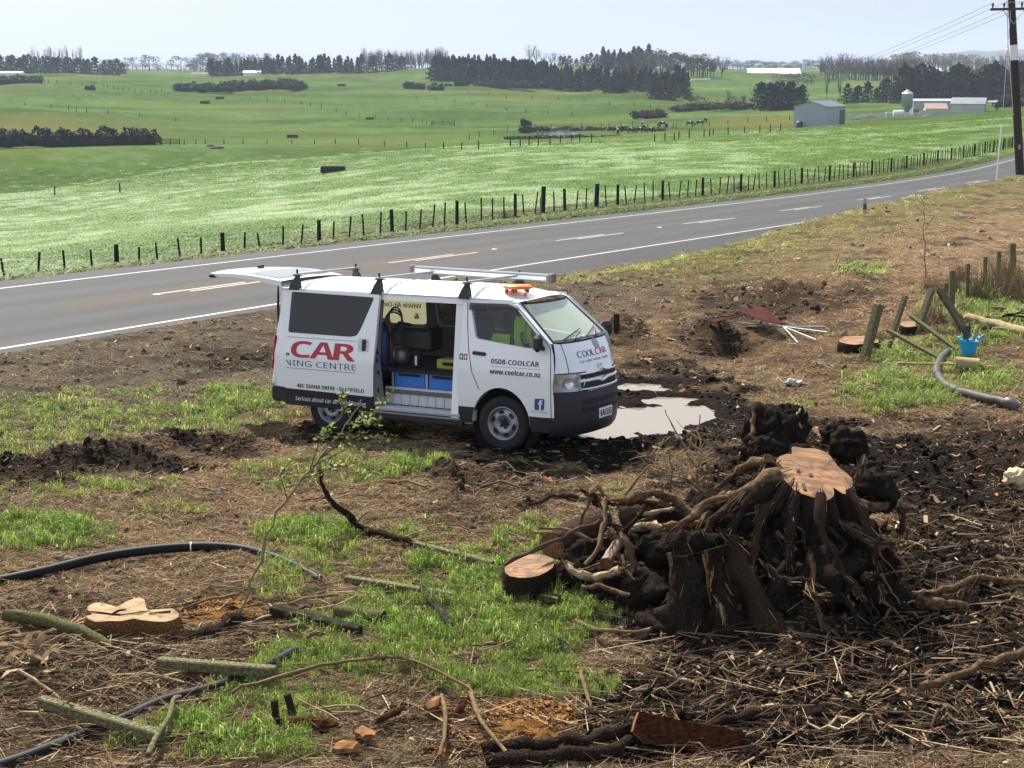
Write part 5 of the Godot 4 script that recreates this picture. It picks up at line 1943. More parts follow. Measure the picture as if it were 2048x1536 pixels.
	for e in [[0.62, 0.12], [-0.12, -0.62]]:
		var wp := MB.new()
		wp.tube([front_point(1.37, e[0] - 0.12, 0.03), front_point(1.40, e[0] - 0.2, 0.04), front_point(1.45, e[1] - 0.05, 0.03)], [0.013, 0.012, 0.008], 5)
		wp.tube([front_point(1.385, e[0] + 0.12, 0.02), front_point(1.47, e[1] - 0.1, 0.02)], [0.008], 5)
		put("wiper", wp.done(), M.plastic, van)
	# front: bumper, grille, lamps, plate
	var bp := MB.new()
	front_patch(bp, 0.22, 0.752, -1.02, 1.02, 0.012, 9, 44)
	bp.flat()
	for k in 44:
		var fa := -1.02 + 2.04 * k / 44.0
		var fb2 := -1.02 + 2.04 * (k + 1) / 44.0
		bp.quad(front_point(0.752, fa, 0.012), front_point(0.752, fb2, 0.012), front_point(0.752, fb2, -0.05), front_point(0.752, fa, -0.05))
	var bumper := put("front_bumper", bp.done(), mat(lin(0.014, 0.016, 0.022), 0.45), van)
	for y in [[0.60, 0.66], [0.50, 0.56]]:
		var sl := MB.new()
		front_patch(sl, y[0], y[1], -0.62, 0.62, 0.014, 2, 24)
		put("intake", sl.done(), M.dark, bumper)
	for e in [[0.905, 0.955, 0.0], [0.795, 0.86, 0.0]]:
		var gr := MB.new()
		front_patch(gr, e[0], e[1], -0.60, 0.60, 0.006, 3, 24)
		put("grille", gr.done(), M.dark, van)
	for y in [0.965, 0.882, 0.78]:
		var br := MB.new()
		var path := []
		for i in 25:
			var f := -0.62 + i * 0.0517
			path.append(front_point(y + (0.035 * exp(-pow(f / 0.12, 2.0)) if y > 0.95 else (-0.03 * exp(-pow(f / 0.12, 2.0)) if y > 0.85 else 0.0)), f, 0.01))
		br.tube(path, [0.014 if y != 0.882 else 0.02], 6)
		put("grille_bar", br.done(), M.paint if y == 0.882 else M.chrome, van)
	for i in 3:
		var ring := MB.new()
		var rx: float = [0.055, 0.022, 0.04][i]
		var ry: float = [0.038, 0.034, 0.014][i]
		var path := []
		for k in 21:
			var a := TAU * k / 20.0
			path.append(front_point(1.02 + (0.018 if i == 2 else 0.0), 0.0, 0.012) + Vector3(-sin(a) * ry * 0.3, sin(a) * ry, cos(a) * rx))
		ring.tube(path, [0.006], 5, false)
		put("emblem", ring.done(), M.chrome, van)
	for s in [-1.0, 1.0]:
		var hl := Node3D.new()
		hl.name = "headlight"
		van.add_child(hl, true)
		var back := MB.new()
		front_patch(back, 0.757, 0.985, 0.47 * s, 1.0 * s, -0.035, 3, 12)
		put("housing", back.done(), mat(lin(0.38, 0.39, 0.41), 0.3, 0.6), hl)
		for e in [[0.60, 0.875, 0.075, 0], [0.80, 0.865, 0.065, 0], [0.93, 0.90, 0.04, 1]]:
			var bowl := MB.new()
			var p := front_point(e[1], e[0] * s, -0.03)
			var nrm := Vector3(0.8, 0.1, 0.55 * s * e[0]).normalized()
			var bx := nrm.cross(Vector3.UP).normalized()
			bowl.lathe([Vector2(0.0, -0.01), Vector2(e[2] * 0.5, 0.0), Vector2(e[2], 0.03)], 18, Transform3D(Basis(bx, nrm, bx.cross(nrm)), p))
			put("reflector", bowl.done(), M.chrome if e[3] == 0 else mat(lin(0.6, 0.35, 0.15), 0.2, 0.5), hl)
		var lens := MB.new()
		front_patch(lens, 0.757, 0.985, 0.47 * s, 1.0 * s, 0.004, 4, 12)
		put("lens", lens.done(), M.lamp_glass, hl)
		var hr := MB.new()
		var path := []
		for i in 13: path.append(front_point(0.985, lerpf(0.47, 1.0, i / 12.0) * s, 0.003))
		hr.tube(path, [0.008], 5, false)
		path = []
		for i in 13: path.append(front_point(0.757, lerpf(0.47, 1.0, i / 12.0) * s, 0.003))
		hr.tube(path, [0.008], 5, false)
		path = []
		for i in 5: path.append(front_point(lerpf(0.757, 0.985, i / 4.0), 0.47 * s, 0.003))
		hr.tube(path, [0.008], 5, false)
		put("surround", hr.done(), M.plastic, hl)
	var plate := MB.new()
	plate.box(Vector3(0.012, 0.125, 0.36), Transform3D(Basis.IDENTITY, Vector3(1.018, 0.455, 0.0)), 0.004)
	var pl := put("number_plate", plate.done(), M.white, van)
	var txt := letters("KAG555", true)
	var tb := txt.get_aabb()
	var pt := put("lettering", txt, M.black_print, pl)
	var pbasis := Basis(Vector3(0, 0, -0.31 / tb.size.x), Vector3(0, 0.08 / tb.size.y, 0), Vector3(0.1, 0, 0))
	pt.transform = Transform3D(pbasis, Vector3(1.026, 0.455, 0) - pbasis * (tb.position + tb.size * 0.5))
	front_text(van, "lettering", "COOLCAR", 1.155, 1.235, 0.60, -0.44, false, 4, M.blue_print, M.red_print)
	front_text(van, "lettering", "AIR-CONDITIONING CENTRE", 1.095, 1.122, 0.58, -0.42, false, 99, M.grey_print)
	var ball := MB.new()
	var bq := front_point(1.285, -0.15, 0.004)
	ball.lathe([Vector2(0.0, 0.004), Vector2(0.075, 0.0)], 20, Transform3D(Basis(Vector3(0, 0, -1), (front_point(1.30, -0.15, 0.1) - front_point(1.30, -0.15, 0.0)).normalized().lerp(Vector3.UP, 0.4).normalized(), Vector3(0.5, -0.8, 0)).orthonormalized(), bq))
	put("badge", ball.done(), M.grey_print, van)
	for s in [-1.0, 1.0]:
		wheel(van, 0.0, s, 0.06)
		wheel(van, -2.57, s)
	build_van_inside(van)
	build_van_roof(van)

func build_van_inside(van: Node3D):
	var floor_ := MB.new()
	floor_.box(Vector3(2.75, 0.04, 1.36), Transform3D(Basis.IDENTITY, Vector3(-2.05, 0.86, -0.05)))
	put("load_floor", floor_.done(), M.dark, van)
	var cabf := MB.new()
	cabf.box(Vector3(1.25, 0.04, 1.4), Transform3D(Basis.IDENTITY, Vector3(0.0, 0.84, 0.0)))
	cabf.box(Vector3(0.05, 0.48, 1.4), Transform3D(Basis.IDENTITY, Vector3(-0.64, 0.63, 0.0)))
	put("cab_floor", cabf.done(), M.dark, van)
	# stepped well at the opening
	var well := MB.new()
	well.box(Vector3(1.25, 0.02, 0.62), Transform3D(Basis.IDENTITY, Vector3(-1.22, 0.405, 0.52)))
	well.box(Vector3(1.25, 0.24, 0.02), Transform3D(Basis.from_euler(Vector3(-0.12, 0, 0)), Vector3(-1.22, 0.52, 0.585)))
	put("step_well", well.done(), mat(lin(0.50, 0.52, 0.53), 0.5), van)
	for i in 9:
		var cr := MB.new()
		cr.box(Vector3(0.012, 0.2, 0.012), Transform3D(Basis.from_euler(Vector3(-0.12, 0, 0)), Vector3(-1.72 + i * 0.128, 0.52, 0.6)))
		put("well_rib", cr.done(), mat(lin(0.42, 0.44, 0.45), 0.5), van)
	var sill := MB.new()
	sill.box(Vector3(1.24, 0.045, 0.10), Transform3D(Basis.IDENTITY, Vector3(-1.20, 0.385, 0.80)), 0.012)
	put("sill", sill.done(), mat(lin(0.35, 0.37, 0.38), 0.4), van)
	var rail := MB.new()
	rail.box(Vector3(1.27, 0.02, 0.03), Transform3D(Basis.IDENTITY, Vector3(-1.20, 0.345, 0.845)))
	put("step_trim", rail.done(), M.alloy, van)
	var sk := MB.new()
	sk.box(Vector3(1.30, 0.07, 0.05), Transform3D(Basis.IDENTITY, Vector3(-1.20, 0.30, 0.80)))
	put("sill_skirt", sk.done(), M.navy, van)
	# drawer unit with two blue drawers
	var unit := Node3D.new()
	unit.name = "drawer_unit"
	van.add_child(unit, true)
	unit.position = Vector3(-1.225, 0.75, 0.55)
	var fr := MB.new()
	for e in [[0.0, 0.115, 1.04, 0.022], [0.0, -0.125, 1.04, 0.022]]:
		fr.box(Vector3(e[2], e[3], 0.06), Transform3D(Basis.IDENTITY, Vector3(e[0], e[1], 0)))
	for x in [-0.51, 0.0, 0.51]:
		fr.box(Vector3(0.03, 0.218, 0.056), Transform3D(Basis.IDENTITY, Vector3(x, -0.005, 0)))
	put("frame", fr.done(), M.steel, unit)
	var bk := MB.new()
	bk.box(Vector3(1.2, 0.25, 0.02), Transform3D(Basis.IDENTITY, Vector3(0, 0, -0.12)))
	put("back", bk.done(), M.dark, unit)
	var lip := MB.new()
	lip.box(Vector3(1.18, 0.05, 0.08), Transform3D(Basis.IDENTITY, Vector3(0.0, -0.165, 0.03)), 0.01)
	put("bottom_rail", lip.done(), mat(lin(0.10, 0.105, 0.11), 0.5), unit)
	for s in [-1.0, 1.0]:
		var dr := MB.new()
		dr.box(Vector3(0.45, 0.205, 0.03), Transform3D(Basis.IDENTITY, Vector3(0.255 * s, -0.005, 0.012)), 0.006)
		var dw := put("drawer", dr.done(), M.blue, unit)
		var h := MB.new()
		h.box(Vector3(0.33, 0.032, 0.02), Transform3D(Basis.IDENTITY, Vector3(0.255 * s, 0.052, 0.034)), 0.008)
		put("handle", h.done(), M.dark, dw)
	# left inner wall, glazed, with the sign on the rear pane
	var lw1 := rounded([Vector2(-3.15, 1.70), Vector2(-2.02, 1.70), Vector2(-2.04, 1.30), Vector2(-3.15, 1.30)], 0.06)
	var lw2 := rounded([Vector2(-1.88, 1.70), Vector2(-0.74, 1.70), Vector2(-0.78, 1.30), Vector2(-1.86, 1.30)], 0.06)
	var wl := MB.new()
	skin(wl, rect_poly(-3.38, 0.80, -0.62, 1.80), [lw1, lw2], -0.06, -1.0)
	put("inner_wall", wl.done(), M.inner, van)
	var sg := MB.new()
	skin(sg, lw1, [], -0.02, -1.0)
	var signm := mat(lin(0.42, 0.42, 0.27), 0.6)
	signm.backlight_enabled = true
	signm.backlight = Color(0.6, 0.6, 0.48)
	put("window_sign", sg.done(), signm, van)
	side_text(van, "lettering", "Vehicle Air-Conditioning", true, -3.12, -2.12, 1.50, 1.59, -0.032, M.black_print, 0.0, -1.0)
	side_text(van, "lettering", "&", true, -2.26, -2.17, 1.37, 1.45, -0.032, M.black_print, 0.0, -1.0)
	var g2 := MB.new()
	skin(g2, lw2, [], -0.02, -1.0)
	put("window", g2.done(), M.tint, van)
	var lining := MB.new()
	lining.smooth()
	for i in 14:
		for k in 10:
			var q := []
			for e in [[0, 0], [1, 0], [1, 1], [0, 1]]:
				var x := lerpf(-3.36, 0.02, (i + e[0]) / 14.0)
				var z := lerpf(-0.66, 0.66, (k + e[1]) / 10.0)
				q.append(Vector3(x, roof_y(x, z) - 0.05, z))
			lining.quad(q[0], q[3], q[2], q[1])
	put("roof_lining", lining.done(), M.inner, van)
	# seats, wheel and dash in the cab
	for s in [-0.42, 0.40]:
		var seat := Node3D.new()
		seat.name = "seat"
		van.add_child(seat, true)
		seat.position = Vector3(-0.2, 0.9, s)
		var c := MB.new()
		c.box(Vector3(0.5, 0.16, 0.48), Transform3D(Basis.IDENTITY, Vector3(0.0, 0.1, 0)), 0.05)
		put("cushion", c.done(), M.dark, seat)
		c = MB.new()
		c.box(Vector3(0.13, 0.56, 0.46), Transform3D(Basis.from_euler(Vector3(0, 0, 0.2)), Vector3(-0.28, 0.42, 0)), 0.05)
		put("backrest", c.done(), M.dark, seat)
		c = MB.new()
		c.box(Vector3(0.09, 0.17, 0.26), Transform3D(Basis.from_euler(Vector3(0, 0, 0.2)), Vector3(-0.35, 0.78, 0)), 0.04)
		put("headrest", c.done(), M.dark, seat)
	var dash := MB.new()
	dash.box(Vector3(0.36, 0.42, 1.3), Transform3D(Basis.from_euler(Vector3(0, 0, -0.25)), Vector3(0.50, 1.10, 0)), 0.1)
	put("dashboard", dash.done(), M.plastic, van)
	var stw := MB.new()
	var path := []
	for i in 25:
		var a := TAU * i / 24.0
		path.append(Vector3(0.2, 1.28, 0.40) + Vector3(-0.6 * sin(a), 0.8 * sin(a), 0).normalized() * 0.19 * absf(sin(a)) * signf(1.0) * (1.0 if sin(a) >= 0 else 1.0) + Vector3(0, 0, cos(a) * 0.19))
	stw.tube(path, [0.016], 6, false)
	put("steering_wheel", stw.done(), M.plastic, van)
	# a high visibility vest over the driver's seat
	var vest := thing("safety_vest", "bright yellow green safety vest hung over the driver's seat in the van", "vest")
	vest.transform = VAN_T
	var vm := MB.new()
	vm.smooth()
	var ns := FastNoiseLite.new()
	ns.seed = 4
	ns.frequency = 5.0
	for band in [[-0.02, 0.13, 1.62, 1.20, 0.43], [-0.30, -0.05, 1.40, 1.20, 0.50], [0.04, 0.20, 1.56, 1.30, 0.40]]:
		for i in 7:
			for k in 4:
				var q := []
				for e in [[0, 0], [1, 0], [1, 1], [0, 1]]:
					var t: float = (i + e[0]) / 7.0
					var w: float = (k + e[1]) / 4.0
					var x := lerpf(band[0], band[1], w) + 0.05 * t
					var y := lerpf(band[2], band[3], t)
					q.append(Vector3(x - 0.03 * sin(t * 3.0), y, band[4] + 0.07 * t + 0.035 * ns.get_noise_2d(x * 3.0, y * 2.0)))
				vm.quad(q[0], q[1], q[2], q[3])
	put("cloth", vm.done(), M.hivis, vest)
	# gear carried in the load bay: each its own thing
	var tb := thing("tool_box", "yellow green tool box at the front end of the van's load floor", "tool box")
	at_van(tb, Transform3D(Basis.IDENTITY, Vector3(-0.98, 0.88, 0.30)))
	var m := MB.new()
	m.box(Vector3(0.40, 0.13, 0.24), Transform3D(Basis.IDENTITY, Vector3(0, 0.07, 0)), 0.015)
	put("body", m.done(), mat(lin(0.34, 0.32, 0.06), 0.5), tb)
	m = MB.new()
	m.box(Vector3(0.24, 0.04, 0.02), Transform3D(Basis.IDENTITY, Vector3(0.02, 0.08, 0.13)), 0.008)
	put("handle", m.done(), M.dark, tb)
	var gb := thing("gas_bottle", "blue gas bottle standing behind the slid back door", "gas bottle")
	at_van(gb, Transform3D(Basis.IDENTITY, Vector3(-2.12, 0.88, 0.22)))
	m = MB.new()
	m.lathe([Vector2(0.12, 0), Vector2(0.125, 0.05), Vector2(0.125, 0.40), Vector2(0.09, 0.48), Vector2(0.03, 0.50), Vector2(0.03, 0.55), Vector2(0, 0.55)], 18)
	put("bottle", m.done(), mat(lin(0.015, 0.05, 0.18), 0.4), gb)
	m = MB.new()
	m.tube([Vector3(-0.07, 0.52, 0), Vector3(0, 0.58, 0), Vector3(0.08, 0.53, 0)], [0.018], 6)
	put("valve", m.done(), M.alloy, gb)
	var br := thing("broom", "wooden handled broom leaning upright in the load bay", "broom")
	at_van(br, Transform3D(Basis.from_euler(Vector3(0, 0, 0.06)), Vector3(-1.97, 0.88, 0.22)))
	m = MB.new()
	m.tube([Vector3(0, 0.1, 0), Vector3(-0.03, 0.62, 0)], [0.02], 7)
	put("handle", m.done(), mat(lin(0.35, 0.13, 0.06), 0.7), br)
	m = MB.new()
	m.box(Vector3(0.22, 0.1, 0.05), Transform3D(Basis.IDENTITY, Vector3(0, 0.05, 0)), 0.01)
	put("head", m.done(), M.rust, br)
	var mc := thing("vacuum_machine", "dark machine with a silver drum on the load floor", "machine")
	at_van(mc, Transform3D(Basis.IDENTITY, Vector3(-1.66, 0.88, 0.18)))
	m = MB.new()
	m.box(Vector3(0.46, 0.30, 0.35), Transform3D(Basis.IDENTITY, Vector3(0.05, 0.34, -0.1)), 0.04)
	put("cabinet", m.done(), mat(lin(0.03, 0.03, 0.032), 0.5), mc)
	m = MB.new()
	m.lathe([Vector2(0.0, 0.0), Vector2(0.11, 0.0), Vector2(0.12, 0.05), Vector2(0.12, 0.15), Vector2(0.08, 0.19), Vector2(0.0, 0.20)], 18, Transform3D(Basis.IDENTITY, Vector3(-0.1, 0.04, 0.14)))
	put("drum", m.done(), mat(lin(0.12, 0.12, 0.125), 0.3, 0.6), mc)
	m = MB.new()
	m.tube([Vector3(-0.2, 0.25, 0.1), Vector3(-0.28, 0.4, 0.1), Vector3(-0.2, 0.55, 0.05), Vector3(-0.05, 0.52, 0.0)], [0.02], 7)
	put("hose", m.done(), M.plastic, mc)
	var sp := thing("spray_can", "black can with white print standing beside the silver drum", "can")
	at_van(sp, Transform3D(Basis.IDENTITY, Vector3(-1.50, 0.88, 0.34)))
	m = MB.new()
	m.lathe([Vector2(0.0, 0.0), Vector2(0.055, 0.0), Vector2(0.055, 0.17), Vector2(0.03, 0.2), Vector2(0.02, 0.22), Vector2(0.0, 0.22)], 14)
	put("can", m.done(), M.dark, sp)
	m = MB.new()
	m.box(Vector3(0.03, 0.12, 0.004), Transform3D(Basis.IDENTITY, Vector3(0, 0.09, 0.055)))
	put("print", m.done(), M.white_print, sp)
	var co := thing("coiled_hoses", "coil of dark hoses hung on the rack inside the van", "hose coil")
	at_van(co, Transform3D(Basis.IDENTITY, Vector3(-2.0, 1.48, 0.1)))
	for i in 3:
		m = MB.new()
		path = []
		for k in 19:
			var a := TAU * k / 18.0
			path.append(Vector3(cos(a) * (0.10 + i * 0.02), sin(a) * 0.13 - i * 0.03, 0.02 * i))
		m.tube(path, [0.012], 6, false)
		put("hose", m.done(), mat(lin(0.10, 0.13, 0.2), 0.4), co)

func build_van_roof(van: Node3D):
	# raised tailgate
	var tg := MB.new()
	var up_n := 16
	var out_n := 12
	tg.smooth()
	for layer in 2:
		for i in out_n:
			for k in up_n:
				var q := []
				for e in [[0, 0], [1, 0], [1, 1], [0, 1]]:
					var t: float = (i + e[0]) / float(out_n)
					var zf: float = -1.0 + 2.0 * (k + e[1]) / float(up_n)
					q.append(tail_point(t, zf, layer))
				if layer == 0: tg.quad(q[0], q[1], q[2], q[3])
				else: tg.quad(q[0], q[3], q[2], q[1])
	tg.flat()
	for s in [-1.0, 1.0]:
		for i in out_n:
			tg.quad(tail_point(i / 12.0, s, 0), tail_point((i + 1) / 12.0, s, 0), tail_point((i + 1) / 12.0, s, 1), tail_point(i / 12.0, s, 1))
	for k in up_n:
		var z0 := -1.0 + 2.0 * k / up_n
		var z1 := -1.0 + 2.0 * (k + 1) / up_n
		tg.quad(tail_point(1.0, z0, 0), tail_point(1.0, z1, 0), tail_point(1.0, z1, 1), tail_point(1.0, z0, 1))
	var gate := put("tailgate", tg.done(), M.paint, van)
	var tw := MB.new()
	tw.smooth()
	for i in 5:
		for k in 8:
			var q := []
			for e in [[0, 0], [1, 0], [1, 1], [0, 1]]:
				q.append(tail_point(lerpf(0.10, 0.52, (i + e[0]) / 5.0), lerpf(-0.82, 0.82, (k + e[1]) / 8.0), 0) + Vector3(0, 0.006, 0))
			tw.quad(q[0], q[1], q[2], q[3])
	put("window", tw.done(), mat(lin(0.20, 0.22, 0.23), 0.05), gate)
	var th := MB.new()
	th.box(Vector3(0.10, 0.05, 0.08), Transform3D(Basis.IDENTITY, tail_point(0.97, 0.96, 1) + Vector3(0, 0.0, 0)), 0.015)
	put("bump_stop", th.done(), M.plastic, gate)
	var lk := MB.new()
	lk.box(Vector3(0.06, 0.05, 0.10), Transform3D(Basis.IDENTITY, tail_point(0.8, -0.2, 0) + Vector3(0, 0.02, 0)), 0.012)
	put("handle", lk.done(), M.plastic, gate)
	for s in [-1.0, 1.0]:
		var gs := MB.new()
		gs.tube([Vector3(-3.42, 1.35, 0.735 * s), Vector3(-3.43, 1.6, 0.735 * s), tail_point(0.05, 0.98 * s, 1)], [0.02, 0.02, 0.011], 7)
		put("gas_strut", gs.done(), M.plastic, van)
	# three roof bars on feet
	for x in [-3.155, -1.867, -0.572]:
		var rack := Node3D.new()
		rack.name = "roof_bar"
		van.add_child(rack, true)
		rack.position = Vector3(x, 0, 0)
		var bar := MB.new()
		bar.box(Vector3(0.055, 0.03, 1.46), Transform3D(Basis.IDENTITY, Vector3(0, 2.035, 0)), 0.008)
		put("bar", bar.done(), M.alloy, rack)
		for s in [-1.0, 1.0]:
			var ft := MB.new()
			ft.smooth()
			var p := [[1.835, 0.075, 0.10, 0.725], [1.88, 0.07, 0.085, 0.715], [1.95, 0.05, 0.06, 0.69], [2.00, 0.03, 0.04, 0.67], [2.03, 0.03, 0.04, 0.665]]
			for i in p.size() - 1:
				for k in 4:
					var c := [[-1, -1], [1, -1], [1, 1], [-1, 1]]
					var a: Array = c[k]
					var b: Array = c[(k + 1) % 4]
					ft.flat()
					ft.quad(Vector3(a[0] * p[i][1], p[i][0], (p[i][3] + a[1] * p[i][2] * 0.5) * s), Vector3(b[0] * p[i][1], p[i][0], (p[i][3] + b[1] * p[i][2] * 0.5) * s), Vector3(b[0] * p[i + 1][1], p[i + 1][0], (p[i + 1][3] + b[1] * p[i + 1][2] * 0.5) * s), Vector3(a[0] * p[i + 1][1], p[i + 1][0], (p[i + 1][3] + a[1] * p[i + 1][2] * 0.5) * s))
			put("foot", ft.done(), M.plastic, rack)
			var kn := MB.new()
			kn.box(Vector3(0.13, 0.014, 0.05), Transform3D(Basis.IDENTITY, Vector3(0, 2.015, 0.665 * s)))
			kn.tube([Vector3(0, 2.05, 0.675 * s), Vector3(0, 2.10, 0.675 * s)], [0.014], 6)
			put("clamp", kn.done(), M.plastic, rack)
	# rolled awning box along the left
	var aw := thing("awning_box", "long grey and white awning box clamped along the far side of the van roof", "awning")
	aw.transform = VAN_T
	var a := Vector3(-2.20, 2.055, -0.66)
	var b := Vector3(-0.06, 2.02, -0.62)
	var ax := bar_between(a, b, 0.1, 0.1)
	var m := MB.new()
	m.box(Vector3(0.10, 0.10, a.distance_to(b)), ax, 0.015)
	put("case", m.done(), mat(lin(0.18, 0.19, 0.20), 0.4), aw)
	m = MB.new()
	m.box(Vector3(0.10, 0.05, a.distance_to(b) - 0.12), Transform3D(ax.basis, ax.origin + Vector3(0, -0.005, 0.010)))
	put("roll", m.done(), M.iron_white, aw)
	for e in [a, b]:
		m = MB.new()
		m.box(Vector3(0.125, 0.125, 0.07), Transform3D(ax.basis, e), 0.015)
		put("end_cap", m.done(), mat(lin(0.10, 0.105, 0.11), 0.5), aw)
	# orange beacon
	var bc := thing("beacon", "flat orange warning beacon on the front of the van roof", "beacon")
	at_van(bc, Transform3D(Basis.IDENTITY, Vector3(-0.06, roof_y(-0.06, 0.30) + 0.025, 0.30)))
	m = MB.new()
	m.lathe([Vector2(0.0, 0.03), Vector2(0.165, 0.03), Vector2(0.185, 0.04), Vector2(0.185, 0.06), Vector2(0.16, 0.075), Vector2(0.0, 0.08)], 28)
	put("lens", m.done(), M.beacon, bc)
	for i in 5:
		var an := TAU * i / 5.0
		var f := MB.new()
		f.box(Vector3(0.03, 0.05, 0.03), Transform3D(Basis.IDENTITY, Vector3(cos(an) * 0.14, 0.012, sin(an) * 0.14)))
		put("foot", f.done(), mat(lin(0.25, 0.07, 0.03), 0.5), bc)

func tail_point(t: float, zf: float, layer: int) -> Vector3:    # t from the hinge to the free end
	var x := -3.40 - 1.24 * t
	var y := 1.935 + 0.065 * t + 0.03 * sin(t * PI) - (0.07 if layer == 1 else 0.0) * (1.0 - 0.5 * t) + 0.02 * (1.0 - zf * zf)
	return Vector3(x + 0.10 * pow(absf(zf), 3.0) * t, y, zf * lerpf(0.70, 0.76, t))

# ------------------------------------------------------------------ stumps, logs, roots
func on_plane(px: float, py: float, c: Vector3, n: Vector3) -> Vector3:
	var d := ray(px, py)
	var o := Vector3(0, CAM_Y, 0)
	return o + d * ((c - o).dot(n) / d.dot(n))

func outline3(list: Array, c: Vector3, n: Vector3, per := 4) -> Array:     # a closed smooth outline on a plane
	var pts := []
	for e in list: pts.append(on_plane(e[0], e[1], c, n))
	var out := []
	var k := pts.size()
	for i in k:
		for j in per:
			var t := j / float(per)
			out.append((pts[i] as Vector3).cubic_interpolate(pts[(i + 1) % k], pts[(i + k - 1) % k], pts[(i + 2) % k], t))
	return out

func face_mesh(pts: Array, n: Vector3) -> ArrayMesh:      # the sawn face, slightly uneven, mapped flat
	var c := Vector3.ZERO
	for p in pts: c += p
	c /= pts.size()
	var ax := n.cross(Vector3(0, 0, -1)).normalized()
	var ay := n.cross(ax)
	var r := 0.0
	for p in pts: r = maxf(r, (p - c).length())
	var mb := MB.new()
	mb.smooth()
	var uv := func(p: Vector3) -> Vector2: return Vector2(0.5 + (p - c).dot(ax) / r * 0.5, 0.5 + (p - c).dot(ay) / r * 0.5)
	var rings := 5
	var wob := func(p: Vector3, f: float) -> Vector3: return p + n * 0.012 * n1.get_noise_2d(p.x * 9.0, p.z * 9.0) * f
	for i in pts.size():
		var a: Vector3 = pts[i]
		var b: Vector3 = pts[(i + 1) % pts.size()]
		for k in rings:
			var f0 := k / float(rings)
			var f1 := (k + 1) / float(rings)
			var p0: Vector3 = wob.call(c.lerp(a, f0), 1.0 - f0)
			var p1: Vector3 = wob.call(c.lerp(a, f1), 1.0 - f1)
			var p2: Vector3 = wob.call(c.lerp(b, f1), 1.0 - f1)
			var p3: Vector3 = wob.call(c.lerp(b, f0), 1.0 - f0)
			mb.tri_uv(p0, p1, p2, uv.call(p0), uv.call(p1), uv.call(p2))
			if k > 0: mb.tri_uv(p0, p2, p3, uv.call(p0), uv.call(p2), uv.call(p3))
	return mb.done()

func flare_mesh(pts: Array, n: Vector3, flare: float, sink: float, ridges: float, seed_: int, curve := 1.6) -> ArrayMesh:   # bark that spreads from the sawn face down into the ground
	var c := Vector3.ZERO
	for p in pts: c += p
	c /= pts.size()
	var ns := FastNoiseLite.new()
	ns.seed = seed_
	ns.frequency = 1.0
	ns.fractal_octaves = 3
	var mb := MB.new()
	mb.smooth()
	var steps := 16
	var grid := []
	for k in steps + 1:
		var t := k / float(steps)
		var row := []
		for i in pts.size():
			var p: Vector3 = pts[i]
			var out := (p - c) * Vector3(1, 0, 1)
			var g := minf(ground_y(p.x, p.z), p.y - 0.1) - sink
			var y := lerpf(p.y, g, t)
			var a := atan2(out.z, out.x)
			var ridge := ns.get_noise_2d(cos(a) * 2.6 + 3.0, sin(a) * 2.6)
			var f := 1.0 + flare * pow(t, curve) * (1.0 + 0.9 * ridge) + 0.05 * sin(minf(t * 8.0, 1.5))
			f += ridges * ns.get_noise_3d(cos(a) * 5.0, t * 1.3, sin(a) * 5.0) * minf(1.0, t * 4.0)
			f += ridges * 0.4 * ns.get_noise_3d(cos(a) * 14.0, t * 5.0, sin(a) * 14.0) * minf(1.0, t * 4.0)
			row.append(Vector3(c.x + out.x * f, y - 0.02 * t, c.z + out.z * f))
		grid.append(row)
	for k in steps:
		for i in pts.size():
			var j := (i + 1) % pts.size()
			mb.quad(grid[k][i], grid[k][j], grid[k + 1][j], grid[k + 1][i])
	return mb.done()

func wiggle(a: Vector3, b: Vector3, n: int, amp: float, seed_: int) -> Array:
	var r := RandomNumberGenerator.new()
	r.seed = seed_
	var out := []
	var off := Vector3.ZERO
	var l := a.distance_to(b)
	for i in n + 1:
		var t := i / float(n)
		if i > 0 and i < n: off = off * 0.6 + Vector3(r.randf_range(-1, 1), r.randf_range(-0.6, 0.6), r.randf_range(-1, 1)) * amp * l
		out.append(a.lerp(b, t) + off * sin(t * PI))
	return out

func pxd(list: Array, seed_ := 0, amp := 0.03) -> Array:     # [px, py, metres ahead] -> a slightly wandering path
	var pts := []
	for e in list: pts.append(on_d(e[0], e[1], e[2]))
	var out := []
	for i in pts.size() - 1:
		var w := wiggle(pts[i], pts[i + 1], 4, amp, seed_ + i)
		if i > 0: w.remove_at(0)
		out.append_array(w)
	return out

func taper(n: int, r0: float, r1: float, seed_ := 0, rough := 0.18) -> Array:
	var r := RandomNumberGenerator.new()
	r.seed = seed_
	var out := []
	for i in n: out.append(lerpf(r0, r1, i / float(n - 1)) * (1.0 + r.randf_range(-rough, rough)))
	return out

var root_points := []
func root_part(parent: Node, called: String, list: Array, r0: float, r1: float, m: Material, seed_: int, sides := 8) -> MeshInstance3D:
	var path := pxd(list, seed_, 0.075)
	var mb := MB.new()
	mb.tube(path, taper(path.size(), r0, r1, seed_, 0.26), sides, true, 0.30, seed_)
	if r0 > 0.024:
		for i in path.size(): root_points.append([path[i], path[mini(i + 1, path.size() - 1)] - path[maxi(i - 1, 0)], lerpf(r0, r1, i / float(path.size()))])
	return put(called, mb.done(), m, parent)

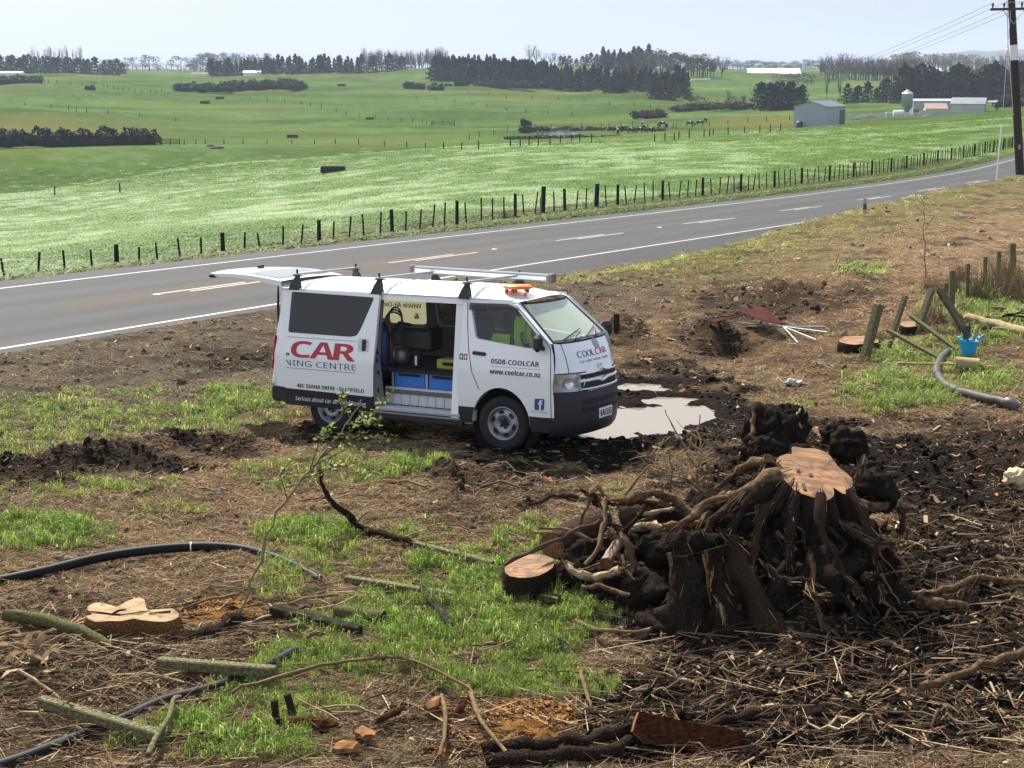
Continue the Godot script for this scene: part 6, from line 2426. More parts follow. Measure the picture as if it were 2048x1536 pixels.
func build_stumps():
	# the big uprooted stump
	var n := Vector3(0.04, cos(0.30), sin(0.30)).normalized()
	var c := on_d(1622, 945, 13.5)
	var cut: Array = []
	for e in [[1115, 415], [1200, 425], [1290, 430], [1380, 470], [1450, 560], [1545, 640], [1550, 700], [1500, 760], [1450, 735], [1415, 712], [1418, 770], [1360, 810], [1290, 790], [1220, 770], [1140, 740], [1060, 660], [1000, 590], [990, 510], [1060, 470], [1110, 465]]:
		cut.append([1280.0 + e[0] / 3.657, 780.0 + e[1] / 3.657])
	var o3 := outline3(cut, c, n, 4)
	var big := thing("tree_stump", "big uprooted tree stump with a broad orange sawn top", "tree stump")
	put("trunk", flare_mesh(o3, n, 0.70, 0.25, 0.55, 3, 0.95), M.bark, big)
	put("sawn_face", face_mesh(o3, n), M.cut_orange, big)
	var slot := MB.new()
	slot.box(Vector3(0.025, 0.012, 0.10), Transform3D(Basis(Vector3(1, 0, 0), n, Vector3(1, 0, 0).cross(n)), on_plane(1608, 975, c, n) + n * 0.006))
	put("rot_hole", slot.done(), M.dark, big)
	for e in [[1596, 942], [1621, 951]]:
		var h := MB.new()
		h.lathe([Vector2(0.022, 0.0), Vector2(0.0, 0.004)], 7, Transform3D(Basis(Vector3(1, 0, 0), n, Vector3(1, 0, 0).cross(n)), on_plane(e[0], e[1], c, n) + n * 0.012))
		put("rot_hole", h.done(), M.dark, big)
	var roots := [
		[[[1575, 970, 13.2], [1520, 1040, 13.0], [1500, 1130, 12.8], [1470, 1230, 12.7]], 0.13, 0.06], [[[1590, 985, 13.15], [1580, 1070, 12.9], [1590, 1180, 12.7], [1640, 1260, 12.6]], 0.12, 0.05],
		[[[1640, 990, 13.15], [1650, 1080, 12.9], [1690, 1150, 12.7], [1720, 1190, 12.6]], 0.12, 0.06], [[[1560, 950, 13.3], [1480, 990, 13.2], [1410, 1010, 13.2], [1350, 1060, 13.0]], 0.11, 0.05],
		[[[1700, 980, 13.2], [1730, 1040, 13.0], [1750, 1090, 12.9], [1760, 1190, 12.8]], 0.10, 0.05], [[[1550, 965, 13.25], [1490, 1010, 13.1], [1440, 1090, 12.9], [1420, 1140, 12.85]], 0.10, 0.045],
		[[[1690, 1050, 12.95], [1740, 1085, 12.85], [1790, 1085, 12.9]], 0.05, 0.03], [[[1700, 1010, 13.4], [1780, 1010, 13.6], [1830, 1020, 13.7]], 0.08, 0.04],
		[[[1800, 1015, 13.5], [1802, 1070, 13.4]], 0.045, 0.04], [[[1530, 1130, 12.7], [1560, 1160, 12.6], [1610, 1160, 12.55], [1650, 1180, 12.5]], 0.06, 0.035],
		[[[1620, 1170, 12.5], [1625, 1190, 12.4], [1650, 1195, 12.35]], 0.06, 0.04], [[[1620, 1110, 12.75], [1640, 1240, 12.4], [1660, 1290, 12.4]], 0.07, 0.03],
		[[[1500, 1180, 12.6], [1530, 1250, 12.4], [1600, 1290, 12.35]], 0.06, 0.025], [[[1680, 1190, 12.6], [1730, 1260, 12.4], [1760, 1310, 12.3]], 0.06, 0.025],
		[[[1470, 1000, 13.1], [1420, 1040, 13.0], [1400, 1100, 12.9]], 0.07, 0.04], [[[1540, 920, 13.6], [1480, 940, 13.9], [1430, 980, 13.9]], 0.09, 0.04],
		[[[1715, 960, 13.4], [1722, 935, 13.4], [1728, 918, 13.45]], 0.06, 0.015], [[[1550, 930, 13.5], [1533, 925, 13.5], [1520, 950, 13.4]], 0.05, 0.02],
	]
	for i in roots.size():
		var front: bool = i in [0, 1, 2, 4, 11, 12, 13]
		root_part(big, "root", roots[i][0], roots[i][1] * (0.40 if front else 0.62), roots[i][2] * 0.5, [M.root_dark, M.bark, M.root_dark, M.root][i % 4], 300 + i, 9)
	for i in 60:      # fine torn roots hanging round the stump
		var px := rng.randf_range(1440, 1790)
		var py := rng.randf_range(1040, 1270)
		var d := lerpf(13.2, 12.45, (py - 1000.0) / 270.0) - 0.06
		root_part(big, "root", [[px, py, d], [px + rng.randf_range(-40, 40), py + rng.randf_range(15, 50), d - 0.05], [px + rng.randf_range(-70, 70), py + rng.randf_range(40, 90), d - 0.08]], rng.randf_range(0.010, 0.022), 0.005, [M.root, M.root_dark, M.root_dark, M.twig][i % 4], 340 + i, 5)
	for e in [[1698, 892, 14.2, 0.17, 0.95], [1748, 985, 13.7, 0.18, 1.0], [1668, 868, 14.6, 0.11, 0.9], [1600, 905, 14.2, 0.10, 0.8], [1728, 960, 13.8, 0.12, 0.9], [1640, 1160, 12.9, 0.34, 0.8], [1560, 1200, 12.9, 0.36, 0.8], [1720, 1180, 13.1, 0.32, 0.8], [1500, 1120, 13.2, 0.32, 0.9], [1480, 1240, 12.8, 0.26, 0.7]]:
		var l := put("clinging_soil", lump(e[3], e[4], 0.38, int(e[0]), 6), M.mud, big)
		l.position = on_d(e[0], e[1], e[2])
	var soil_bits := []
	for i in 4: soil_bits.append(lump(0.1, 0.8, 0.4, 900 + i, 3))
	for i in 90:
		var px := rng.randf_range(1390, 1790)
		var py := rng.randf_range(1030, 1300)
		var l := put("clinging_soil", soil_bits[i % 4], M.mud, big)
		l.transform = Transform3D(Basis.from_euler(Vector3(rng.randf() * 6.0, rng.randf() * 6.0, 0)).scaled(Vector3.ONE * rng.randf_range(0.35, 1.15)), on_d(px, py, lerpf(13.25, 12.5, (py - 1000.0) / 290.0)))
	for i in 26:     # broken stubs pointing out of the mass
		var px := rng.randf_range(1400, 1790)
		var py := rng.randf_range(1040, 1250)
		var d := lerpf(13.25, 12.6, (py - 1000.0) / 270.0)
		root_part(big, "root", [[px, py, d + 0.1], [px + rng.randf_range(-14, 14), py + rng.randf_range(-8, 16), d - 0.08], [px + rng.randf_range(-34, 34), py + rng.randf_range(-18, 30), d - 0.22]], rng.randf_range(0.018, 0.045), rng.randf_range(0.010, 0.03), [M.root_dark, M.bark, M.root][i % 3], 700 + i, 7)
	# block of earth standing behind it
	var block := thing("earth_block", "tall block of dark earth standing up behind the big stump", "earth block")
	for e in [[1532, 866, 16.0, 0.23, 1.2], [1566, 876, 16.0, 0.22, 1.2], [1594, 852, 16.2, 0.12, 1.6], [1522, 905, 15.6, 0.2, 0.9], [1540, 838, 16.2, 0.16, 0.9], [1570, 838, 16.2, 0.16, 0.9], [1550, 905, 15.8, 0.22, 1.0]]:
		var l := put("clod", lump(e[3], e[4], 0.32, int(e[0]) + 5, 6), M.mud, block)
		l.position = on_d(e[0], e[1], e[2])
	root_part(block, "root", [[1507, 815, 15.9], [1505, 850, 15.8], [1500, 905, 15.5]], 0.02, 0.03, M.root, 390, 6)
	root_part(block, "root", [[1600, 818, 16.0], [1592, 838, 15.9], [1602, 856, 15.9]], 0.012, 0.012, M.pale_twig, 391, 5)
	# the smaller broken stump in front on the left
	var brk := thing("broken_stump", "dark splintered stump in front of the big stump's left roots", "tree stump")
	var parts := [[[[1362, 1112, 12.6], [1366, 1170, 12.5], [1350, 1230, 12.4], [1338, 1275, 12.4]], 0.10, 0.15], [[[1405, 1100, 12.8], [1415, 1180, 12.7], [1420, 1290, 12.6]], 0.20, 0.28], [[[1450, 1085, 12.8], [1480, 1150, 12.65], [1520, 1230, 12.5], [1560, 1290, 12.4]], 0.13, 0.10], [[[1385, 1130, 12.6], [1390, 1200, 12.5], [1370, 1270, 12.35]], 0.06, 0.09], [[[1432, 1150, 12.5], [1440, 1220, 12.45], [1436, 1300, 12.4]], 0.08, 0.10]]
	for i in parts.size():
		root_part(brk, "trunk", parts[i][0], parts[i][1] * 0.9, parts[i][2], M.bark if i != 2 else M.root_dark, 400 + i, 13)
	for i in 14:
		var px := rng.randf_range(1335, 1470)
		var py := rng.randf_range(1100, 1230)
		root_part(brk, "splinter", [[px, py, 12.45], [px + rng.randf_range(-8, 14), py + rng.randf_range(30, 70), 12.38]], rng.randf_range(0.010, 0.022), 0.006, [M.root, M.bark, M.root_dark, M.sawn][i % 4], 410 + i, 5)
	root_part(brk, "splinter", [[1437, 1208, 12.3], [1448, 1243, 12.25]], 0.025, 0.006, M.pale_twig, 440, 5)
	for e in [[1385, 1095, 12.9, 0.22], [1400, 1250, 12.6, 0.25], [1330, 1260, 12.5, 0.24], [1300, 1190, 12.9, 0.26], [1270, 1300, 12.3, 0.2], [1220, 1190, 13.3, 0.2], [1330, 1100, 13.2, 0.2]]:
		var l := put("clinging_soil", lump(e[3], 0.75, 0.40, int(e[0]), 5), M.mud, brk)
		l.position = on_d(e[0], e[1], e[2])
	# logs lying left of it
	var cr := on_d(1058, 1132, 13.55)
	var rn := Vector3(-0.10, 0.97, 0.16).normalized()
	var rr := []
	for k in 16:
		var a := TAU * k / 16.0
		rr.append(on_plane(1058 + cos(a) * 51.0 * (1.0 + 0.05 * sin(k * 2.1)), 1132 - sin(a) * 23.0 - cos(a) * 6.0, cr, rn))
	var round_ := thing("log_round", "short standing log round with an orange top at the grass edge", "log")
	put("bark", flare_mesh(rr, rn, 0.10, 0.1, 0.05, 61), M.bark, round_)
	put("sawn_face", face_mesh(rr, rn), M.cut_orange, round_)
	sawn_log("bark covered log lying just behind the standing log round", [[1105, 1092, 14.0], [1150, 1068, 14.3], [1205, 1040, 14.7]], 0.135, M.pink_bark)
	sawn_log("short thick log lying behind the tan roots", [[1345, 1018, 14.3], [1252, 1030, 14.6]], 0.13, M.pink_bark)
	sawn_log("thin pinkish log end poking out under the roots", [[1212, 1128, 13.3], [1235, 1088, 13.6]], 0.06, mat(lin(0.20, 0.12, 0.09), 0.8))
	var tang := [[[1218, 1002, 13.9], [1260, 1000, 13.7], [1310, 985, 13.8], [1350, 998, 13.8], [1392, 1042, 13.6]], [[1212, 995, 13.7], [1212, 1040, 13.5], [1200, 1090, 13.3], [1170, 1130, 13.2]], [[1275, 1030, 13.6], [1320, 1022, 13.6], [1345, 1018, 13.7]], [[1222, 1062, 13.3], [1250, 1080, 13.1], [1270, 1130, 13.0], [1260, 1155, 12.9]],
		[[1270, 1055, 13.5], [1310, 1050, 13.4], [1335, 1060, 13.3]], [[1330, 1055, 13.3], [1345, 1050, 13.3], [1400, 1045, 13.3]], [[1135, 1130, 13.2], [1160, 1150, 13.1], [1195, 1155, 13.0], [1240, 1140, 12.9]], [[1340, 1010, 13.9], [1390, 1000, 14.0], [1410, 1000, 14.0]],
		[[1245, 1110, 13.0], [1250, 1140, 12.9], [1270, 1160, 12.8]], [[1400, 1050, 13.2], [1430, 1000, 13.4], [1450, 985, 13.5]], [[1008, 1132, 13.2], [1100, 1085, 13.25], [1150, 1060, 13.3], [1200, 1040, 13.4]], [[1165, 1175, 12.9], [1200, 1170, 12.8], [1260, 1190, 12.6]], [[1150, 1240, 12.5], [1200, 1260, 12.2], [1300, 1258, 12.2]], [[1290, 1010, 13.4], [1240, 1070, 13.2], [1225, 1050, 13.2]]]
	for i in tang.size():
		var t := thing("torn_root", ["long pale root arching over the top of the left heap", "dark bent root hanging down the front of the left heap", "short pale root lying on the short thick log", "thick tan root with a broken end below the pink log", "pale bent root in the middle of the heap", "orange brown root against the big stump's left side", "pale broken root stub pointing left above the grass", "thin root reaching back from the heap's top", "short hooked root at the foot of the heap", "upright tan root leaning on the big stump", "long straight dark stick laid over the large log", "curved root at the grass edge below the heap", "long low root in the shade below the heap", "crossing brown root near the heap's left top"][i], "root")
		root_part(t, "stem", tang[i], [0.038, 0.022, 0.022, 0.036, 0.032, 0.036, 0.034, 0.02, 0.016, 0.03, 0.018, 0.022, 0.02, 0.02][i], [0.04, 0.02, 0.02, 0.03, 0.03, 0.03, 0.035, 0.015, 0.012, 0.02, 0.015, 0.02, 0.012, 0.015][i], [M.root, M.twig, M.pale_twig, M.root, M.pale_twig, M.sawn, M.pale_twig, M.twig, M.root, M.root, M.dark_twig, M.root, M.twig, M.bark][i], 460 + i, 8)
	for i in 34:     # the rest of the tangle
		var px := rng.randf_range(1120, 1480)
		var py := rng.randf_range(1000, 1170) + (px - 1300.0) * 0.05
		var d := lerpf(14.0, 12.9, (py - 1000.0) / 190.0)
		var dx := rng.randf_range(30, 120) * (1.0 if rng.randf() < 0.5 else -1.0)
		var t := thing("torn_root", ["dark torn root", "pale torn root", "brown torn root"][i % 3] + " somewhere in the tangle left of the big stump", "root", Vector3.ZERO, 0.0, ["dark", "pale", "brown"][i % 3] + " roots of the tangle left of the big stump")
		root_part(t, "stem", [[px, py, d], [px + dx * 0.5, py + rng.randf_range(-35, 15), d + 0.05], [px + dx, py + rng.randf_range(-30, 45), d - 0.1]], rng.randf_range(0.014, 0.04), rng.randf_range(0.006, 0.016), [M.root_dark, M.root, M.twig][i % 3], 600 + i, 7)
	var bank := thing("earth_heap", "dark heap of earth under the tangled roots left of the big stump", "earth heap")
	for e in [[1180, 1120, 13.9, 0.24], [1260, 1110, 13.8, 0.28], [1330, 1060, 13.9, 0.30], [1400, 1040, 13.9, 0.30], [1290, 1170, 13.2, 0.24], [1220, 1160, 13.4, 0.2], [1450, 1030, 13.9, 0.28], [1140, 1150, 13.7, 0.16]]:
		var l := put("clod", lump(e[3], 0.7, 0.36, int(e[0]) + 9, 6), M.mud, bank)
		l.position = on_d(e[0], e[1], e[2])
	# the low stump on the left, cut flush: three-lobed pale top
	var n2_ := Vector3(0.03, 1.0, 0.10).normalized()
	var c2 := on_d(268, 1226, 12.62)
	var lob: Array = []
	for e in [[600, 440], [660, 420], [740, 435], [790, 450], [850, 415], [920, 390], [970, 400], [985, 455], [1020, 480], [1100, 465], [1170, 465], [1205, 515], [1110, 550], [960, 540], [900, 530], [820, 545], [730, 545], [640, 550], [575, 515], [620, 500], [590, 470]]:
		lob.append([e[0] / 3.369, 1080.0 + e[1] / 3.369])
	var o4 := outline3(lob, c2, n2_, 3)
	var low := thing("low_stump", "low freshly cut stump with a pale three lobed top on the left", "tree stump")
	put("trunk", flare_mesh(o4, n2_, 0.06, 0.15, 0.05, 8), M.raw_wood, low)
	put("sawn_face", face_mesh(o4, n2_), M.cut, low)
	for seam in [[[600, 486], [680, 494], [760, 506], [840, 507], [920, 496], [1015, 482]], [[850, 470], [800, 478], [760, 500]], [[1000, 500], [1080, 492], [1150, 486]]]:
		var line := []
		for e in seam: line.append(on_plane(e[0] / 3.369, 1080.0 + e[1] / 3.369, c2, n2_) + n2_ * 0.008)
		var sm := MB.new()
		sm.tube(line, [0.004, 0.007, 0.007, 0.005, 0.006, 0.003], 5)
		put("saw_crack", sm.done(), M.root_dark, low)
	var bk := [[[335, 1288, 12.4], [390, 1275, 12.45], [440, 1258, 12.7], [480, 1236, 13.0]]]
	var bt := thing("bark_log", "curved dark bark branch lying right of the low stump", "branch")
	root_part(bt, "stem", bk[0], 0.06, 0.055, M.bark, 480, 9)
	var sd := thing("sawdust", "patch of orange sawdust beside the low stump", "sawdust")
	dust(sd, [[430, 1238, 75, 20], [480, 1225, 40, 14]], 480)

func dust(parent: Node, list: Array, seed_: int):
	var mb := MB.new()
	mb.smooth()
	for e in list:
		var ring := []
		var r := RandomNumberGenerator.new()
		r.seed = seed_ + int(e[0])
		var c := ground_at(e[0], e[1]) + Vector3(0, 0.04, 0)
		for k in 26:
			var a := TAU * k / 26.0
			var f := r.randf_range(0.75, 1.2)
			ring.append(ground_at(e[0] + cos(a) * e[2] * f, e[1] + sin(a) * e[3] * f) + Vector3(0, -0.01, 0))
		for k in 26:
			var a: Vector3 = ring[k]
			var b: Vector3 = ring[(k + 1) % 26]
			var am := a.lerp(c, 0.5)
			var bm := b.lerp(c, 0.5)
			am.y = ground_y(am.x, am.z) + 0.03 + r.randf() * 0.02
			bm.y = ground_y(bm.x, bm.z) + 0.035
			mb.quad(a, b, bm, am)
			mb.tri(am, bm, c)
	put("heap", mb.done(), M.sawdust, parent)

func sawn_log(label: String, list: Array, r: float, m: Material, called := "log"):
	var path := pxd(list, int(list[0][0]), 0.02)
	var t := thing(called, label, "log")
	var mb := MB.new()
	mb.tube(path, taper(path.size(), r, r * 0.9, int(list[0][1]), 0.12), 18, true, 0.09, int(list[0][0]))
	put("bark", mb.done(), m, t)
	var d: Vector3 = (path[0] - path[1]).normalized()
	var bx := d.cross(Vector3.UP).normalized()
	var ring := []
	for k in 18:
		var a := TAU * k / 18.0
		ring.append(path[0] + d * 0.006 + (bx * cos(a) + bx.cross(d) * sin(a)) * r * 0.95)
	put("sawn_end", face_mesh(ring, d), M.cut_orange, t)

# ------------------------------------------------------------------ other things on the site
func ground_path(list: Array, lift: float, per := 5, hump := 0.0, smooth_it := false) -> Array:     # photo points on the ground -> smooth path lying on it
	var pts := []
	for e in list: pts.append(ground_at(e[0], e[1]))
	if smooth_it:
		for i in pts.size(): pts[i] = on_y(list[i][0], list[i][1], 0.05)
	var out := []
	var k := pts.size()
	for i in k - 1:
		for j in per + (1 if i == k - 2 else 0):
			var t := j / float(per)
			var p: Vector3 = (pts[i] as Vector3).cubic_interpolate(pts[i + 1], pts[maxi(i - 1, 0)], pts[mini(i + 2, k - 1)], t)
			p.y = (p.y if smooth_it else maxf(p.y, ground_y(p.x, p.z))) + lift + hump * sin(PI * (i + t) / (k - 1.0))
			out.append(p)
	return out

func stick(called: String, label: String, cat: String, list: Array, r0: float, r1: float, m: Material, lift := 0.02, group := "", sides := 6) -> Node3D:
	var path := ground_path(list, lift, 4)
	for i in path.size(): path[i] += Vector3(rng.randf_range(-1, 1), rng.randf_range(-0.3, 0.6), rng.randf_range(-1, 1)) * r0 * 0.5
	var mb := MB.new()
	mb.tube(path, taper(path.size(), r0, r1, int(list[0][0]), 0.12), sides, true, 0.08, int(list[0][1]))
	var o := put(called, mb.done(), m)
	tag(o, label, cat, group)
	return o

func batten(label: String, a: Vector3, b: Vector3, w: float, h: float, m: Material, called := "batten", cat := "timber") -> Node3D:
	var mb := MB.new()
	mb.box(Vector3(w, h, a.distance_to(b)), bar_between(a, b, w, h), minf(w, h) * 0.12)
	var o := put(called, mb.done(), m)
	tag(o, label, cat)
	return o

func up_from(px: float, py: float, px2: float, py2: float, back := 0.0) -> Array:    # a post: foot on the ground, head seen at px2, py2
	var a := ground_at(px, py)
	return [a, on_d(px2, py2, -a.z + back)]

func build_site_things():
	# black water pipes
	var p1 := MB.new()
	var path := ground_path([[-140, 1196], [0, 1176], [100, 1158], [200, 1136], [300, 1122], [400, 1115], [480, 1118], [545, 1132], [600, 1152], [637, 1170]], 0.05, 5, 0.06, true)
	p1.tube(path, [0.047], 14)
	var pipe1 := thing("black_pipe", "long black plastic pipe arching across the ground on the left", "pipe")
	put("pipe", p1.done(), M.pipe, pipe1)
	var pe := MB.new()
	pe.lathe([Vector2(0.049, 0), Vector2(0.049, 0.012), Vector2(0.036, 0.012)], 16, Transform3D(Basis(Vector3(0, 0, 1), path[path.size() - 1] - path[path.size() - 2], Vector3.UP).orthonormalized(), path[path.size() - 1]))
	put("cut_end", pe.done(), mat(lin(0.3, 0.3, 0.3), 0.5), pipe1)
	for e in [360.0 / 2048.0]:
		var tape := MB.new()
		var i := int(path.size() * 0.53)
		tape.tube([path[i], path[i].lerp(path[i + 1], 0.15)], [0.0485], 14, false)
		put("white_mark", tape.done(), M.white, pipe1)
	var p2 := MB.new()
	p2.tube(ground_path([[-60, 1560], [40, 1530], [140, 1492], [250, 1448], [330, 1412], [430, 1385], [530, 1345], [590, 1312]], 0.035, 5, 0.0, true), [0.05], 12)
	tag(put("black_pipe", p2.done(), M.pipe), "black plastic pipe half buried in twigs at the bottom left", "pipe")
	var gp := thing("grey_drain_pipe", "grey bent drain pipe on the ground below the blue tub", "pipe")
	var p3 := MB.new()
	var gpath := ground_path([[1897, 712], [1880, 728], [1873, 750], [1885, 773], [1915, 790], [1960, 802], [2014, 815]], 0.06, 5)
	p3.tube(gpath, [0.064], 14)
	put("pipe", p3.done(), M.grey_pipe, gp)
	for e in [0, 12, 20]:
		var cl := MB.new()
		cl.tube([gpath[e], gpath[e].lerp(gpath[e + 1], 0.6 if e == 0 else 0.2)], [0.078 if e == 0 else 0.069], 14, e == 0)
		put("collar", cl.done(), mat(lin(0.42, 0.41, 0.38), 0.5) if e == 0 else M.pipe, gp)
	var fl := MB.new()
	var ge: Vector3 = gpath[gpath.size() - 1]
	fl.tube([ge, ge + (ge - gpath[gpath.size() - 2]).normalized() * 0.08, ge + Vector3(0.1, -0.05, 0.12)], [0.09, 0.095, 0.08], 14)
	put("elbow", fl.done(), mat(lin(0.05, 0.048, 0.045), 0.5), gp)
	# blue tub with tools
	var b := ground_at(1936, 712)
	var tub := thing("blue_tub", "bright blue flexible tub standing in the grass by the broken fence", "tub", b)
	tub.scale = Vector3.ONE * 0.86
	var tm := MB.new()
	tm.lathe([Vector2(0.0, 0.02), Vector2(0.125, 0.0), Vector2(0.13, 0.02), Vector2(0.165, 0.2), Vector2(0.19, 0.30), Vector2(0.197, 0.31), Vector2(0.182, 0.30), Vector2(0.155, 0.18), Vector2(0.12, 0.03), Vector2(0.0, 0.03)], 24)
	put("bowl", tm.done(), mat(lin(0.01, 0.36, 0.62), 0.45), tub)
	for s in [-1.0, 1.0]:
		var hm := MB.new()
		hm.tube([Vector3(0.18 * s, 0.29, -0.07), Vector3(0.20 * s, 0.37, -0.05), Vector3(0.20 * s, 0.37, 0.05), Vector3(0.18 * s, 0.29, 0.07)], [0.014], 7)
		put("handle", hm.done(), mat(lin(0.01, 0.36, 0.62), 0.45), tub)
	var spade := thing("spade", "spade standing in the blue tub with its dark blade up", "spade", b)
	var sm := MB.new()
	sm.box(Vector3(0.14, 0.24, 0.012), Transform3D(Basis.from_euler(Vector3(0.2, 0.3, 0.15)), Vector3(-0.04, 0.40, 0.0)), 0.005)
	put("blade", sm.done(), mat(lin(0.03, 0.05, 0.07), 0.4), spade)
	sm = MB.new()
	sm.tube([Vector3(0.02, 0.06, 0.0), Vector3(-0.03, 0.34, 0.0)], [0.016], 7)
	put("handle", sm.done(), M.weathered, spade)
	var trowel := thing("trowel", "pale flat trowel leaning out of the blue tub's right side", "trowel", b)
	sm = MB.new()
	sm.box(Vector3(0.06, 0.20, 0.01), Transform3D(Basis.from_euler(Vector3(0, 0.2, -0.35)), Vector3(0.10, 0.36, 0.02)), 0.004)
	put("blade", sm.done(), M.alloy, trowel)
	sm = MB.new()
	sm.tube([Vector3(0.13, 0.28, 0.04), Vector3(0.24, 0.37, 0.04)], [0.016], 7)
	put("handle", sm.done(), mat(lin(0.05, 0.2, 0.35), 0.5), trowel)
	var reel := thing("wood_round", "short pale wood round lying right of the drain pipe", "log", ground_at(1940, 742))
	sm = MB.new()
	sm.tube([Vector3(-0.22, 0.11, -0.05), Vector3(0.12, 0.10, 0.06)], [0.11], 14)
	put("bark", sm.done(), mat(lin(0.28, 0.24, 0.11), 0.9), reel)
	# broken fence at the right
	var leaning := [
		[1728, 722, 1758, 608, 0.15, "thick square fence post leaning right, leftmost of the broken fence", "fence_post", 0.14], [1774, 702, 1811, 592, 0.3, "thinner post leaning right, second from the left of the broken fence", "fence_post", 0.085],
		[1832, 668, 1863, 580, 0.4, "weathered post leaning right above the slanting battens", "fence_post", 0.11], [1903, 612, 1905, 540, 0.0, "upright stubby post right behind the leaning dark pole", "fence_post", 0.11],
		[1888, 592, 1893, 565, 0.0, "short dark post end just left of the stubby post", "fence_post", 0.10], [1934, 600, 1936, 527, 0.0, "slim upright post among the dry weeds", "fence_post", 0.07],
		[1969, 568, 1971, 513, 0.0, "short upright post in the weeds further back", "fence_post", 0.08], [1997, 552, 1998, 502, 0.0, "small distant post second from the right edge", "fence_post", 0.09], [2026, 540, 2025, 486, 0.0, "sturdy post nearest the right edge at the back of the broken fence", "fence_post", 0.13],
	]
	for e in leaning:
		var q := up_from(e[0], e[1], e[2], e[3], e[4])
		q[0] = q[0] - (q[1] - q[0]) * 0.15
		batten(e[5], q[0], q[1], e[7], e[7], M.weathered, "fence_post", "post")
	var q1 := ground_at(1885, 726)
	batten("long batten slanting from mid air down to the drain pipe", on_d(1775, 660, -q1.z + 0.9), q1 + Vector3(0, 0.05, 0), 0.09, 0.05, M.weathered)
	var q2 := ground_at(1915, 706)
	batten("upper batten slanting down to the blue tub", on_d(1822, 632, -q2.z + 1.0), q2 + Vector3(0, 0.05, 0), 0.09, 0.05, M.weathered)
	var q3 := ground_at(1934, 672)
	batten("dark pole leaning down from the weeds towards the blue tub", on_d(1880, 582, -q3.z + 1.5), q3 + Vector3(0, 0.04, 0), 0.12, 0.11, M.post, "fallen_post", "post")
	batten("thin rail lying across the weeds at the right edge", on_d(1985, 530, 42.0), ground_at(2075, 575) + Vector3(0, 0.1, 0), 0.12, 0.10, M.weathered, "rail")
	stick("pale_pole", "long pale round pole lying at the right edge", "pole", [[1928, 648], [1990, 660], [2070, 678]], 0.09, 0.09, M.pale_twig, 0.08, "", 10)
	batten("upper pale batten lying at the right edge above the pole", ground_at(1985, 622) + Vector3(0, 0.06, 0), ground_at(2080, 627) + Vector3(0, 0.06, 0), 0.10, 0.06, M.weathered)
	batten("middle pale batten lying just above the pale pole", ground_at(1972, 639) + Vector3(0, 0.05, 0), ground_at(2080, 640) + Vector3(0, 0.05, 0), 0.10, 0.05, M.weathered)
	for i in 4:
		stick("wire_loop", "loose dark wire lying on the pale pole", "wire", [[2000 + i * 4, 652 - i], [2020, 648 + i * 2], [2060, 655 - i * 2]], 0.012, 0.012, M.pipe, 0.15 + 0.03 * i, "dark wires on the pale pole")
	stick("thin_pole", "thin bleached pole crossing the grass beside the drain pipe", "pole", [[1795, 737], [1870, 738], [1990, 744]], 0.022, 0.015, M.pale_twig, 0.08)
	# folded road sign with tripod legs
	var sgn := thing("folded_road_sign", "dark red folded road sign with silver legs lying on the ground", "road sign")
	var redm := mat(lin(0.026, 0.003, 0.004), 0.8, 0.0, 0.15)  # shade of the panels is put into both of these dark reds
	var red2 := mat(lin(0.042, 0.005, 0.006), 0.8, 0.0, 0.15)
	for e in [[[[1403, 652], [1440, 650], [1490, 661], [1430, 664]], 0.07, redm], [[[1476, 652], [1528, 648], [1566, 675], [1535, 677]], 0.06, red2]]:
		var pts := []
		for c in e[0]: pts.append(ground_at(c[0], c[1]))
		var yy := 0.0
		for v in pts: yy = maxf(yy, v.y)
		for k in 4: pts[k].y = yy + e[1] + 0.03 * (k % 2)
		var m := MB.new()
		m.flat()
		m.quad(pts[0], pts[1], pts[2], pts[3])
		var dn := Vector3(0, -0.012, 0)
		m.quad(pts[3] + dn, pts[2] + dn, pts[1] + dn, pts[0] + dn)
		for k in 4: m.quad(pts[k], pts[(k + 1) % 4], pts[(k + 1) % 4] + dn, pts[k] + dn)
		put("panel", m.done(), e[2], sgn)
	var hub := ground_at(1566, 664) + Vector3(0, 0.10, 0)
	for e in [[1650, 658], [1655, 669], [1596, 690], [1632, 684]]:
		var m := MB.new()
		m.tube([hub, ground_at(e[0], e[1]) + Vector3(0, 0.04, 0)], [0.015], 8)
		put("leg", m.done(), M.galv, sgn)
	var shaft := MB.new()
	shaft.tube([ground_at(1450, 656) + Vector3(0, 0.12, 0), hub], [0.02], 8)
	put("shaft", shaft.done(), M.galv, sgn)
	# rags, chunks, cut wood
	var rag := put("white_rag", lump(0.13, 0.5, 0.8, 77, 4), mat(lin(0.38, 0.39, 0.39), 0.8))
	rag.position = ground_at(1588, 770) + Vector3(0, 0.03, 0)
	rag.scale = Vector3(0.95, 0.7, 0.65)
	tag(rag, "crumpled white plastic rag in the mud right of the puddle", "rag")
	var rag2 := put("white_rag", lump(0.09, 0.4, 0.8, 78, 3), mat(lin(0.38, 0.39, 0.39), 0.8))
	rag2.position = ground_at(1500, 578)
	tag(rag2, "small white scrap on the dug earth near the verge", "rag")
	var chunk := put("pale_wood_chunk", lump(0.145, 0.8, 0.5, 79, 4), mat(lin(0.46, 0.36, 0.22), 0.85))
	chunk.position = ground_at(2034, 975) + Vector3(0, 0.1, 0)
	tag(chunk, "pale cream wood chunk at the right edge beside the big stump", "wood chunk")
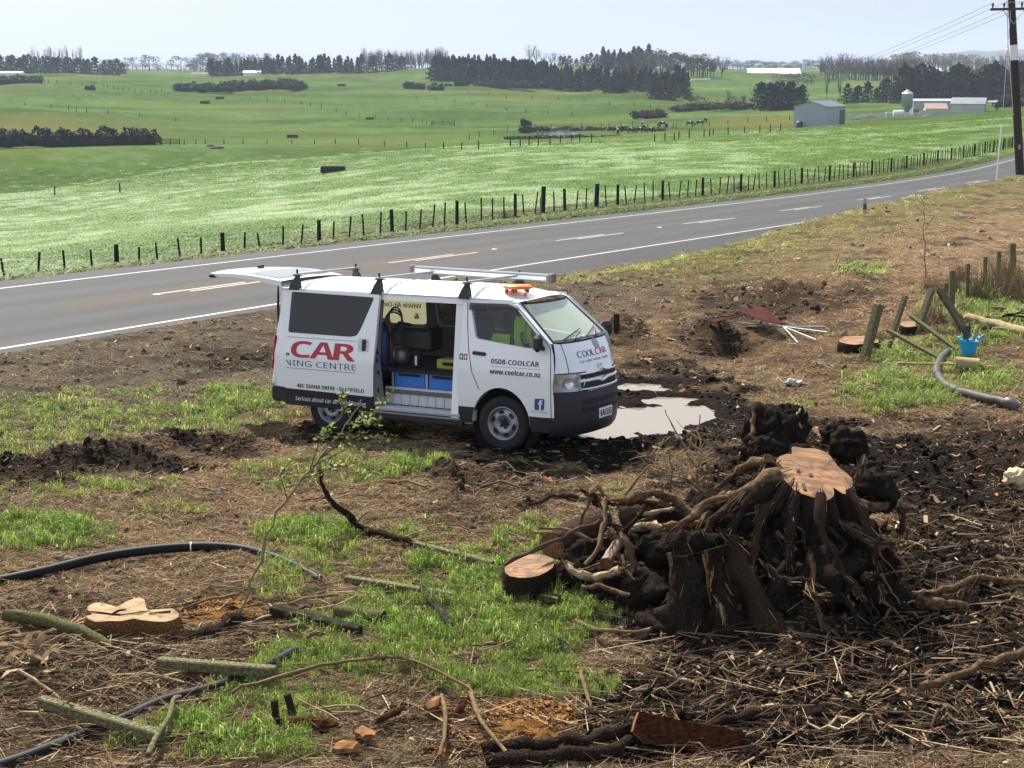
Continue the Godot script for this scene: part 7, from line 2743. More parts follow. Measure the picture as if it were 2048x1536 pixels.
	for e in [[1718, 684, 40, 9, "flat orange sawn stump just left of the leftmost leaning post"], [1822, 652, 22, 6, "small orange sawn stump between the leaning posts"], [1700, 690, 12, 4, "tiny sawn stub beside the flat orange stump"]]:
		var c := ground_at(e[0], e[1]) + Vector3(0, 0.12, 0)
		var ring := []
		for k in 14:
			var a := TAU * k / 14.0
			ring.append(on_plane(e[0] + cos(a) * e[2] * (1.0 + 0.12 * sin(k * 2.3)), e[1] - 4 + sin(a) * e[3] * (1.0 + 0.15 * sin(k * 1.7)), c, Vector3.UP))
		var s := thing("flat_stump", e[4], "tree stump")
		put("trunk", flare_mesh(ring, Vector3.UP, 0.12, 0.1, 0.08, int(e[0])), M.bark, s)
		put("sawn_face", face_mesh(ring, Vector3.UP), M.cut_orange, s)
	# sawn timber offcuts in the foreground
	var up := Vector3(0, 0.05, 0)
	batten("mossy green batten lying alone in the left foreground, upper one", ground_at(318, 1352) + up * 2.2, ground_at(552, 1374) + up * 2.4, 0.085, 0.085, M.weathered)
	batten("mossy green batten slanting across the bottom left corner", ground_at(82, 1428) + up * 2.0, ground_at(325, 1496) + up * 1.6, 0.085, 0.075, M.weathered)
	batten("weathered batten in the grass below the van's front wheel", ground_at(825, 1096) + up, ground_at(986, 1138) + up, 0.07, 0.05, M.weathered)
	batten("weathered batten in the grass left of centre with a pale top", ground_at(692, 1168) + up, ground_at(912, 1203) + up, 0.075, 0.06, M.weathered)
	batten("dark batten pointing at the viewer in the middle of the grass", ground_at(832, 1176) + up, ground_at(902, 1262) + up, 0.075, 0.06, M.post)
	batten("grey squared post half hidden in the twigs right of the low stump", ground_at(545, 1232) + up, ground_at(720, 1275) + up, 0.10, 0.09, M.post, "fallen_post", "post")
	var gpole := thing("green_pole", "short mossy green hollow pole in the grass right of the low stump", "pole")
	var ga := ground_at(672, 1240) + Vector3(0, 0.07, 0)
	var gb := ground_at(768, 1252) + Vector3(0, 0.07, 0)
	var gm := MB.new()
	gm.tube([ga, gb], [0.062], 14, false)
	put("pole", gm.done(), M.green_bark, gpole)
	gm = MB.new()
	gm.tube([gb + (ga - gb).normalized() * 0.02, gb + (gb - ga).normalized() * 0.003], [0.048, 0.048], 14)
	put("hollow", gm.done(), M.dark, gpole)
	sawn_log("long mossy green log at the left edge pointing to the low stump", [[12, 1230, 12.75], [90, 1240, 12.6], [160, 1262, 12.4], [225, 1298, 12.2]], 0.055, M.green_bark)
	sawn_log("brown log at the left edge below the mossy one", [[-30, 1296, 12.2], [40, 1278, 12.4], [92, 1270, 12.5]], 0.05, M.twig)
	var husk := thing("bark_husks", "heap of torn pale bark husks at the left edge", "bark")
	for i in 26:
		var a := ground_at(rng.randf_range(-20, 115), rng.randf_range(1300, 1360)) + Vector3(0, rng.randf_range(0.02, 0.2), 0)
		var m := MB.new()
		var d := Vector3(rng.randf_range(-1, 1), rng.randf_range(-0.7, 0.3), rng.randf_range(-0.6, 1)).normalized() * rng.randf_range(0.1, 0.26)
		var s := d.cross(Vector3.UP).normalized() * rng.randf_range(0.02, 0.05)
		m.smooth()
		m.quad(a - s, a + s, a + d + s * 0.6, a + d - s * 0.6)
		m.quad(a + d - s * 0.6, a + d + s * 0.6, a + d * 1.4 + Vector3(0, -0.06, 0), a + d * 1.4 + Vector3(0, -0.06, 0))
		put("husk", m.done(), [M.root, M.pale_twig, M.twig][i % 3], husk)
	# dug out stump with sawdust at the bottom
	var sd := thing("sawdust", "orange sawdust spread round the pit at the bottom of the picture", "sawdust")
	dust(sd, [[1010, 1462, 110, 24], [1075, 1478, 60, 18], [900, 1440, 60, 16], [960, 1500, 60, 14], [880, 1510, 50, 12]], 500)
	var red_slab := thing("sawn_slab", "large reddish sawn slab lying at the bottom right of centre", "slab")
	var ra := ground_at(1268, 1452) + Vector3(0, 0.12, 0)
	var rbb := ground_at(1492, 1488) + Vector3(0, 0.12, 0)
	var sc := (ra + rbb) * 0.5 + Vector3(0, 0.03, 0.1)
	var sn := Vector3(0.12, 0.45, 0.88).normalized()
	var so := []
	for e in [[1266, 1462], [1272, 1440], [1278, 1424], [1300, 1427], [1360, 1440], [1430, 1452], [1492, 1466], [1488, 1484], [1476, 1502], [1440, 1499], [1400, 1506], [1340, 1490], [1290, 1486]]: so.append(on_plane(e[0], e[1], sc, sn))
	put("front", face_mesh(so, sn), M.red_wood, red_slab)
	var rm := MB.new()
	rm.flat()
	for k in so.size():
		var a: Vector3 = so[k]
		var c: Vector3 = so[(k + 1) % so.size()]
		rm.quad(a, c, c - sn * 0.09, a - sn * 0.09)
	put("sawn_edge", rm.done(), M.sawn, red_slab)
	var back := []
	for v in so: back.append(v - sn * 0.09)
	put("back", face_mesh(back, sn), M.bark, red_slab)
	for e in [[590, 1458, 660, 1468, 0.09, "long red bark slab left of the pit"], [725, 1478, 735, 1492, 0.10, "upper of two pale sawn blocks left of the pit"], [682, 1512, 712, 1516, 0.11, "lower of two pale sawn blocks left of the pit"], [760, 1455, 800, 1438, 0.06, "dark red bark strip lying above the pit"], [905, 1448, 925, 1432, 0.06, "short red bark piece at the pit's right rim"], [860, 1428, 880, 1418, 0.09, "orange wood lump at the head of the pit"]]:
		var a := ground_at(e[0], e[1]) + Vector3(0, 0.06, 0)
		var c := ground_at(e[2], e[3]) + Vector3(0, 0.07, 0)
		var m := MB.new()
		chunk(m, Vector3(e[4] * 1.2, e[4] * 0.8, a.distance_to(c) + 0.05), bar_between(a, c, 0.1, 0.1), int(e[0]))
		var pale: bool = (e[5] as String).contains("pale") or (e[5] as String).contains("orange")
		tag(put("wood_block", m.done(), M.sawn if pale else M.red_wood), e[5], "wood block")
	stick("bark_branch", "thick bark covered branch along the bottom edge", "branch", [[980, 1540], [1100, 1528], [1230, 1510], [1330, 1490], [1420, 1470], [1520, 1440]], 0.055, 0.035, M.bark, 0.04, "", 10)
	stick("bark_branch", "thick dark branch from the sawdust to the reddish slab", "branch", [[960, 1512], [1080, 1500], [1180, 1492], [1270, 1478]], 0.05, 0.045, M.bark, 0.04, "", 10)
	stick("pale_branch", "long pale branch slanting in from the right edge at the bottom", "branch", [[1842, 1396], [1900, 1378], [1980, 1350], [2080, 1322]], 0.028, 0.04, M.root, 0.08, "", 8)
	stick("pale_branch", "tan branch lying right of the big stump's shadow", "branch", [[1850, 1212], [1900, 1200], [1960, 1178], [2050, 1188]], 0.035, 0.03, M.root, 0.10, "", 8)
	stick("torn_root", "short tan root chunk right of the big stump's shadow", "root", [[1843, 1222], [1880, 1222], [1925, 1226]], 0.05, 0.045, M.root, 0.06, "", 9)
	stick("bark_branch", "dark stick standing out of the ground beside the short tan root", "branch", [[1925, 1228], [1945, 1200], [1965, 1170]], 0.02, 0.015, M.bark, 0.12)
	stick("grey_branch", "thick grey branch standing up at the bottom left edge of the grass", "branch", [[300, 1545], [330, 1480], [362, 1425]], 0.024, 0.018, M.weathered, 0.12, "", 8)
	stick("grey_branch", "crooked grey branch above the sawdust at the bottom", "branch", [[885, 1418], [893, 1470], [882, 1540]], 0.018, 0.013, M.twig, 0.10, "", 7)
	stick("grey_branch", "long grey branch slanting right across the sawdust", "branch", [[935, 1395], [962, 1465], [1010, 1530]], 0.020, 0.014, M.twig, 0.09, "", 7)
	stick("grey_branch", "short thin branch in the grass right of the sawdust", "branch", [[1160, 1370], [1175, 1420], [1185, 1450]], 0.016, 0.012, M.twig, 0.10, "", 7)
	stick("grey_branch", "long arching branch in the bottom grass left of centre", "branch", [[460, 1420], [580, 1378], [700, 1352], [800, 1345], [880, 1375], [950, 1420]], 0.016, 0.010, M.twig, 0.12, "", 6)
	for e in [[556, 1450, 548, 1400, "left of two short grey stubs standing in the grass"], [596, 1440, 574, 1388, "right of two short grey stubs standing in the grass"]]:
		var q := up_from(e[0], e[1], e[2], e[3])
		var m := MB.new()
		m.tube([q[0] - Vector3(0, 0.1, 0), q[1]], [0.03, 0.026], 8)
		tag(put("wooden_stub", m.done(), M.root_dark), e[4], "stub")
	var st := up_from(1233, 662, 1233, 628)
	var m2 := MB.new()
	m2.tube([st[0] - Vector3(0, 0.1, 0), st[1]], [0.06, 0.055], 8)
	tag(put("dark_stake", m2.done(), M.post), "short dark stake in the ground just right of the van's windscreen", "stake")
	stick("bark_branch", "bent bare branch lying in the brown ground below the van", "branch", [[700, 1060], [735, 1072], [790, 1085], [830, 1100]], 0.035, 0.03, M.bark, 0.05)
	# upright forked branch
	var fb := thing("forked_branch", "crooked forked branch rising out of the ground below the van's rear", "branch")
	root_part(fb, "stem", [[760, 1082, 15.4], [715, 1050, 15.3], [668, 1010, 15.2], [642, 965, 15.2], [640, 940, 15.2]], 0.034, 0.014, M.bark, 520, 8)
	root_part(fb, "twig", [[655, 995, 15.2], [625, 998, 15.1], [598, 1002, 15.1]], 0.014, 0.008, M.twig, 521, 5)
	root_part(fb, "twig", [[712, 1050, 15.3], [735, 1025, 15.2]], 0.012, 0.006, M.twig, 522, 5)
	# leafy sapling bending over the foreground
	sapling("thin leafy sapling bending right in front of the van's rear wheel", [[480, 1242, 13.05], [500, 1165, 13.05], [530, 1075, 13.05], [585, 985, 13.05], [640, 915, 13.1], [690, 850, 13.1], [722, 800, 13.1]], 0.016, [[620, 935, [700, 895, 13.0], [745, 925, 12.9]], [640, 915, [710, 870, 13.0], [785, 878, 12.9]], [690, 850, [740, 830, 13.1], [780, 790, 13.1]], [600, 960, [680, 930, 13.0], [740, 955, 12.9]], [655, 890, [720, 850, 13.0], [760, 842, 13.0]], [620, 940, [640, 880, 13.0], [668, 850, 13.0]], [575, 1000, [560, 950, 13.0], [590, 910, 13.0]], [700, 835, [680, 800, 13.1], [690, 785, 13.1]]], 42, 0.05)
	sapling("small leafy seedling at the bottom left corner", [[122, 1500, 11.0], [122, 1440, 11.0], [122, 1380, 11.0], [126, 1330, 11.0]], 0.008, [[122, 1440, [95, 1420, 10.9], [75, 1425, 10.9]], [122, 1420, [140, 1435, 10.9], [150, 1470, 10.9]], [124, 1345, [118, 1330, 10.9], [126, 1318, 10.9]], [122, 1470, [105, 1460, 10.9], [95, 1480, 10.9]]], 7, 0.05)
	sapling("thin upright sapling with few leaves on the bank at the right", [[1852, 560, 36.0], [1850, 500, 36.0], [1850, 440, 36.0], [1842, 395, 36.0]], 0.018, [[1850, 430, [1830, 410, 36.0], [1818, 416, 36.0]], [1850, 460, [1870, 430, 36.0], [1880, 420, 36.0]], [1850, 480, [1810, 470, 36.0], [1800, 455, 36.0]], [1850, 500, [1878, 515, 36.0], [1885, 500, 36.0]], [1851, 520, [1820, 505, 36.0], [1800, 520, 36.0]], [1845, 405, [1835, 400, 36.0], [1830, 392, 36.0]]], 12, 0.05)
	# bare brush twigs between the puddle and the heap
	for e in [[[1430, 1000, 14.4], [1390, 930, 14.6], [1350, 860, 14.8], [1330, 820, 15.0]], [[1440, 985, 14.4], [1400, 900, 14.7], [1400, 830, 15.0]], [[1420, 1005, 14.2], [1380, 960, 14.3], [1310, 950, 14.3]], [[1250, 990, 14.6], [1300, 930, 14.8], [1375, 955, 14.6]], [[1340, 1000, 14.2], [1345, 940, 14.2], [1335, 900, 14.2]], [[1400, 990, 14.2], [1395, 940, 14.2], [1400, 915, 14.2]]]:
		var t := thing("brush_twig", ranked("bare thin twig sticking up between the puddle and the left heap", [1250, 1340, 1400, 1420, 1430, 1440].find(e[0][0]), 6), "twig", Vector3.ZERO, 0.0, "brush twigs behind the left heap")
		root_part(t, "stem", e, 0.014, 0.005, M.twig, int(e[0][0]), 5)
		for k in 5:
			var a: Array = e[1]
			root_part(t, "shoot", [[a[0] + rng.randf_range(-14, 14), a[1] + rng.randf_range(-25, 25), a[2]], [a[0] + rng.randf_range(-55, 55), a[1] + rng.randf_range(-60, 5), a[2]]], 0.006, 0.003, M.pale_twig, int(a[0]) + k, 4)
	# tall dry weeds by the broken fence and on the bank crest
	var weed := weed_mesh(5)
	for e in [[1880, 600, 0.9], [1905, 585, 0.9], [1960, 600, 1.3], [1990, 590, 1.5], [2020, 600, 1.5], [2045, 590, 1.4], [1870, 640, 0.8], [1845, 655, 0.7], [1920, 560, 0.9], [2010, 560, 1.2], [1860, 580, 0.7], [1750, 690, 0.5], [1690, 700, 0.4]]:
		var t := thing("dry_weed", ranked("clump of dry weeds around the broken fence", [1690, 1750, 1845, 1860, 1870, 1880, 1905, 1920, 1960, 1990, 2010, 2020, 2045].find(e[0]), 13), "weed", ground_at(e[0], e[1]), rng.randf() * TAU, "dry weeds around the broken fence")
		t.scale = Vector3.ONE * e[2] * 0.62
		put("stems", weed, [M.vcol, M.weed_green][rng.randi() % 2], t)

func chunk(mb: MB, size: Vector3, t: Transform3D, seed_: int):     # a split piece of wood: a box with uneven corners and faces
	var r := RandomNumberGenerator.new()
	r.seed = seed_
	var rings := []
	for i in 5:
		var f := i / 4.0
		var ring := []
		for k in 8:
			var a := TAU * (k + 0.5) / 8.0
			var e := Vector2(cos(a), sin(a))
			e /= maxf(absf(e.x), absf(e.y))
			var end := 0.72 if i == 0 or i == 4 else 1.0
			ring.append(t * Vector3(e.x * size.x * 0.5 * r.randf_range(0.72, 1.08) * end, e.y * size.y * 0.5 * r.randf_range(0.65, 1.1) * end, (f - 0.5) * size.z + r.randf_range(-0.1, 0.1) * size.z))
		rings.append(ring)
	mb.flat()
	for i in 4:
		for k in 8:
			mb.quad(rings[i][k], rings[i][(k + 1) % 8], rings[i + 1][(k + 1) % 8], rings[i + 1][k])
	for k in range(1, 7):
		mb.tri(rings[0][0], rings[0][k + 1], rings[0][k])
		mb.tri(rings[4][0], rings[4][k], rings[4][k + 1])

func sapling(label: String, stem: Array, r: float, arms: Array, leaves: int, size: float):
	var t := thing("sapling", label, "sapling")
	root_part(t, "stem", stem, r, r * 0.35, mat(lin(0.20, 0.17, 0.10), 0.8), int(stem[0][0]), 7)
	var leaf_c := [Color(0.20, 0.25, 0.08), Color(0.34, 0.38, 0.19), Color(0.10, 0.14, 0.04)]
	var d0: float = stem[0][2]
	for i in arms.size():
		var a: Array = arms[i]
		var p0 := on_d(a[0], a[1], d0)
		var path := [p0, on_d(a[2][0], a[2][1], a[2][2]), on_d(a[3][0], a[3][1], a[3][2])]
		var br := Node3D.new()
		br.name = "branch"
		t.add_child(br, true)
		var mb := MB.new()
		mb.tube(path, [r * 0.4, r * 0.28, r * 0.15], 5)
		put("wood", mb.done(), M.twig, br)
		for k in leaves:
			var f := rng.randf_range(0.15, 1.05)
			var p: Vector3 = path[0].lerp(path[1], f * 2.0) if f < 0.5 else path[1].lerp(path[2], f * 2.0 - 1.0)
			p += Vector3(rng.randf_range(-1, 1), rng.randf_range(-0.6, 0.8), rng.randf_range(-1, 1)) * size * 0.7
			var lm := MB.new()
			lm.smooth()
			lm.color(leaf_c[rng.randi() % 3])
			var d := Vector3(rng.randf_range(-1, 1), rng.randf_range(-0.4, 0.8), rng.randf_range(-1, 1)).normalized() * size * rng.randf_range(0.7, 1.2)
			var s := d.cross(Vector3(rng.randf_range(-1, 1), 1, rng.randf_range(-1, 1))).normalized() * size * 0.36
			var u := d.cross(s).normalized() * size * 0.08
			lm.quad(p, p + d * 0.45 + s + u, p + d, p + d * 0.5)
			lm.quad(p, p + d * 0.5, p + d, p + d * 0.45 - s + u)
			put("leaf", lm.done(), M.leaf, br)

# ------------------------------------------------------------------ litter: grass, straw, chips, clods
func scatter(called: String, label: String, mesh: Mesh, m: Material, list: Array, tints: Array):
	var mm := MultiMesh.new()
	mm.transform_format = MultiMesh.TRANSFORM_3D
	mm.use_colors = true
	mm.mesh = mesh
	mm.instance_count = list.size()
	for i in list.size():
		mm.set_instance_transform(i, list[i])
		mm.set_instance_color(i, tints[i])
	var o := MultiMeshInstance3D.new()
	o.multimesh = mm
	o.material_override = m
	o.name = numbered(called)
	add_child(o)
	tag(o, label, called.replace("_", " "), "", "stuff")

func tuft_mesh(seed_: int, blades := 8, spread := 0.07, h := 0.20, wide := 0.006) -> ArrayMesh:
	var r := RandomNumberGenerator.new()
	r.seed = seed_
	var mb := MB.new()
	mb.smooth()
	for i in blades:
		var a := r.randf() * TAU
		var o := Vector3(r.randf_range(-1, 1), 0, r.randf_range(-1, 1)) * spread
		var d := Vector3(cos(a), 0, sin(a))
		var s := Vector3(-sin(a), 0, cos(a)) * wide * r.randf_range(0.7, 1.3)
		var hh := h * r.randf_range(0.5, 1.15)
		var bend := r.randf_range(0.35, 1.5) * hh
		var p1 := o + Vector3(0, hh * 0.6, 0) + d * bend * 0.3
		var p2 := o + Vector3(0, hh * (0.95 - 0.40 * bend / hh), 0) + d * bend
		var k := r.randf_range(0.75, 1.3)
		mb.color(Color(k, k, k))
		mb.tri(o - s, p1 - s * 0.8, o + s)
		mb.tri(o + s, p1 - s * 0.8, p1 + s * 0.8)
		mb.tri(p1 - s * 0.8, p2, p1 + s * 0.8)
	return mb.done()

func splinter_mesh() -> ArrayMesh:
	var mb := MB.new()
	mb.flat()
	var a := Vector3(-0.5, 0, 0)
	var m := Vector3(0.05, 0.05, 0.02)
	var b := Vector3(0.5, -0.02, 0)
	for p in [[a, m, 1.0, 1.0], [m, b, 1.0, 0.6]]:
		for k in 3:
			var t0 := TAU * k / 3.0
			var t1 := TAU * (k + 1) / 3.0
			mb.quad(p[0] + Vector3(0, cos(t0), sin(t0)) * 0.5 * p[2], p[0] + Vector3(0, cos(t1), sin(t1)) * 0.5 * p[2], p[1] + Vector3(0, cos(t1), sin(t1)) * 0.5 * p[3], p[1] + Vector3(0, cos(t0), sin(t0)) * 0.5 * p[3])
	return mb.done()

func build_litter():
	var grass := []
	var grass_t := []
	var straw := []
	var straw_t := []
	var chip := []
	var chip_t := []
	var clod := []
	var clod_t := []
	var r := RandomNumberGenerator.new()
	r.seed = 99
	for i in 310000:
		var px := r.randf_range(-260, 2330)
		var t := r.randf()
		var py := lerpf(350.0, 1600.0, pow(t, 0.85))
		if py < 470.0 and px < 1350.0: continue
		var p := on_y(px, py, 0.0)
		var sz := road_sz(p.x, p.z)
		if sz.x > (-2.3 if sz.y < -42.0 else -0.5): continue
		var wheel := Vector2(p.x + 0.8, p.z + 20.4).length()
		var wob := n1.get_noise_2d(p.x * 0.9, p.z * 0.9) * 0.5
		var q := Vector2(px, py)
		var g := spots(GRASS_SPOTS, q, wob)
		var m := spots(MUD_SPOTS, q, wob)
		var strip := smoothstep(-9.5, -5.5, sz.x) * (1.0 - smoothstep(-38.0, -44.0, sz.y))
		var verge := smoothstep(-9.0, -4.5, sz.x) * smoothstep(-38.0, -45.0, sz.y)
		var wet := py > 740.0 and py < 900.0 and puddle_depth(q, 0.0) > -0.25
		if wet: continue
		var far := clampf(-p.z / 20.0, 0.6, 2.2)
		var pick := r.randf()
		var patch := n1.get_noise_2d(p.x * 2.2 + 30.0, p.z * 2.2)
		var gw := maxf(g * (0.75 + 0.9 * patch), verge * (0.35 + 0.8 * patch))
		gw = maxf(gw, 0.015 + 0.09 * patch - m) * (1.0 - 0.6 * m * (1.0 - g))
		var saw := maxf(1.0 - Vector2((q.x - 1000.0) / 170.0, (q.y - 1465.0) / 50.0).length(), 1.0 - Vector2((q.x - 440.0) / 95.0, (q.y - 1236.0) / 28.0).length()) + wob * 0.8
		if saw > 0.1 and r.randf() < 0.75: pick = 0.81
		if pick < gw * 0.52 and (g < 0.3 or patch > -0.2):
			p.y = site_fine(p.x, p.z, sz, q)
			var s := r.randf_range(0.5, 1.15) * lerpf(0.55, 1.05, g) * sqrt(far)
			if r.randf() < 0.06: s *= 1.7
			grass.append(Transform3D(Basis.from_euler(Vector3(r.randf_range(-0.25, 0.25), r.randf() * TAU, r.randf_range(-0.25, 0.25))).scaled(Vector3(s * far * 0.8, s, s * far * 0.8)), p))
			var k := r.randf_range(0.45, 1.35)
			var dry := clampf(r.randf_range(-0.5, 0.7) + 0.5 * (1.0 - g), 0.0, 1.0)
			grass_t.append(Color(lerpf(0.18, 0.46, dry) * k, lerpf(0.285, 0.42, dry) * k, lerpf(0.06, 0.19, dry) * k))
		elif pick < 0.80:
			if r.randf() < maxf(m * 0.90, strip * 0.72): continue
			if q.y > 870 and q.y < 980 and q.x < 560 and r.randf() < 0.5: continue
			p.y = site_fine(p.x, p.z, sz, q) + r.randf_range(0.0, 0.02)
			var l := r.randf_range(0.05, 0.20) * (1.0 + 1.0 * pow(r.randf(), 6.0)) * far
			if q.y > 1130.0 and r.randf() < 0.10: l *= 2.6
			var w := r.randf_range(0.002, 0.0055) * far
			straw.append(Transform3D(Basis.from_euler(Vector3(r.randf() * 6.0, r.randf() * TAU, r.randf_range(-0.35, 0.35))) * Basis.from_scale(Vector3(l, w, w)), p))
			var k := r.randf_range(0.45, 1.3)
			var warm := r.randf()
			var c := Vector3(0.54, 0.41, 0.24).lerp(Vector3(0.22, 0.14, 0.08), warm)
			c = c.lerp(Vector3(0.36, 0.35, 0.13), verge * 0.7)
			if q.x > 1500.0 and q.y < 640.0: c = c.lerp(Vector3(0.60, 0.39, 0.23), 0.7)
			straw_t.append(Color(c.x * k, c.y * k, c.z * k))
		elif pick < 0.825:
			p.y = site_fine(p.x, p.z, sz, q) + 0.005
			var s := r.randf_range(0.012, 0.038) * far * (1.0 + pow(r.randf(), 8.0)) * (1.5 if m > 0.5 else 1.0)
			chip.append(Transform3D(Basis.from_euler(Vector3(r.randf_range(-0.6, 0.6), r.randf() * TAU, r.randf_range(-0.6, 0.6))) * Basis.from_scale(Vector3(s * r.randf_range(1.0, 2.5), s * 0.25, s * r.randf_range(0.4, 0.9))), p))
			var c := [Vector3(0.48, 0.35, 0.20), Vector3(0.28, 0.19, 0.115), Vector3(0.13, 0.09, 0.06), Vector3(0.27, 0.12, 0.06)][r.randi() % 4] as Vector3
			if saw > 0.1: c = Vector3(0.40, 0.19, 0.06)
			c *= r.randf_range(0.6, 1.1)
			chip_t.append(Color(c.x, c.y, c.z))
		else:
			if r.randf() > maxf(m, 0.16 + strip * 0.1) or (q.x > 1350.0 and q.y < 545.0 and r.randf() < 0.85): continue
			p.y = site_fine(p.x, p.z, sz, q) - 0.005
			var s := r.randf_range(0.018, 0.075) * (1.0 + 1.2 * pow(r.randf(), 8.0)) * far
			clod.append(Transform3D(Basis.from_euler(Vector3(r.randf() * 6.0, r.randf() * 6.0, 0)) * Basis.from_scale(Vector3(s, s * r.randf_range(0.5, 0.9), s * r.randf_range(0.7, 1.2))), p))
			var k := r.randf_range(0.6, 1.5)
			var c := Vector3(0.010, 0.008, 0.006).lerp(Vector3(0.15, 0.12, 0.085), (1.0 - m) * 0.8) * k
			clod_t.append(Color(c.x, c.y, c.z))
	scatter("grass", "short green grass growing in patches over the work site", tuft_mesh(3, 11, 0.10, 0.145, 0.0058), M.leaf, grass, grass_t)
	scatter("straw", "dry straw and bark shreds strewn over the work site", splinter_mesh(), M.vcol, straw, straw_t)
	var cm := MB.new()
	cm.box(Vector3(1, 1, 1))
	scatter("wood_chips", "wood chips scattered over the work site", cm.done(), M.vcol, chip, chip_t)
	scatter("mud_clods", "small clods of dark earth over the churned ground", lump(0.5, 1.0, 0.5, 12, 1), M.vcol, clod, clod_t)
	# grass along both road verges and the rough of the near pasture
	var vg := []
	var vg_t := []
	for i in 26000:
		var z := -28.0 - 100.0 * pow(r.randf(), 1.2)
		var s := 8.9 + 5.0 * pow(r.randf(), 1.3)
		var p := road_point(z, s)
		p.y = beyond_y(p.x, p.z, road_sz(p.x, p.z))
		var big := r.randf_range(0.8, 1.7)
		vg.append(Transform3D(Basis.from_euler(Vector3(0, r.randf() * TAU, 0)).scaled(Vector3(big * 3.0, big, big * 3.0)), p))
		var k := r.randf_range(0.6, 1.2)
		var dry := clampf(r.randf_range(-0.3, 0.6) + 0.4 * n1.get_noise_2d(p.x * 0.5, p.z * 0.5), 0.0, 1.0)
		vg_t.append(Color(lerpf(0.075, 0.25, dry) * k, lerpf(0.14, 0.21, dry) * k, lerpf(0.022, 0.07, dry) * k))
	for i in 150000:
		var dist := 42.0 * pow(8.0, pow(r.randf(), 0.9))
		var u := r.randf_range(-0.5, 0.5)
		var p := Vector3(u * dist, 0, -dist)
		var sz := road_sz(p.x, p.z)
		if sz.x < 11.5: continue
		p.y = beyond_y(p.x, p.z, sz)
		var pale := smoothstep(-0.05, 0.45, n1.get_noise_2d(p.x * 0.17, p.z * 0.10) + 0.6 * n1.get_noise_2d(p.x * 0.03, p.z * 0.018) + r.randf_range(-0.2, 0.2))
		if r.randf() < smoothstep(150.0, 330.0, dist): continue
		var big := r.randf_range(0.5, 1.0) * (0.75 + dist / 170.0)
		vg.append(Transform3D(Basis.from_euler(Vector3(0, r.randf() * TAU, 0)).scaled(Vector3(big * 2.6, big * 0.62, big * 2.6)), p))
		var k := r.randf_range(0.8, 1.2)
		vg_t.append(Color(lerpf(0.125, 0.34, pale) * k, lerpf(0.225, 0.44, pale) * k, lerpf(0.042, 0.25, pale) * k))  # pale tint repeats the painted sheen of the field
	scatter("pasture_grass", "rough grass of the verge and the near pasture beyond the road", tuft_mesh(9, 12, 0.13, 0.17, 0.008), M.leaf, vg, vg_t)
	# brush: a tangle of longer broken twigs over the foreground
	var br := []
	var br_t := []
	for i in 17000:
		var px := r.randf_range(-120, 2170)
		var py := lerpf(930.0, 1590.0, pow(r.randf(), 0.75))
		var left := px < 1000.0
		var keep := smoothstep(1130.0, 1250.0, py) * (0.62 if left else 0.13)
		keep = maxf(keep, 0.30 * smoothstep(940.0, 1000.0, py) * smoothstep(600.0, 760.0, px))
		if spots(GRASS_SPOTS, Vector2(px, py), 0.0) > 0.4: keep *= 0.45
		if r.randf() > keep: continue
		var p := on_y(px, py, 0.0)
		p.y = site_fine(p.x, p.z, road_sz(p.x, p.z), Vector2(px, py)) + r.randf_range(0.0, 0.05)
		var l := r.randf_range(0.12, 0.5) * (1.0 + pow(r.randf(), 4.0))
		var w := r.randf_range(0.003, 0.0075) * (1.0 + 1.8 * pow(r.randf(), 8.0))
		br.append(Transform3D(Basis.from_euler(Vector3(r.randf() * 6.0, r.randfn(0.35, 0.8), r.randf_range(-0.18, 0.22))) * Basis.from_scale(Vector3(l, w, w * 1.0)), p))
		var c := [Vector3(0.17, 0.115, 0.07), Vector3(0.40, 0.30, 0.18), Vector3(0.075, 0.05, 0.033), Vector3(0.13, 0.085, 0.052)][r.randi() % 4] as Vector3
		c *= r.randf_range(0.6, 1.25)
		br_t.append(Color(c.x, c.y, c.z))
	scatter("brush", "tangle of broken twigs over the foreground", splinter_mesh(), M.vcol, br, br_t)
	# torn fibres clinging to the roots of the stump heap
	var fi := []
	var fi_t := []
	for q in root_points:
		for k in 6:
			var o := Vector3(r.randf_range(-1, 1), r.randf_range(-1, 1), r.randf_range(-1, 1)).normalized()
			var dir: Vector3 = ((q[1] as Vector3).normalized() + o * r.randf_range(0.1, 0.55)).normalized()
			var side := dir.cross(Vector3(0.2, 1, 0.1)).normalized()
			var l := r.randf_range(0.04, 0.18)
			var w := r.randf_range(0.003, 0.009)
			fi.append(Transform3D(Basis(dir * l, side.cross(dir) * w, side * w * 1.6), q[0] + o * q[2] * r.randf_range(0.8, 1.15) + (q[1] as Vector3) * r.randf_range(-0.3, 0.3)))
			var c := Vector3(0.28, 0.19, 0.105).lerp(Vector3(0.05, 0.034, 0.022), clampf(r.randf() * 1.7, 0.0, 1.0))
			fi_t.append(Color(c.x, c.y, c.z))
	scatter("root_fibres", "torn bark fibres hanging on the roots of the stump heap", splinter_mesh(), M.vcol, fi, fi_t)
	build_twigs(r)

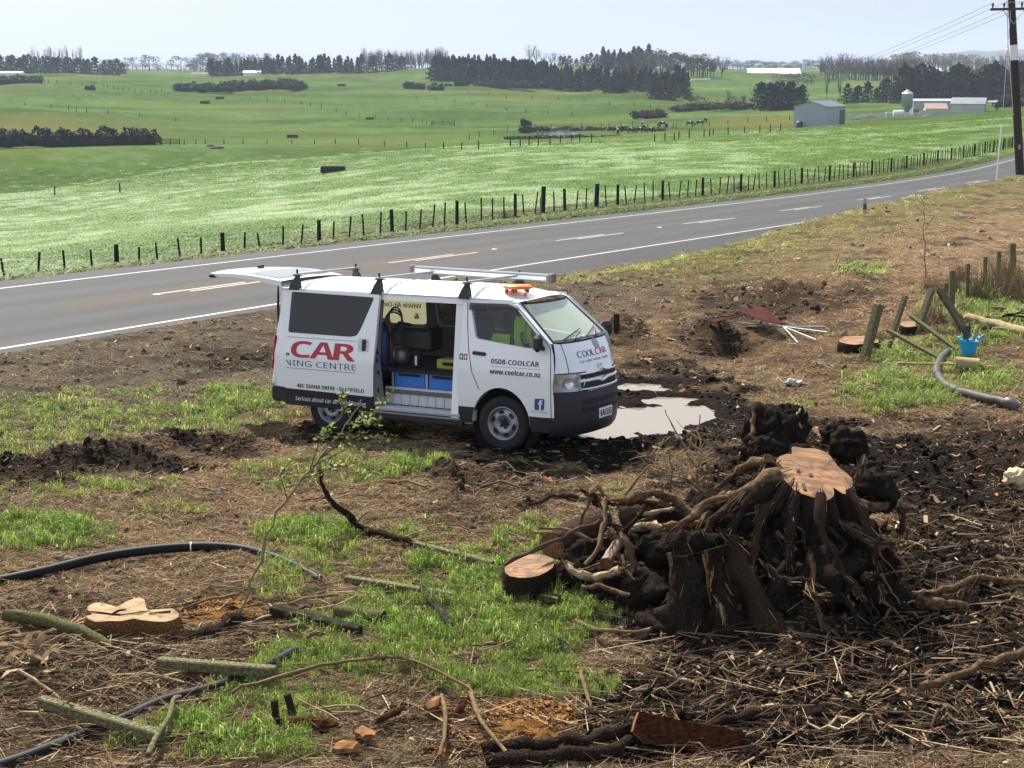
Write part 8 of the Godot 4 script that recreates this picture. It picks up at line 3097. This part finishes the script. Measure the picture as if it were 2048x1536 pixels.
func build_twigs(r: RandomNumberGenerator):
	# twigs one can pick out: long thin branches lying in the foreground litter
	var zones := [
		[20, 560, 1290, 1530, 62, "twig in the litter of the bottom left corner", "twigs in the bottom left litter"],
		[560, 1200, 1180, 1420, 46, "twig in the green grass of the foreground", "twigs in the middle foreground grass"],
		[560, 1000, 1380, 1530, 26, "stick among grass and bark at the bottom", "sticks at the bottom of the picture"],
		[1180, 2048, 1300, 1530, 60, "stick on the black earth at the bottom right", "sticks on the black earth at the bottom right"],
		[380, 720, 1170, 1300, 30, "twig in the brush right of the low stump", "twigs right of the low stump"],
		[1500, 2048, 700, 900, 22, "stick on the mud below the broken fence", "sticks below the broken fence"],
		[1780, 2048, 1050, 1290, 22, "stick on the earth right of the big stump", "sticks right of the big stump"],
		[600, 1240, 950, 1110, 24, "stick on the brown ground below the van", "sticks in front of the van"],
	]
	for zn in zones:
		for i in zn[4]:
			var a := Vector2(r.randf_range(zn[0], zn[1]), r.randf_range(zn[2], zn[3]))
			var ang := r.randf_range(-0.6, 0.6) + (PI if r.randf() < 0.5 else 0.0)
			if r.randf() < 0.2: ang += r.randf_range(-0.8, 0.8)
			var l := r.randf_range(40, 170) if zn[0] < 1100 else r.randf_range(25, 110)
			if zn[3] < 1000: l *= 0.6
			var d := Vector2(cos(ang), sin(ang) * 0.5) * l
			var bend := Vector2(-d.y, d.x) * r.randf_range(-0.13, 0.13)
			var g0 := on_y(a.x, a.y, 0.0)
			var g1 := on_y(a.x + d.x * 0.5 + bend.x, a.y + d.y * 0.5 + bend.y * 0.5, 0.0)
			var g2 := on_y(a.x + d.x, a.y + d.y, 0.0)
			var pts := []
			for e in [g0, g0.lerp(g1, 0.5), g1, g1.lerp(g2, 0.5), g2]:
				var sz := road_sz(e.x, e.z)
				var v: Vector3 = e
				v.y = site_fine(v.x, v.z, sz, to_px(Vector3(v.x, 0, v.z))) + r.randf_range(0.015, 0.07)
				v += Vector3(r.randf_range(-1, 1), 0, r.randf_range(-1, 1)) * 0.012
				pts.append(v)
			var rad := r.randf_range(0.0035, 0.008) if r.randf() < 0.82 else r.randf_range(0.009, 0.017)
			var mb := MB.new()
			mb.tube(pts, [rad, rad * 0.95, rad * 0.85, rad * 0.7, rad * 0.5], 5)
			var forked := r.randf() < 0.55
			if forked:
				var k := r.randi_range(1, 3)
				var s: Vector3 = pts[k]
				var dir := (pts[4] - pts[0] as Vector3).normalized()
				var side := dir.cross(Vector3.UP) * (1.0 if r.randf() < 0.5 else -1.0)
				var e := s + (dir + side * r.randf_range(0.5, 1.1)).normalized() * r.randf_range(0.1, 0.3) + Vector3(0, r.randf_range(0.0, 0.08), 0)
				mb.tube([s, s.lerp(e, 0.5) + Vector3(0, 0.01, 0), e], [rad * 0.6, rad * 0.5, rad * 0.3], 4)
			var pale := r.randf()
			var o := put("twig", mb.done(), M.pale_twig if pale < 0.40 else (M.twig if pale < 0.8 else M.dark_twig))
			var l3 := (pts[0] as Vector3).distance_to(pts[4])
			var look: String = ("thick " if rad > 0.0085 else "") + ("long " if l3 > 0.9 else ("short " if l3 < 0.45 else "")) + ("forked " if forked else "") + ("pale" if pale < 0.40 else ("brown" if pale < 0.8 else "dark"))
			tag(o, look + " " + zn[5], "twig", look + " " + zn[6])
